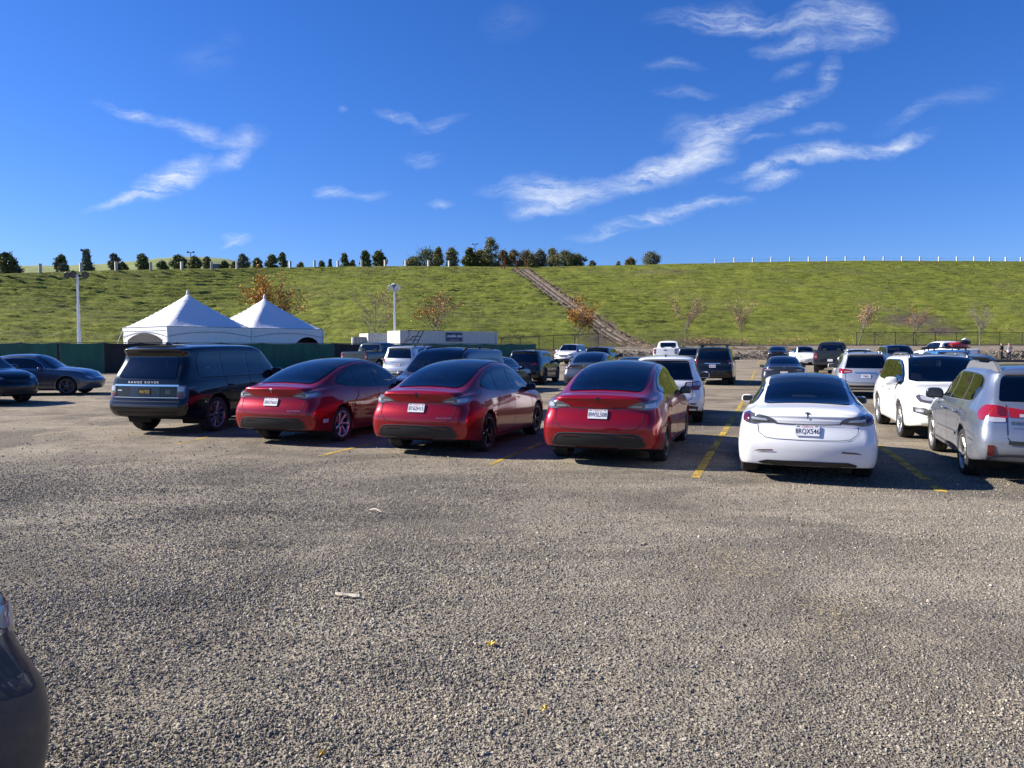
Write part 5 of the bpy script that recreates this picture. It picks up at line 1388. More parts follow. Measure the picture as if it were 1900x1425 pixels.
CLOUDS = [  # x0,y0,x1,y1 (ends of a streak), half width, strength
 (185,190,330,235,16,.55),(310,228,440,262,24,.55),(420,255,492,240,30,.55),(470,262,400,310,22,.5),(385,300,250,365,34,.95),(300,352,170,388,14,.6),
 (420,428,470,440,16,.8),(410,452,445,436,8,.5),(595,358,650,366,20,.75),(640,366,715,362,12,.4),(755,285,815,296,18,.4),(790,378,835,380,12,.4),
 (622,196,640,196,12,.3),(705,205,770,220,14,.4),(780,236,860,215,16,.35),(760,215,800,240,10,.25),
 (1235,30,1500,42,26,.65),(1450,48,1600,20,44,.55),(1560,12,1650,60,46,.5),(1640,60,1540,85,30,.4),(1400,90,1560,80,22,.5),(1280,20,1400,15,26,.3),
 (1200,118,1290,125,14,.25),(1220,166,1320,178,12,.28),(1440,135,1510,122,16,.3),(1560,110,1530,170,24,.4),(1520,170,1380,225,30,.7),(1400,225,1320,250,34,.6),
 (1230,240,1330,235,34,.35),(1350,235,1250,310,50,.85),(1360,290,1290,300,24,.5),(1290,290,1130,345,34,.95),(1150,345,960,380,34,.85),(940,345,1060,350,32,.8),(950,398,1050,380,16,.55),
 (1480,250,1555,242,14,.5),(1360,272,1450,258,10,.25),(1355,335,1480,300,16,.75),(1450,300,1600,275,24,.75),(1580,282,1728,247,18,.8),
 (1380,348,1480,328,18,.6),(1420,342,1485,330,16,.5),(1380,372,1270,385,14,.5),(1330,378,1180,405,22,.7),(1230,400,1070,440,20,.65),(1160,425,1080,445,16,.5),
 (1620,240,1740,195,18,.18),(1700,205,1850,165,20,.15),(880,352,960,345,14,.3),(330,112,430,118,40,.10),(400,70,450,75,30,.08),(1000,40,900,50,40,.08)]
# ================================================================ trees
def leaf_mat(name, cols, trans=.0):
    if name in _M: return _M[name]
    m = bpy.data.materials.new(name); nt, N, L = nodes_of(m); g = NT(nt); b = N['Principled BSDF']
    P = g.n('ShaderNodeNewGeometry').outputs['Position']; r = g.n('ShaderNodeNewGeometry').outputs['Random Per Island']
    n = g.math('ADD', g.math('MULTIPLY', g.noise(P, 1.1, 3, .6), .5), g.math('MULTIPLY', r, .5))
    k = len(cols); g.L.new(g.ramp(n, [(.2+.6*i/(k-1), c) for i, c in enumerate(cols)]), b.inputs['Base Color'])
    b.inputs['Roughness'].default_value = .7; b.inputs['Specular IOR Level'].default_value = .25
    _M[name] = m; return m
BARK = mat('bark', (.13,.105,.085), .9); PALEBARK = mat('pale_bark', (.20,.17,.14), .9)
EVER = leaf_mat('evergreen_leaves', [(.035,.050,.018),(.10,.125,.040),(.22,.24,.075)])
OLIVE = leaf_mat('olive_leaves', [(.07,.078,.030),(.17,.175,.065),(.30,.28,.115)])
RUST = leaf_mat('rusty_leaves', [(.07,.064,.026),(.15,.135,.052),(.25,.21,.085)])
GREYG = leaf_mat('grey_green_leaves', [(.065,.075,.05),(.14,.155,.10),(.25,.26,.18)])
GOLD = leaf_mat('golden_leaves', [(.22,.085,.012),(.42,.20,.025),(.58,.33,.07)])
BROWN = leaf_mat('brown_leaves', [(.22,.125,.05),(.38,.25,.11),(.52,.38,.20)])
def leaf_quads(V, F, c, s, n, spread, rng):
    for _ in range(n):
        p = c+Vector((rng.gauss(0, spread), rng.gauss(0, spread), rng.gauss(0, spread*.8)))
        a = Vector((rng.gauss(0,1), rng.gauss(0,1), rng.gauss(0,1))).normalized(); b = a.orthogonal().normalized()
        q = a.cross(b); t = rng.uniform(.6, 1.3)*s; k = len(V)
        V += [p-b*t*.5, p+q*t*.45, p+b*t*.6, p-q*t*.45]; F.append((k, k+1, k+2, k+3))
def crown_tree(shape, w, h, seed, m, leaf=.27, n=6500):
    """evergreen crown of leaf clumps (metres wide, high) around a limbed trunk"""
    rng = random.Random(seed*17+3); t = MB(); V, F = [], []
    t.tube([(0,0,-.6),(0,0,h*.25),(rng.gauss(0,.1),rng.gauss(0,.1),h*.8)], [.035*h,.026*h,.008*h], 7)
    z0 = {'cone':.06,'shrub':.02,'tall':.06}.get(shape, .12)
    env = {'cone': lambda f: (1.02-f)**.8*(.45+.55*min(1, f*6)), 'shrub': lambda f: sqrt(max(0, 1-f**2.2))*.95, 'tall': lambda f: (max(0, sin(pi*(.16+.82*f))))**.65*(1-.25*f),
           'round': lambda f: sqrt(max(0, 1-(2*f-.92)**2/1.18))}[shape]
    lob = [(rng.uniform(0, 6.28), rng.uniform(0, 6.28), rng.uniform(.5, 1.1)) for _ in range(4)]
    nc = 46
    for i in range(nc):
        f = (i+rng.random())/nc; a = rng.uniform(0, 2*pi); e = env(f)*(.86+.16*sum(cos(a*(k+1)+p)*cos(f*5+q)*s for k, (p, q, s) in enumerate(lob)))
        rr = w*.5*e*sqrt(rng.uniform(.15, 1)); c = Vector((cos(a)*rr, sin(a)*rr, h*(z0+(.97-z0)*f))); cs = .085*w*rng.uniform(.7, 1.3)
        if i % 3 == 0: t.tube([(0,0,max(.1, c.z-.25*h)), c*.6+Vector((0,0,c.z*.36)), c], [.012*h,.008*h,.003*h], 5)
        leaf_quads(V, F, c, leaf, int(n/nc*rng.uniform(.5, 1.5)), cs, rng)
    return t.mesh('trunk', BARK, True), mesh_from('crown', V, F, m, False)
_TV = {}
def place_tree(name, px, py, pw, ph, shape, m, label, seed, depth=None, base=None, leaf=None):
    Y = depth or cY(px)+6+seed % 4*2.0; X = (px-950)/FPX*Y; z = hz(X, Y, False)-.2
    top = CAMH+(643-(py-ph))/FPX*Y; w = pw/FPX*Y*(1.18 if 750 < px < 1110 else .84); h = max(top-z, ph/FPX*Y)*.95
    key = (shape, m.name, seed % 4, round(w/h*3))
    if key not in _TV: _TV[key] = crown_tree(shape, w, h, seed % 4+len(shape), m, leaf or .27)+(w, h)
    tk, cr, w0, h0 = _TV[key]
    r = empty(name, (X, Y, z), random.uniform(0, 6.2), label, 'tree' if shape != 'shrub' else 'shrub', 'trees and shrubs along the hill crest'); r.scale = (w/w0, w/w0, h/h0)
    mobj('trunk', tk, r); mobj('crown', cr, r); return r

def limb_tree(px, Y, top_py, pw, label, seed, leafm, leaves=900, lean=0.0, barkm=PALEBARK, base_z=None, bias=None, leaf=.16, group='autumn trees at the foot of the slope'):
    """leafless or thinly leaved autumn tree: trunk, forking limbs, fine twigs and scattered leaves"""
    rng = random.Random(seed); X = (px-950)/FPX*Y; z0 = hz(X, Y, False) if base_z is None else base_z
    h = CAMH+(643-top_py)/FPX*Y-z0; w = pw/FPX*Y
    t = MB(); tips = []
    def grow(p, d, l, r, lev):
        pts, rr = [p], [r]; q = p; dd = d
        for k in range(3):
            dd = (dd+Vector((rng.gauss(0,.10), rng.gauss(0,.10), .05))).normalized(); q = q+dd*l/3; pts.append(q); rr.append(r*(1-.26*(k+1)/1.0*.8))
        t.tube(pts, rr, 6 if lev < 2 else 4, cap=False)
        if lev >= 2: tips.append((q, lev)); tips.append((pts[2], lev))
        if lev < 5:
            for k in range(rng.choice((2,3,3,4)) if lev else 6):
                a = rng.uniform(0, 2*pi); sp = rng.uniform(.35, .75); side = Vector((cos(a)*w/h*1.9, sin(a)*w/h*1.9, 0))
                nd = (dd+side*sp).normalized(); s = pts[rng.choice((1,2,3)) if lev else rng.choice((2,3))]
                grow(s, nd, l*rng.uniform(.55, .80), max(.011, r*.55), lev+1)
    grow(Vector((0,0,-.2)), Vector((lean, 0, 1)).normalized(), h*.40, .014*h, 0)
    ext = max(p.z for p, _ in tips); 
    V, F = [], []
    for _ in range(leaves):
        p, lv = rng.choice(tips)
        if bias and rng.random() > bias(p.x/max(.1, w), p.z/h): continue
        leaf_quads(V, F, p, leaf, 1, .16*h/6, rng)
    r = empty('autumn_tree', (X, Y, z0), 0, label, 'tree', group); k = h/ext; r.scale = (k, k, k)
    mobj('trunk', t.mesh('trunk', barkm, True), r)
    if F: mobj('crown', mesh_from('crown', V, F, leafm, False), r)
    return r
def build_trees():
    E, O, R_, G_ = EVER, OLIVE, RUST, GREYG
    T = [(18,500,38,30,'round',E,'dark broad evergreen at the far left end of the hill crest'),(30,510,36,20,'shrub',G_,'low spreading grey shrub below the leftmost crest tree'),
     (118,500,26,27,'round',E,'dark round evergreen left of the crest lamp mast'),(122,506,24,14,'shrub',G_,'grey shrub under the second evergreen from the left'),(165,503,32,38,'cone',G_,'cone shaped grey green tree just below the crest lamp mast'),
     (217,500,22,29,'round',G_,'slim tree with a round grey green head beside a post'),(232,502,22,14,'shrub',O,'olive shrub right of the slim round headed tree'),(268,503,31,29,'round',E,'dense dark bushy tree before the far pale hill'),
     (305,502,26,15,'shrub',E,'low dark bush between two bushy trees'),(336,502,32,27,'round',E,'wide dark bushy tree above the tent peak'),(366,502,28,25,'round',O,'olive bushy tree right of the wide dark one'),
     (388,500,19,22,'round',O,'narrow olive tree by a crest post'),(420,501,20,15,'shrub',E,'small dark shrub near the portable cabin'),(437,500,16,13,'shrub',O,'small olive shrub near the middle posts'),
     (455,499,27,27,'round',G_,'airy grey green tree left of the golden tree'),(481,499,24,18,'shrub',E,'dark low bush beside the airy tree'),(508,498,26,24,'round',E,'dark tree partly behind the golden tree'),(527,498,22,29,'tall',E,'tall dark tree right behind the golden tree'),
     (560,497,19,9,'shrub',O,'tiny isolated shrub on the open crest'),(599,497,18,11,'shrub',E,'small dark shrub left of a small cone tree'),(615,497,12,15,'cone',E,'small dark cone tree on the crest'),
     (641,497,26,26,'cone',E,'dark conifer in the middle of the left crest'),(656,497,14,14,'round',E,'small dark tree leaning on the conifer'),(680,496,24,31,'tall',E,'left tree of the dark crest pair'),(704,496,30,29,'round',E,'right rounder tree of the dark crest pair'),
     (768,496,30,17,'shrub',O,'left low end of the crest thicket'),(796,496,52,31,'round',E,'broad dark tree in the crest thicket'),(814,496,16,38,'tall',O,'thin crown poking up from the broad thicket tree'),
     (840,496,26,35,'tall',O,'olive brown upright tree left of the tallest tree'),(872,496,22,36,'tall',E,'dark upright tree next to the thin mast'),(889,496,28,30,'round',O,'olive bushy tree right of the thin mast'),
     (911,496,29,56,'tall',O,'tallest tree on the whole hill crest'),(905,496,24,18,'shrub',R_,'rusty bush at the foot of the tallest tree'),(934,496,24,31,'tall',R_,'rusty brown tree behind the orange stakes'),(956,496,30,31,'round',R_,'reddish olive tree above the top of the dirt track'),
     (978,496,30,30,'tall',R_,'rusty tree just right of the track top'),(1001,496,28,31,'tall',G_,'thin grey green tree in the right thicket'),(992,496,34,18,'shrub',E,'dark undergrowth at the right thicket'),(1025,495,27,34,'tall',O,'light olive tree right of the track'),
     (1047,495,34,27,'round',O,'bushy olive tree near the right end of the thicket'),(1070,494,30,20,'round',E,'low dark tree ending the thicket'),(1098,494,12,9,'shrub',G_,'tiny shrub right of the thicket'),
     (1146,493,12,7,'shrub',G_,'tiny shrub left of the lone domed tree'),(1168,493,28,12,'shrub',R_,'rust coloured low bush beside the lone domed tree'),(1206,492,42,22,'round',G_,'lone domed tree standing on the right crest')]
    for i, (px, py, w, h, sh, m, lab) in enumerate(T):
        place_tree('crest_shrub' if sh == 'shrub' else 'crest_tree', px, py, w, h, sh, m, lab, i+1)
    limb_tree(516, 84, 487, 78, 'large golden leaved tree behind the right tent peak', 11, GOLD, 3200, leaf=.22, bias=lambda x, z: 1 if x < .1 else .45)
    limb_tree(692, 88, 520, 92, 'large bare grey tree behind the storage boxes', 24, BROWN, 800, leaf=.17, bias=lambda x, z: 1 if x > .15 else .3)
    limb_tree(818, 100, 534, 88, 'half bare tree above the white container, orange leaves low on its left', 35, GOLD, 1900, leaf=.18, bias=lambda x, z: 1 if (x < -.1 and z < .6) else .28)
    limb_tree(1068, 112, 545, 72, 'round orange leaved tree in front of the dirt track', 43, GOLD, 3200, leaf=.21, bias=lambda x, z: 1 if z > .65 or x < 0 else .5)
    limb_tree(1272, 130, 548, 40, 'slender brown leaved tree leaning left, nearest right of the track', 52, BROWN, 1100, lean=-.10, leaf=.18)
    limb_tree(1377, 130, 553, 36, 'slender brown leaved upright tree, second right of the track', 61, BROWN, 900, leaf=.18)
    limb_tree(1592, 133, 561, 40, 'slender reddish brown tree by the end post of the wire fence', 72, BROWN, 1100, lean=.10, leaf=.18)
    limb_tree(1700, 133, 553, 50, 'thin mostly bare tree in front of the bare earth patch', 83, GOLD, 450, leaf=.16)
    limb_tree(1817, 133, 560, 40, 'bare forked tree behind the wire fence at far right', 94, BROWN, 30, leaf=.13)
    # low scrub at the foot of the slope
    rng = random.Random(5)
    V, F = [], []; t = MB()
    for px, py, n in ((1290,632,60),(1310,634,60),(1335,636,60),(1400,634,45),(1450,636,50),(1480,640,40),(1560,640,30),(1640,634,20),(1180,636,30)):
        Y = fY(px)+2; X = (px-950)/FPX*Y
        for _ in range(n//4):
            x, y = X+rng.gauss(0, 1.6), Y+rng.gauss(0, .8); z = hz(x, y, False)
            leaf_quads(V, F, Vector((x, y, z+.4)), .16, 9, .35, rng)
            for _ in range(4): t.tube([(x,y,z-.1),(x+rng.gauss(0,.3),y,z+rng.uniform(.4,1.1))], [.02,.006], 4, False)
    o = mobj('dry_scrub', mesh_from('dry_scrub', V+t.v, F+[[i+len(V) for i in f] for f in t.f], BROWN, False)); tag(o, 'dry brown scrub along the foot of the slope', kind='stuff')

# ================================================================ posts, masts
CONC = None
def concrete():
    m = bpy.data.materials.new('concrete'); nt, N, L = nodes_of(m); g = NT(nt); b = N['Principled BSDF']
    P = g.n('ShaderNodeNewGeometry').outputs['Position']
    g.L.new(g.ramp(g.noise(P, 3, 6, .7), [(.3,(.38,.35,.30)),(.6,(.55,.52,.46))]), b.inputs['Base Color']); b.inputs['Roughness'].default_value = .9
    return m
def build_posts():
    CM = concrete(); WM = mat('white_post_paint', (.72,.72,.70), .6)
    def mk(w, h, m):
        b = MB().box((0,0,h/2-.25), (w,w,h+.5)); b.box((0,0,h+.03), (w*1.16,w*1.16,.06)); b.box((0,0,h+.09), (w*.95,w*.95,.07), taper=.35); return b.mesh('crest_post', m)
    left = mk(.50, 1.66, CM); right = mk(.36, 1.45, WM)
    ordn = ['first','second','third','fourth','fifth','sixth','seventh','eighth','ninth','tenth','eleventh','twelfth','thirteenth','fourteenth','fifteenth','sixteenth','seventeenth']
    L_ = [2,80,155,220,284,341,396,443,541,586,629,673,716,754,796,834]
    for i, px in enumerate(L_):
        Y = cY(px)-.6; X = (px-950)/FPX*Y
        o = mobj('crest_post', left, None, (X, Y, hz(X, Y)), (0,0,random.uniform(-.2,.2)+.6))
        tag(o, f'grey square concrete post on the left crest, {ordn[i]} from the left edge', 'post', 'concrete posts along the left crest')
    R_ = [1325,1360,1394,1428,1463,1497,1531,1565,1600,1635,1669,1702,1737,1770,1802,1831,1860,1888]; tops = []
    n = len(R_)
    for i, px in enumerate(R_):
        Y = cY(px)-.4; X = (px-950)/FPX*Y; z = hz(X, Y); tops.append(Vector((X, Y, z)))
        k = f'{ordn[i]} from the lone domed tree' if i < 9 else f'{ordn[n-1-i]} from the right edge'
        o = mobj('crest_post', right, None, (X, Y, z), (0,0,random.uniform(-.1,.1)))
        tag(o, f'white square post on the right crest against the sky, {k}', 'post', 'white posts along the right crest')
    b = MB()
    e = tops+[Vector((cY(2000)*(1050/FPX), cY(2000), crest_z(2000)))]
    for zz in (1.05,):
        for p, q in zip(e[:-1], e[1:]):
            pts = [p.lerp(q, k/6)+Vector((0,0,zz-.25*sin(pi*k/6))) for k in range(7)]; b.tube(pts, .028, 4, False)
    o = b.build('guard_cable', mat('cable_grey', (.22,.22,.23), .6)); tag(o, 'slack grey cable strung between the white crest posts', 'cable')
    # orange stakes at the head of the track
    for px, py, h, lab in ((936,495,20,'orange stake left of the track top, leaning by a white board'),(958,496,18,'orange stake at the left edge of the track top'),(974,495,20,'orange stake at the right edge of the track top')):
        p = on_hill(px, 499); k = h/FPX*p.y
        b = MB().box((0,0,k/2), (.32,.22,k)); b.box((0,0,k+.04), (.42,.30,.08)); b.box((.0,0,.05), (.5,.4,.1))
        o = b.build('orange_stake', mat('orange_plastic', (.62,.13,.03), .5)); o.location = p; tag(o, lab, 'stake')
    p = on_hill(931, 499); k = 3.4
    o = MB().box((0,0,k/2), (.28,.28,k)).box((0,0,k+.03), (.34,.34,.06)).build('timber_post', mat('timber', (.36,.30,.22), .8)); o.location = p; tag(o, 'tall pale timber post left of the orange stakes', 'post')
    # masts
    st = mat('galvanised', (.45,.47,.49), .4, .6); dk = mat('lamp_dark', (.02,.02,.022), .4); lens = mat('lamp_glass', (.5,.52,.55), .1, .3)
    def lamp_head(o, p, d, r, rim, face):
        """round floodlight: shell, face as sub-part"""
        z = Vector(d).normalized(); x = z.orthogonal().normalized(); y = z.cross(x); M = Matrix((x, y, z)).transposed().to_4x4(); M.translation = p
        b = MB().lathe([(r*.25,-r*.9),(r*.7,-r*.6),(r,-r*.05),(r,.0),(r*.9,.0)], 20, 'z'); b.v = [M @ v for v in b.v]; h = b.build('floodlight', rim, o, True)
        f = MB().lathe([(.001,-.01),(r*.9,-.01)], 20, 'z'); f.v = [M @ v for v in f.v]; f.build('lamp_glass', face, h)
    def tower(px, base_py, top_py, Y, label, lamps, pole_m, rim, face, w=.16, lean=0):
        X = (px-950)/FPX*Y; h = CAMH+(643-top_py)/FPX*Y
        o = empty('light_tower', (X, Y, 0), 0, label, 'light tower'); lx = lean/FPX*Y
        b = MB()
        for k, (z0, z1, ww) in enumerate(((0,h*.40,w),(h*.38,h*.68,w*.8),(h*.66,h,w*.6))):
            b.tube([(lx*(1-z0/h),0,z0),(lx*(1-z1/h),0,z1)], [ww,ww], 6)
            b.tube([(lx*(1-z1/h),0,z1-.05),(lx*(1-z1/h),0,z1+.03)], [ww*1.25,ww*1.25], 6)
        b.build('mast', pole_m, o)
        arm = MB(); xs = [q[0] for q in lamps]
        arm.tube([(min(xs),0,h),(max(xs),0,h)], .05, 6); arm.build('lamp_bar', pole_m, o)
        for x, z, d, r in lamps: lamp_head(o, Vector((x, -.1, h+z)), d, r, rim, face)
        tr = MB().box((0,0,.7), (1.6,2.6,.9)); tr.box((0,-.0,1.2), (1.3,2.0,.25)); tr.build('trailer', mat('trailer_white', (.6,.6,.6), .5), o)
    tower(148, 632, 511, 66, 'slim mobile light tower with four dark floodlights at far left', [(-.85,-.05,(-.2,-1,-.15),.30),(-.30,.05,(.1,-1,-.1),.32),(.28,-.1,(.3,.6,-.1),.14),(.72,-.02,(.35,-1,-.2),.30)], mat('mast_white', (.62,.65,.70), .4), dk, mat('lamp_face_dark', (.06,.06,.065), .2), lean=0)
    tower(733, 640, 534, 82, 'slim mobile light tower with white floodlights in front of the storage boxes', [(-.42,-.05,(-.6,-.8,-.6),.34),(-.05,.12,(.1,-.6,-.8),.34),(.36,-.05,(.6,-.8,-.6),.34),(.1,-.28,(.1,-1,-.5),.28)], mat('mast_white', (.62,.65,.70), .4), mat('lamp_white', (.62,.64,.66), .3), lens)
    for px, top, base, lab in ((163,466,500,'thin lamp mast with twin heads above the cone shaped tree'),(358,470,498,'thin lamp mast with twin heads above the far pale hill'),(882,455,494,'thin lamp mast rising from the dark thicket')):
        Y = cY(px)+30; X = (px-950)/FPX*Y; z = hz(X, Y, False); h = CAMH+(643-top)/FPX*Y-z
        o = empty('lamp_mast', (X, Y, z), 0, lab, 'lamp mast')
        MB().tube([(0,0,-.5),(0,0,h)], [.16,.10], 6).tube([(-.7,0,h),(.7,0,h)], .08, 6).build('mast', dk, o)
        for s in (-1, 1): MB().box((s*.75,0,h+.12), (.5,.35,.4), taper=.7).build('lamp_head', dk, o)

# ================================================================ fences
def cloth_mat(name, col, col2):
    m = bpy.data.materials.new(name); nt, N, L = nodes_of(m); g = NT(nt); b = N['Principled BSDF']
    P = g.n('ShaderNodeNewGeometry').outputs['Position']
    wv = g.noise(g.mapping(P, (2.0, 2.0, .35)), 1.2, 4, .6)
    g.L.new(g.mix(g.ramp(wv, [(.35,0),(.7,1)]), tuple(col), tuple(col2)), b.inputs['Base Color']); b.inputs['Roughness'].default_value = .75
    h = g.n('ShaderNodeTexWave', wave_type='BANDS', bands_direction='DIAGONAL'); g.L.new(P, h.inputs['Vector']); h.inputs['Scale'].default_value = 4.5; h.inputs['Distortion'].default_value = .6
    g.L.new(g.bump(h.outputs['Fac'], .5, .03, g.bump(wv, .5, .15)), b.inputs['Normal']); return m
def wire_mat():
    m = bpy.data.materials.new('wire_mesh'); nt, N, L = nodes_of(m); g = NT(nt); b = N['Principled BSDF']; out = N['Material Output']
    P = g.n('ShaderNodeNewGeometry').outputs['Position']; s = g.n('ShaderNodeSeparateXYZ'); g.L.new(P, s.inputs[0])
    a = g.math('ABSOLUTE', g.math('SUBTRACT', g.math('FRACT', g.math('MULTIPLY', g.math('ADD', s.outputs[0], s.outputs[2]), 12)), .5))
    c = g.math('ABSOLUTE', g.math('SUBTRACT', g.math('FRACT', g.math('MULTIPLY', g.math('SUBTRACT', s.outputs[0], s.outputs[2]), 12)), .5))
    f = g.math('LESS_THAN', g.math('MINIMUM', a, c), .06)
    b.inputs['Base Color'].default_value = (.05,.05,.05,1); tr = g.n('ShaderNodeBsdfTransparent'); mx = g.n('ShaderNodeMixShader')
    g.L.new(f, mx.inputs[0]); g.L.new(tr.outputs[0], mx.inputs[1]); g.L.new(b.outputs[0], mx.inputs[2]); g.L.new(mx.outputs[0], out.inputs['Surface']); return m
def build_fences():
    GREEN = cloth_mat('green_screen', (.012,.088,.060), (.022,.125,.088)); BLK = cloth_mat('black_screen', (.008,.010,.011), (.018,.020,.022)); PALE = mat('pale_screen', (.10,.22,.19), .7)
    post = mat('fence_post', (.09,.095,.10), .45, .6); H = 2.13
    line = [((-330,51),'g'),((-60,51),'g'),((40,51),'g'),((107,51),'b'),((112,51),'g'),((194,51.5),'b'),((262,52.5),'b'),((330,54),'g'),((620,63),'b'),((700,66),'g'),((900,73),'g'),((994,78),'')]
    pts = [((c-950)/FPX*Y, Y) for (c, Y), k in line]
    f = empty('screened_fence', (pts[0][0], pts[0][1], 0), 0, 'long chain link fence hung with green and black screen cloth behind the cars', 'fence'); ox, oy = pts[0]
    PV = MB(); rail = MB()
    for (a, (q, kind)), b in zip(zip(pts, line), pts[1:]):
        A, B = Vector((a[0]-ox, a[1]-oy, 0)), Vector((b[0]-ox, b[1]-oy, 0)); n = max(1, round((B-A).length/3.0)); d = (B-A)/n; nn = Vector((-d.y, d.x, 0)).normalized()
        rail.tube([A+Vector((0,0,H)), B+Vector((0,0,H))], .025, 6)
        for k in range(n):
            p = A+d*k; e = p+d
            MB().tube([p, p+Vector((0,0,H+.06))], .035, 6).build('post', post, f)
            if not kind: continue
            V, F = [], []; top = H-.02
            for j in range(9):
                for i in range(13):
                    s, t = i/12, j/8; sag = -.05*sin(pi*s)*t
                    V.append(p.lerp(e, s)+Vector((0,0,.06+(top-.06)*t+sag))-nn*(.03+.035*fbm((p.x+d.x*s)*1.2, t*2.5+p.y, 3)))
            for j in range(8):
                for i in range(12): F.append((j*13+i, j*13+i+1, j*13+i+14, j*13+i+13))
            mobj('screen_panel', mesh_from('screen_panel', V, F, GREEN if kind == 'g' else BLK, True), f)
    rail.build('top_rail', post, f)
    # wire fence at the foot of the hill, right
    def wire(cols, label, Hh=2.3, yoff=-1.5):
        P = []
        for c in cols:
            Y = fY(c)+yoff; X = (c-950)/FPX*Y; P.append(Vector((X, Y, hz(X, Y, False))))
        o = empty('wire_fence', P[0], 0, label, 'fence'); W = MB(); R_ = MB()
        for a, b in zip(P[:-1], P[1:]):
            a, b = a-P[0], b-P[0]; R_.tube([a+Vector((0,0,Hh)), b+Vector((0,0,Hh))], .045, 5); R_.tube([a+Vector((0,0,.12)), b+Vector((0,0,.12))], .03, 5)
            W.quad(a+Vector((0,0,.1)), b+Vector((0,0,.1)), b+Vector((0,0,Hh)), a+Vector((0,0,Hh)))
        for p in P: MB().tube([p-P[0]-Vector((0,0,.3)), p-P[0]+Vector((0,0,Hh+.05))], .06, 6).build('post', mat('fence_dark', (.025,.025,.025), .6), o)
        R_.build('rail', mat('fence_dark', (.025,.025,.025), .6), o); W.build('wire_mesh', wire_mat(), o)
    wire([1588,1622,1660,1694,1734,1773,1813,1853,1895,1935,1980], 'dark wire mesh fence along the foot of the right slope')
    wire([930,965,1000,1027,1066,1110], 'dark wire mesh fence left of the dirt track, behind the orange tree', 2.2, -1.0)

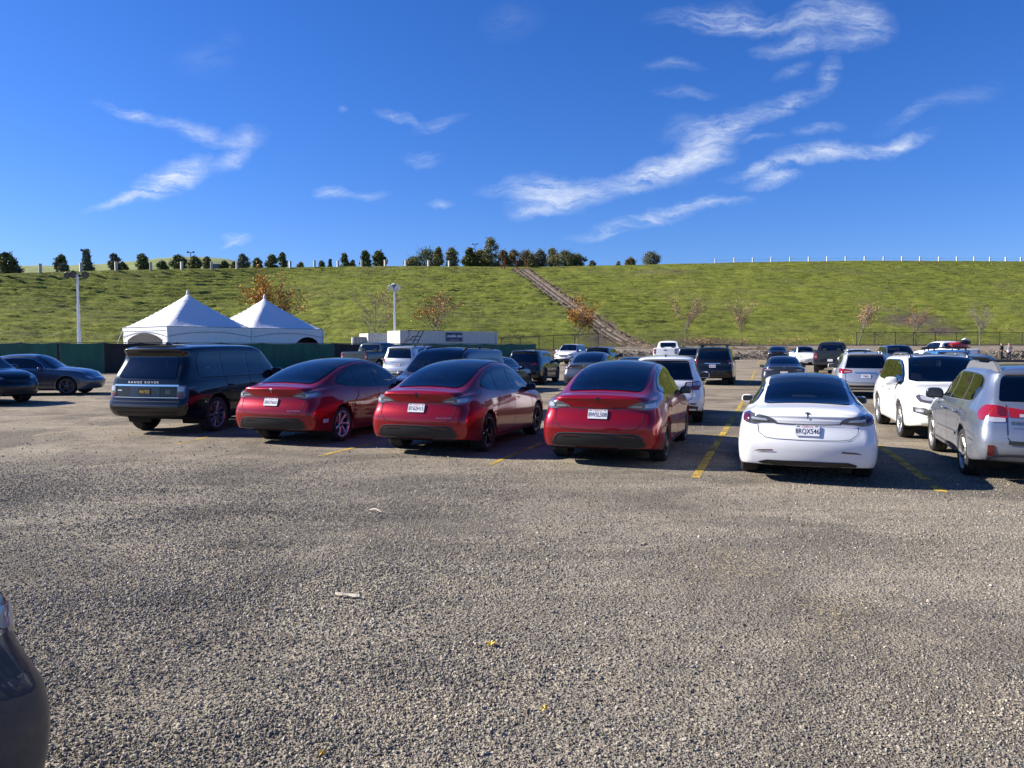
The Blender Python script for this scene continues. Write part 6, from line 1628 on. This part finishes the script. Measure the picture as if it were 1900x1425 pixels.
# ================================================================ tent
def build_tent():
    m = bpy.data.materials.new('white_vinyl'); nt, N, L = nodes_of(m); g = NT(nt); b = N['Principled BSDF']
    P = g.n('ShaderNodeNewGeometry').outputs['Position']; b.inputs['Base Color'].default_value = (.74,.75,.78,1); b.inputs['Roughness'].default_value = .45
    n = g.noise(g.mapping(P, (.9,.9,.5), rot=(0,rad(28),0)), 1.6, 5, .6, .7); g.L.new(g.bump(n, .45, .22), b.inputs['Normal'])
    tr = g.n('ShaderNodeBsdfTranslucent'); tr.inputs[0].default_value = (.7,.72,.78,1); mx = g.n('ShaderNodeMixShader'); mx.inputs[0].default_value = .07; out = N['Material Output']
    g.L.new(b.outputs[0], mx.inputs[1]); g.L.new(tr.outputs[0], mx.inputs[2]); g.L.new(mx.outputs[0], out.inputs['Surface'])
    steel = mat('tent_pole', (.6,.62,.64), .35, .7); seam = mat('tent_seam', (.22,.24,.30), .6)
    Z0 = 60; P0 = Vector(((312-950)/FPX*Z0, Z0, 0)); d = Vector((.077, .095, 0))*Z0; L_ = d.length; ex = d.normalized(); ey = Vector((-ex.y, ex.x, 0)); EV = CAMH+38/FPX*Z0; PK = 6.22
    o = empty('marquee_tent', P0, atan2(ex.y, ex.x), 'white twin peaked marquee tent standing behind the screened fence', 'tent')
    for k in range(2):                                  # two peaked canopies
        V, F = [], []; n = 28; x0 = k*L_
        for j in range(n+1):
            for i in range(n+1):
                u, v = -1+2*i/n, -1+2*j/n; r = max(abs(u), abs(v)); q = min(abs(u), abs(v))/max(r, 1e-6)
                z = EV+(PK-EV)*((1-r)**1.14*(1-.0*q)+.0)+.10*(1-r)*(1-q)
                if k == 1 and u < 0 and abs(v) < -u: z += .06*sin((v*11)+3*r)*min(1, (1-r)*3)*(r > .2)
                V.append(Vector((x0+L_*(u+1)/2, L_*(v+1)/2, z)))
        for j in range(n):
            for i in range(n): F.append((j*(n+1)+i, j*(n+1)+i+1, (j+1)*(n+1)+i+1, (j+1)*(n+1)+i))
        c = mobj('canopy', mesh_from('canopy', V, F, m, True), o)
        MB().tube([(x0+L_/2, L_/2, PK-.15), (x0+L_/2, L_/2, PK+.14), (x0+L_/2, L_/2, PK+.42)], [.16,.10,.03], 8).build('peak_finial', m, c, True)
    def wall(name, a, b, hole=None, z1=EV, thick=.03):
        a, b = Vector(a), Vector(b); l = (b-a).length; t = (b-a)/l; M = Matrix((t, Vector((0,0,1)), t.cross(Vector((0,0,1))))).transposed().to_4x4(); M.translation = a
        outer = [(0,0),(l,0),(l,z1),(0,z1)]
        if not hole: w = MB().prism(outer, M, thick)
        else:
            h0, h1, hz_ = hole; arc = [(h0+(h1-h0)*k/12, hz_-.55*abs(-1+2*k/12)**2.2) for k in range(13)]
            w = MB().prism([(0,0),(h0,0)]+[arc[0]]+[(0,arc[0][1]),][:0]+[(h0,z1),(0,z1)], M, thick); w.prism([(h1,0),(l,0),(l,z1),(h1,z1)], M, thick)
            for p, q in zip(arc[:-1], arc[1:]): w.prism([p, q, (q[0],z1), (p[0],z1)], M, thick)
        return w.build(name, m, o)
    wall('front_wall', (0,0,0), (L_,0,0)); wall('front_wall', (L_,0,0), (2*L_,0,0), (L_*.60, L_*.94, 2.72))
    MB().box((L_*1.77, .9, 1.45), (L_*.46, .04, 2.9)).build('doorway_shade_panel', mat('doorway_shade_black', (.01,.01,.011), .9), o)  # black panel added behind the right doorway, standing in for the shade inside
    wall('side_wall', (0,L_,0), (0,0,0), (L_*.10, L_*.90, 2.95)); wall('side_wall', (2*L_,0,0), (2*L_,L_,0)); wall('back_wall', (2*L_,L_,0), (0,L_,0))
    for a, b_ in (((0,0),(L_,0)), ((L_,0),(2*L_,0)), ((0,L_),(0,0)), ((2*L_,0),(2*L_,L_))):
        A, B = Vector((*a, 0)), Vector((*b_, 0)); t = (B-A).normalized(); nn = t.cross(Vector((0,0,1)))
        q = MB(); q.box((A+B)/2+nn*.06+Vector((0,0,EV-.16)), ((B-A).length+.1, .03, .34), Matrix.Rotation(atan2(t.y, t.x), 4, 'Z')); q.build('valance', m, o)
        s = MB(); s.tube([A.lerp(B, k/12)+nn*.08+Vector((0,0,EV-.42-.38*abs(-1+2*k/12)**2)) for k in range(13)], .022, 5); s.tube([A+nn*.09+Vector((0,0,EV-.02)), B+nn*.09+Vector((0,0,EV-.02))], .025, 5); s.build('seam', seam, o)
    for x, y in ((0,0),(L_,0),(2*L_,0),(0,L_),(L_,L_),(2*L_,L_)): MB().tube([(x,y-.08 if y == 0 else y+.05,0),(x,y-.08 if y == 0 else y+.05,EV)], .04, 8).build('pole', steel, o)
    for x, y, dx, dy in ((0,L_,-1.2,.6),(0,0,-.9,-.9),(2*L_,0,1.2,-.5),(2*L_,L_,1.0,1.0)): MB().tube([(x,y,EV-.05),(x+dx,y+dy,0)], .018, 5).build('guy_strap', m, o)

# ================================================================ containers
def build_containers():
    W = mat('container_white', (.56,.55,.52), .6); Wd = mat('container_grey', (.36,.35,.34), .6); NAVY = mat('sign_navy', (.018,.028,.10), .4)
    def box(c0, c1, Y0, Y1, top, name, label, m, depth, sign=False):
        A, B = Vector(((c0-950)/FPX*Y0, Y0, 0)), Vector(((c1-950)/FPX*Y1, Y1, 0)); l = (B-A).length; h = CAMH+(643-top)/FPX*Y0; a = atan2(B.y-A.y, B.x-A.x)
        o = empty(name, A, a, label, 'container'); V, F = [], []; n = int(l/.28)*4; X = []
        for i in range(n//4):                        # ribbed steel side
            for f, y in ((0,0),(.35,0),(.5,.035),(.85,.035)): X.append((l*(i+f)/(n//4), y))
        X.append((l, 0))
        for x, y in X: V += [(x, y, .25), (x, y, h-.12)]
        for i in range(len(X)-1): F.append((2*i, 2*i+2, 2*i+3, 2*i+1))
        mobj('ribbed_side', mesh_from('ribbed_side', V, F, m, False), o)
        fr = MB(); fr.box((l/2,-.01,h-.06), (l,.10,.12)); fr.box((l/2,-.01,.19), (l,.10,.13))
        for x in (.06, l-.06): fr.box((x,-.02,h/2), (.13,.11,h-.02))
        fr.build('frame', m, o)
        sh = MB(); sh.box((l/2, depth/2+.06, h/2+.02), (l-.03, depth, h-.1)); sh.build('shell', m, o)
        if sign:
            x0 = l*(sign-.0); q = MB().box((x0,-.065,h-.62), (2.1,.02,.92)).build('sign', NAVY, o)
            for t, sz, z, kw in (('mobile mini', .40, h-.52, dict(shear=.3, bold=.012, xs=1.0)),('storage  solutions', .16, h-.92, {})):
                V, F = text2d(t, sz, **kw); mobj('sign_lettering', mesh_from('sign_lettering', [(x0+x, -.08, z+y) for x, y in V], F, WHITEINK, False), q)
        return o, l, h
    o, l, h = box(742, 922, 78, 86, 613, 'storage_container', 'long white ribbed storage container with a navy sign', W, 2.4, .535)
    g = MB()
    box(683, 741, 84, 86, 618, 'site_box', 'pale site box with a dark gap, between the bare tree and the light tower', W, 2.4)
    box(656, 684, 84, 84.5, 625, 'site_box', 'lower grey site box left of the pale one', Wd, 2.2)
    # hooked steel stair leaning on the container
    t = MB(); A = at(752, 640, 76.5); B = at(783, 612, 76.5); dk = mat('rack_dark', (.03,.033,.04), .5)
    st = empty('folding_ladder_rack', Vector((A.x, A.y, 0)), 0, 'dark steel ladder rack standing before the left end of the white container', 'ladder rack')
    q = lambda px, py: at(px, py, 76.5)-Vector((A.x, A.y, 0))
    for sgn, pts in ((0, [(749,637),(760,622),(757,613)]), (0, [(766,637),(778,614)]), (0, [(774,637),(786,614)])): MB().tube([q(*p) for p in pts], .05, 6).build('upright', dk, st)
    for a, b in (((756,613),(786,614)), ((764,624),(782,624)), ((760,631),(778,631)), ((754,634),(772,622))): MB().tube([q(*a), q(*b)], .04, 6).build('rung', dk, st)
    # cabin on the crest
    Y = cY(404)+9; X = (404-950)/FPX*Y; z = hz(X, Y, False)
    o = empty('portable_cabin', (X, Y, z), 0, 'small grey green portable cabin standing between crest trees', 'cabin'); MB().box((0,0,.85), (1.6,1.6,1.9)).box((0,0,1.85), (1.75,1.75,.12), taper=.8).build('cabin_shell', mat('cabin_green', (.16,.22,.20), .6), o); MB().box((.25,-.81,.8), (.7,.02,1.5)).build('door', mat('cabin_door', (.25,.30,.29), .6), o)

# ================================================================ berm rocks, leaves
def build_rocks():
    m = bpy.data.materials.new('berm_rock'); nt, N, L = nodes_of(m); g = NT(nt); b = N['Principled BSDF']; r = g.n('ShaderNodeNewGeometry').outputs['Random Per Island']
    g.L.new(g.ramp(r, [(0,(.035,.026,.018)),(.5,(.10,.075,.05)),(.86,(.20,.155,.10)),(1,(.46,.38,.25))]), b.inputs['Base Color']); b.inputs['Roughness'].default_value = .9
    rng = random.Random(3); V, F = [], []
    ico = bmesh.new(); bmesh.ops.create_icosphere(ico, subdivisions=1, radius=1); iv = [v.co.copy() for v in ico.verts]; ico.verts.index_update(); fi = [[v.index for v in f.verts] for f in ico.faces]; ico.free()
    for _ in range(3200):
        c = rng.uniform(1130, 1990); Y = bY(c)+rng.uniform(-.7, 1.7); X = (c-950)/FPX*Y; z = max(gz(X, Y), hz(X, Y, False)); s = rng.uniform(.03, .12)*(1.5 if c > 1850 else 1)
        k = len(V); M = Matrix.Rotation(rng.uniform(0,6), 3, 'Z') @ Matrix.Rotation(rng.uniform(0,6), 3, 'X')
        for v in iv: V.append(M @ Vector((v.x*s*rng.uniform(.7,1.2), v.y*s*rng.uniform(.6,1.1), v.z*s*.7))+Vector((X, Y, z)))
        F += [[i+k for i in f] for f in fi]
    o = mobj('berm_rocks', mesh_from('berm_rocks', V, F, m, False)); tag(o, 'rubble of brown rocks and dry leaves along the bank at the end of the lot', kind='stuff')
def build_litter():
    Yl = mat('yellow_leaf', (.62,.42,.06), .6); Pl = mat('pale_leaf', (.50,.36,.24), .6); Wd = mat('bleached_wood', (.46,.41,.32), .8)
    def leaf(px, py, s, m, label, star=True):
        p = gp(px, py, .02); n = 15 if star else 9; V = [Vector((0,0,.008))]
        for k in range(n):
            a = 2*pi*k/n; r = s*(1 if k % 3 == 0 else .55) if star else s*(.8+.2*cos(2*a)); V.append(Vector((r*cos(a), r*sin(a)*.8, .012*sin(3*a)+.004)))
        F = [(0, k+1, (k+1) % n+1) for k in range(n)]
        o = mobj('fallen_leaf', mesh_from('fallen_leaf', V, F, m, False), None, p, (.1,.12,random.uniform(0,6))); tag(o, label, 'leaf')
        md = o.modifiers.new('thickness', 'SOLIDIFY'); md.thickness = .002
    leaf(912, 1194, .045, Yl, 'bright yellow star shaped leaf on the gravel, right of a round pinkish leaf')
    leaf(879, 1195, .034, Pl, 'round pinkish tan leaf lying on the gravel', False)
    leaf(1009, 1314, .026, Yl, 'small yellow leaf nearest the bottom edge of the picture')
    leaf(598, 1397, .020, Yl, 'tiny pale yellow leaf at the bottom left of the gravel')
    p0, p1 = gp(622, 1103, .02), gp(674, 1108, .02)
    b = MB(); n = 8
    for k in range(n+1):
        t = k/n; q = p0.lerp(p1, t); w = .016*(1 if .1 < t < .9 else .35)+.009*sin(11*t); b.v += [q+Vector((0,w,.004)), q+Vector((0,0,.020)), q+Vector((0,-w,.004))]
    for k in range(n): b.f += [[3*k,3*k+1,3*k+4,3*k+3],[3*k+1,3*k+2,3*k+5,3*k+4]]
    tag(b.build('wood_splinter', Wd), 'flat bleached splinter of wood lying on the gravel', 'wood splinter')
    p0, p1 = gp(686, 946, .02), gp(708, 950, .02)
    tag(MB().tube([p0, p0.lerp(p1,.5)+Vector((0,.01,.02)), p1], [.008,.012,.006], 6).build('twig', Wd), 'short pale twig farther out on the gravel', 'twig')

# ================================================================ people
def person(px, Y, label, jacket, trousers, face_deg, pose, hair):
    X = (px-950)/FPX*Y; root = empty('person', (X, Y, gz(X, Y)), rad(face_deg), label, 'person', None)
    def skin(name, J, E, m, par):
        me = bpy.data.meshes.new(name); me.from_pydata([j[0] for j in J], E, []); me.materials.append(m); o = mobj(name, me, par)
        o.modifiers.new('skin', 'SKIN'); md = o.modifiers.new('sub', 'SUBSURF'); md.levels = md.render_levels = 2
        if not me.skin_vertices: pass
        for i, j in enumerate(J): me.skin_vertices[0].data[i].radius = (j[1], j[1]*j[2] if len(j) > 2 else j[1])
        me.skin_vertices[0].data[0].use_root = True; return o
    SK = mat('skin', (.42,.26,.19), .55); L_ = .05*pose
    # body faces +y
    J = [((0,0,.98),.115,1.25),((0,0,1.14),.125,1.2),((0,.0,1.32),.145,1.15),((0,0,1.45),.085,1.3),((0,.01,1.52),.055),((0,.02,1.60),.075),((0,.025,1.68),.085),((0,.02,1.76),.055)]
    E = [(i, i+1) for i in range(7)]
    for s in (-1, 1):
        b = len(J); J += [((s*.19,0,1.42),.062),((s*.25,-.03+L_,1.16),.046),((s*(.16-.05*pose),.16,1.05+.06*pose),.036),((s*(.10-.04*pose),.22,1.06+.06*pose),.030)]; E += [(3,b),(b,b+1),(b+1,b+2),(b+2,b+3)]
        b = len(J); J += [((s*.10,0,.90),.092),((s*.115,.015,.50),.062),((s*.12,-.01,.10),.044),((s*.125,.12,.045),.036)]; E += [(0,b),(b,b+1),(b+1,b+2),(b+2,b+3)]
    body = skin('body', J, E, SK, root)
    t = [((0,0,.92),.135,1.25),((0,0,1.14),.140,1.25),((0,0,1.33),.158,1.2),((0,0,1.455),.095,1.3)]; Et = [(0,1),(1,2),(2,3)]
    for s in (-1, 1):
        b = len(t); t += [((s*.195,0,1.42),.076),((s*.255,-.03+L_,1.16),.060),((s*(.175-.05*pose),.14,1.055+.06*pose),.048)]; Et += [(3,b),(b,b+1),(b+1,b+2)]
    skin('jacket', t, Et, jacket, root)
    p = [((0,0,.97),.125,1.25)]; Ep = []
    for s in (-1, 1):
        b = len(p); p += [((s*.10,0,.86),.108),((s*.115,.015,.50),.078),((s*.12,-.01,.12),.062)]; Ep += [(0,b),(b,b+1),(b+1,b+2)]
    skin('trousers', p, Ep, trousers, root)
    skin('hair', [((0,.0,1.70),.085),((0,.0,1.755),.092),((0,.015,1.80),.055)], [(0,1),(1,2)], hair, root)
    for s in (-1, 1): skin('shoe', [((s*.12,-.03,.05),.055),((s*.125,.14,.04),.045)], [(0,1)], mat('shoe_dark', (.02,.018,.016), .6), root)
    f = MB()
    for s in (-1, 1): f.box((s*.034,.112,1.685), (.022,.01,.010))
    f.build('eyes', mat('eye_dark', (.02,.015,.012), .3), root); MB().box((0,.122,1.655), (.026,.03,.04), taper=.5).build('nose', SK, root); MB().box((0,.108,1.615), (.05,.01,.010)).build('mouth', mat('lip', (.30,.12,.10), .5), root)
    return root
def build_people():
    person(1857.5, 76, 'person in a black jacket with back half turned, left of the pair by the bank', mat('black_jacket', (.012,.013,.014), .7), mat('black_trousers', (.016,.017,.022), .8), 40, .4, mat('dark_hair', (.015,.012,.010), .6))
    r = person(1871, 75, 'person in a grey top with pale cloth at the waist, right of the pair', mat('grey_top', (.20,.19,.20), .8), mat('navy_trousers', (.022,.026,.045), .8), 150, 1.0, mat('brown_hair', (.05,.03,.018), .6))
    b = MB(); b.lathe([(.165,.95),(.175,1.0),(.165,1.05)], 16, 'z'); b.box((.05,.17,.90), (.10,.04,.20), taper=.6); b.build('waist_cloth', mat('pale_cloth', (.62,.62,.64), .8), r, True)
# ================================================================ the parked vehicles
def build_cars():
    RED = paint('red_paint', (.29,.003,.011), .45, .30, dust=.10); WHITE = paint('white_paint', (.74,.75,.77), 0, .35, dust=.25); PEARL = paint('pearl_white', (.70,.71,.71), 0, .35, dust=.5)
    NAVYBLK = paint('blue_black_paint', (.003,.004,.007), .0, .3, dust=.0); SILV = paint('silver_blue_paint', (.22,.255,.32), .75, .36, dust=.8); GREY = paint('graphite_paint', (.050,.056,.068), .7, .34, dust=.2)
    STEEL = paint('steel_grey_paint', (.105,.12,.145), .7, .32, dust=.15); BLK = paint('black_paint', (.005,.005,.006), .0, .3, dust=.15); SILV2 = paint('silver_paint', (.50,.52,.54), .7, .36, dust=.5)
    DKGREEN = paint('slate_green_paint', (.040,.055,.060), .6, .35, dust=.5); BLUE = paint('bright_blue_paint', (.05,.19,.46), .4, .3, dust=.3); GREYB = paint('grey_blue_paint', (.10,.125,.16), .6, .33, dust=.5)
    out = []
    def P(c, *a, **k): c.place(*a, **k); out.append((c.root.name, c.report())); return c
    H = 19.0
    # --- front row, left to right
    P(lux_suv(NAVYBLK, 'dark blue black boxy luxury SUV, at the left end of the front row'), *CARPOS['lux'])
    P(crossover(RED, 'red crossover with silver five spoke wheels and a sticker, next to the dark luxury SUV', '8RKP660', ('turbine', SILVER), SILVER, True, group='red crossovers in the front row'), *CARPOS['r1'])
    c1 = out[-1]
    P(crossover(RED, 'red crossover with black wheels, middle one of the three red cars', 'BT62H15', ('five_twin', DARKALLOY), GLOSSBLK, True, group='red crossovers in the front row'), *CARPOS['r2'])
    P(crossover(RED, 'red crossover with black trim, nearest and rightmost of the three red cars', '8WSL508', ('five_twin', DARKALLOY), GLOSSBLK, False, group='red crossovers in the front row'), *CARPOS['r3'])
    P(sedan(WHITE, 'white fastback sedan with a dark glass roof, nearest car in the front row', '8RQX546', emblem=GREYALLOY), *CARPOS['w3'])
    P(wagon(SILV, 'silver blue station wagon with grey roof rails, cut off by the right edge'), *CARPOS['sub'])
    # --- second row and beyond, right half
    P(suv(PEARL, 'white family SUV facing the camera, nose to the silver station wagon', scaled(SUV, 1.01, 1.0, .985), wheel=('multi', SILVER), rails=(GREYALLOY,.56,.05,.022), front='chin', cladding=False, sunroof=True, mirror=PEARL), *CARPOS['high'])
    P(suv(SILV2, 'silver white SUV seen from behind with red side lamps, left of the white family SUV', scaled(SUV, .98, 1.0, .97), plate='7ZMJ22', lamp='red', wheel=('five_twin', SILVER), rails=(CHROME,.56,.05,.02), chrome=True), *CARPOS['ml'])
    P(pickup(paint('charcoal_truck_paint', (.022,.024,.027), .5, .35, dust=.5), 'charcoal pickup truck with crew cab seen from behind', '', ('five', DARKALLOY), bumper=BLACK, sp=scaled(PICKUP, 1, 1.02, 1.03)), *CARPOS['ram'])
    P(sedan(WHITE, 'white sedan nose hidden behind the charcoal pickup', None, notch=True), *CARPOS['wsed'])
    P(suv(PEARL, 'white SUV facing the camera, only windshield and roof showing over the silver white SUV', scaled(SUV, .95, .97, .94), rails=(SILVER,.56,.04,.02)), *CARPOS['wsuv'])
    P(suv(GREYB, 'blue grey SUV with twin grilles facing the camera', scaled(SUV, 1.0, 1.02, 1.01), front='kidney', wheel=('five_twin', SILVER)), *CARPOS['x5'])
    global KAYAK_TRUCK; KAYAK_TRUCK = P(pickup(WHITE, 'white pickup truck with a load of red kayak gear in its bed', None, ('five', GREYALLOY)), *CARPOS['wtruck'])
    P(suv(BLUE, 'bright blue car with black roof bars, behind the white family SUV', scaled(SUV, .92, .94, 1.01), rack=True), *CARPOS['blue'])
    P(suv(GREYB, 'grey hatchback with a black rear spoiler, just behind the white family SUV', scaled(SUV, .94, .97, .955), plate=None, fin=True), *CARPOS['spoil'])
    P(sedan(WHITE, 'white fastback sedan, only the dark glass roof showing left of the two people', None), *CARPOS['wroof'])
    P(sedan(GREY, 'graphite fastback sedan beyond the white one with a white plate', '7XYZ381'[:0]+'8LQC395', emblem=SILVER), *CARPOS['g3'])
    P(sedan(BLK, 'black sedan parked in front of the graphite sedan by the bank', None), *CARPOS['bsed'])
    P(suv(BLK, 'black full size SUV with roof rack, seen from behind', scaled(BOXSUV, 1.0, 1.0, .98), plate='6KTR104', lamp='tall', wheel=('five', GREYALLOY), rack=True, chrome=True, rails=(BLACK,.60,.06,.025)), *CARPOS['navi'])
    P(suv(GREYB, 'grey hatchback tucked left of the black full size SUV', scaled(SUV, .9, .93, .87)), *CARPOS['hatch'])
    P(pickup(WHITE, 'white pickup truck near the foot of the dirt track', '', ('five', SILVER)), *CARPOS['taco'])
    P(suv(WHITE, 'white compact SUV with boxed tail lamps, beside the rightmost red car', scaled(SUV, .925, .955, .955), plate='', lamp='split', wheel=('five_twin', SILVER), cladding=True), *CARPOS['esc'])
    # --- left half
    P(sedan(WHITE, 'white fastback sedan, roof showing behind the rightmost red car', None), *CARPOS['w3b'])
    P(crossover(STEEL, 'steel grey crossover left of the white sedan roof', None, cat='car', lens=DKRED), *CARPOS['gy'])
    P(suv(BLK, 'black SUV mostly hidden behind the steel grey crossover', scaled(SUV, .95, .97, .96)), *CARPOS['bsuv'])
    P(suv(WHITE, 'white compact SUV facing the camera by the end of the screened fence', scaled(SUV, .92, .94, .95), fplate='', mirror=WHITE), *CARPOS['lex'])
    P(suv(BLK, 'black compact SUV with thin red lamps and white plate, seen from behind', scaled(SUV, .93, .96, .975), plate='8VHN210', lamp='dark', wheel=('five_twin', DARKALLOY), rails=(BLACK,.54,.04,.018), cladding=True, rear_extra=True), *CARPOS['rav'])
    P(sedan(BLK, 'small black sedan squeezed between the grey van and the black compact SUV', None, notch=True), *CARPOS['bsmall'])
    P(suv(GREY, 'dark grey van like SUV with roof rails facing the camera, behind the middle red car', scaled(BOXSUV, .99, .98, .985), rails=(BLACK,.58,.035,.022), sunroof=True, chrome=False, mirror=GREY), *CARPOS['van'])
    P(suv(SILV2, 'silver full size SUV with red lamps seen from behind', scaled(BOXSUV, 1.02, 1.0, 1.0), plate='5UTE671', lamp='tall', rails=(BLACK,.60,.05,.022), wheel=('five', SILVER)), *CARPOS['seq'])
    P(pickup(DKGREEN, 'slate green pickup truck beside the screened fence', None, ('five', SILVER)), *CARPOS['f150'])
    P(sedan(STEEL, 'steel grey sedan seen from its side in front of the green screen', None, notch=True, wheel=('five_twin', GREYALLOY), glassroof=False, sp=scaled(NOTCH, 1, 1, 1.04)), *CARPOS['cclass'])
    P(suv(NAVYBLK, 'black sporty SUV nose at the left edge with grey twin spoke wheel', scaled(SUV, .97, .98, .97), wheel=('five_twin', GREYALLOY), cladding=True), *CARPOS['x4'])
    P(crossover(paint('dark_grey_paint', (.040,.046,.056), .2, .4, .5, dust=.05), 'dark grey car corner at the bottom left, closest to the camera', None, cat='car'), *CARPOS['near'])
    for n, r in out: print('CAR', n, r)
    # sticker on the first red car, kayak gear on the white pickup
    return out
CARPOS = dict(lux=(268, 16.2, 14), r1=(503, 14.6, 20), r2=(773, 13.15, 19.5), r3=(1110, 11.95, 19), w3=(1500, 10.4, 19.5), sub=(1966, 10.0, 20),
 high=(1790, 14.7, 197.4, 'f'), ml=(1607, 27.5, 20), ram=(1540, 47.5, 25), wsed=(1502, 60, 190, 'f'), wsuv=(1598, 42, 200, 'f'), x5=(1678, 48, 196, 'f'), wtruck=(1795, 55, -2), blue=(1772, 31, 17), spoil=(1800, 21.5, 17), wroof=(1832, 37, 20),
 g3=(1455, 33, 18), bsed=(1443, 64, 18), navi=(1322, 37, 18), hatch=(1276, 52, 19), taco=(1234, 61, 18), esc=(1234, 18.4, 13), w3b=(1160, 30, 17), gy=(1083, 33.5, 17), bsuv=(1104, 47, 19), lex=(1045, 60, 200, 'f'), rav=(968, 37, 17), bsmall=(885, 31, 20),
 van=(752, 18.6, 200, 'f'), seq=(738, 38, 20), f150=(657, 46, 22), cclass=(60, 28.8, 82, 'c'), x4=(34, 24.0, 112, 'f'), near=(-224, 2.97, 199))
def build_kayak_load():
    R_ = mat('kayak_red', (.55,.02,.03), .35, coat=.5); W_ = mat('gear_white', (.65,.65,.66), .5); K_ = mat('gear_black', (.015,.015,.017), .6)
    r = KAYAK_TRUCK.root; p = r.location+Matrix.Rotation(r.rotation_euler.z, 3, 'Z') @ Vector((-PICKUP['L']/2+.95, 0, 1.72))
    b = MB(); n = 14
    prof = [(-1+2*k/n) for k in range(n+1)]
    b.tube([(t*.95, .1*t, .16*abs(t)**3+.0) for t in prof], [max(.02, .30*(1-abs(t)**2.6)) for t in prof], 10); o = b.build('kayak', R_, None, True); o.scale = (.95,.95,.95); o.location = p+Vector((0,0,-.16)); o.rotation_euler = (0,0,rad(12)); tag(o, 'red kayak lying across the bed of the white pickup', 'kayak')
    t = MB().tube([(-.5,0,0),(.0,.05,.06),(.6,0,0)], [.16,.24,.14], 10).build('gear_bag', K_, None, True); t.scale = (.8,.8,.8); t.location = p+Vector((.2,-.1,.04)); tag(t, 'black gear bag strapped on top of the red kayak', 'bag')
    t = MB().tube([(-.3,0,0),(.0,.05,.10),(.3,0,0)], [.08,.14,.08], 10).build('gear_bundle', W_, None, True); t.scale = (.8,.8,.8); t.location = p+Vector((.45,.1,.22)); tag(t, 'small white bundle on the very top of the kayak load', 'bundle')
# ================================================================ build
EXPOSURE = 1.1
import time as _time
_t = _time.time()
build_world(); build_lot(); build_hill(); build_track(); build_lines(); build_scatter(); build_grass(); print('setting', _time.time()-_t)
build_trees(); build_posts(); build_fences(); build_tent(); build_containers(); build_rocks(); build_litter(); build_people(); print('things', _time.time()-_t)
build_cars(); build_kayak_load(); print('cars', _time.time()-_t)
sd = bpy.data.lights.new('sun', 'SUN'); sd.energy = 5.0; sd.angle = rad(.5); sd.color = (1.0, .93, .83)
so = bpy.data.objects.new('sun', sd); COL.objects.link(so)
dv = Vector((-cos(rad(SUN_AZ))*cos(rad(SUN_EL)), sin(rad(SUN_AZ))*cos(rad(SUN_EL)), sin(rad(SUN_EL)))); so.rotation_euler = dv.to_track_quat('Z', 'Y').to_euler()
cd = bpy.data.cameras.new('camera'); co = bpy.data.objects.new('camera', cd); COL.objects.link(co)
cd.sensor_width = 36; cd.lens = FPX/1900*36; cd.clip_end = 3000; cd.clip_start = .05; co.location = (0,0,CAMH); co.rotation_euler = (pi/2-PITCH, 0, 0); SC.camera = co
SC.view_settings.view_transform = 'Standard'; SC.view_settings.look = 'None'; SC.view_settings.exposure = EXPOSURE; SC.view_settings.gamma = 1
SC.cycles.max_bounces = 6; SC.cycles.diffuse_bounces = 3; SC.cycles.glossy_bounces = 3; SC.cycles.transparent_max_bounces = 6; SC.cycles.caustics_reflective = False; SC.cycles.caustics_refractive = False
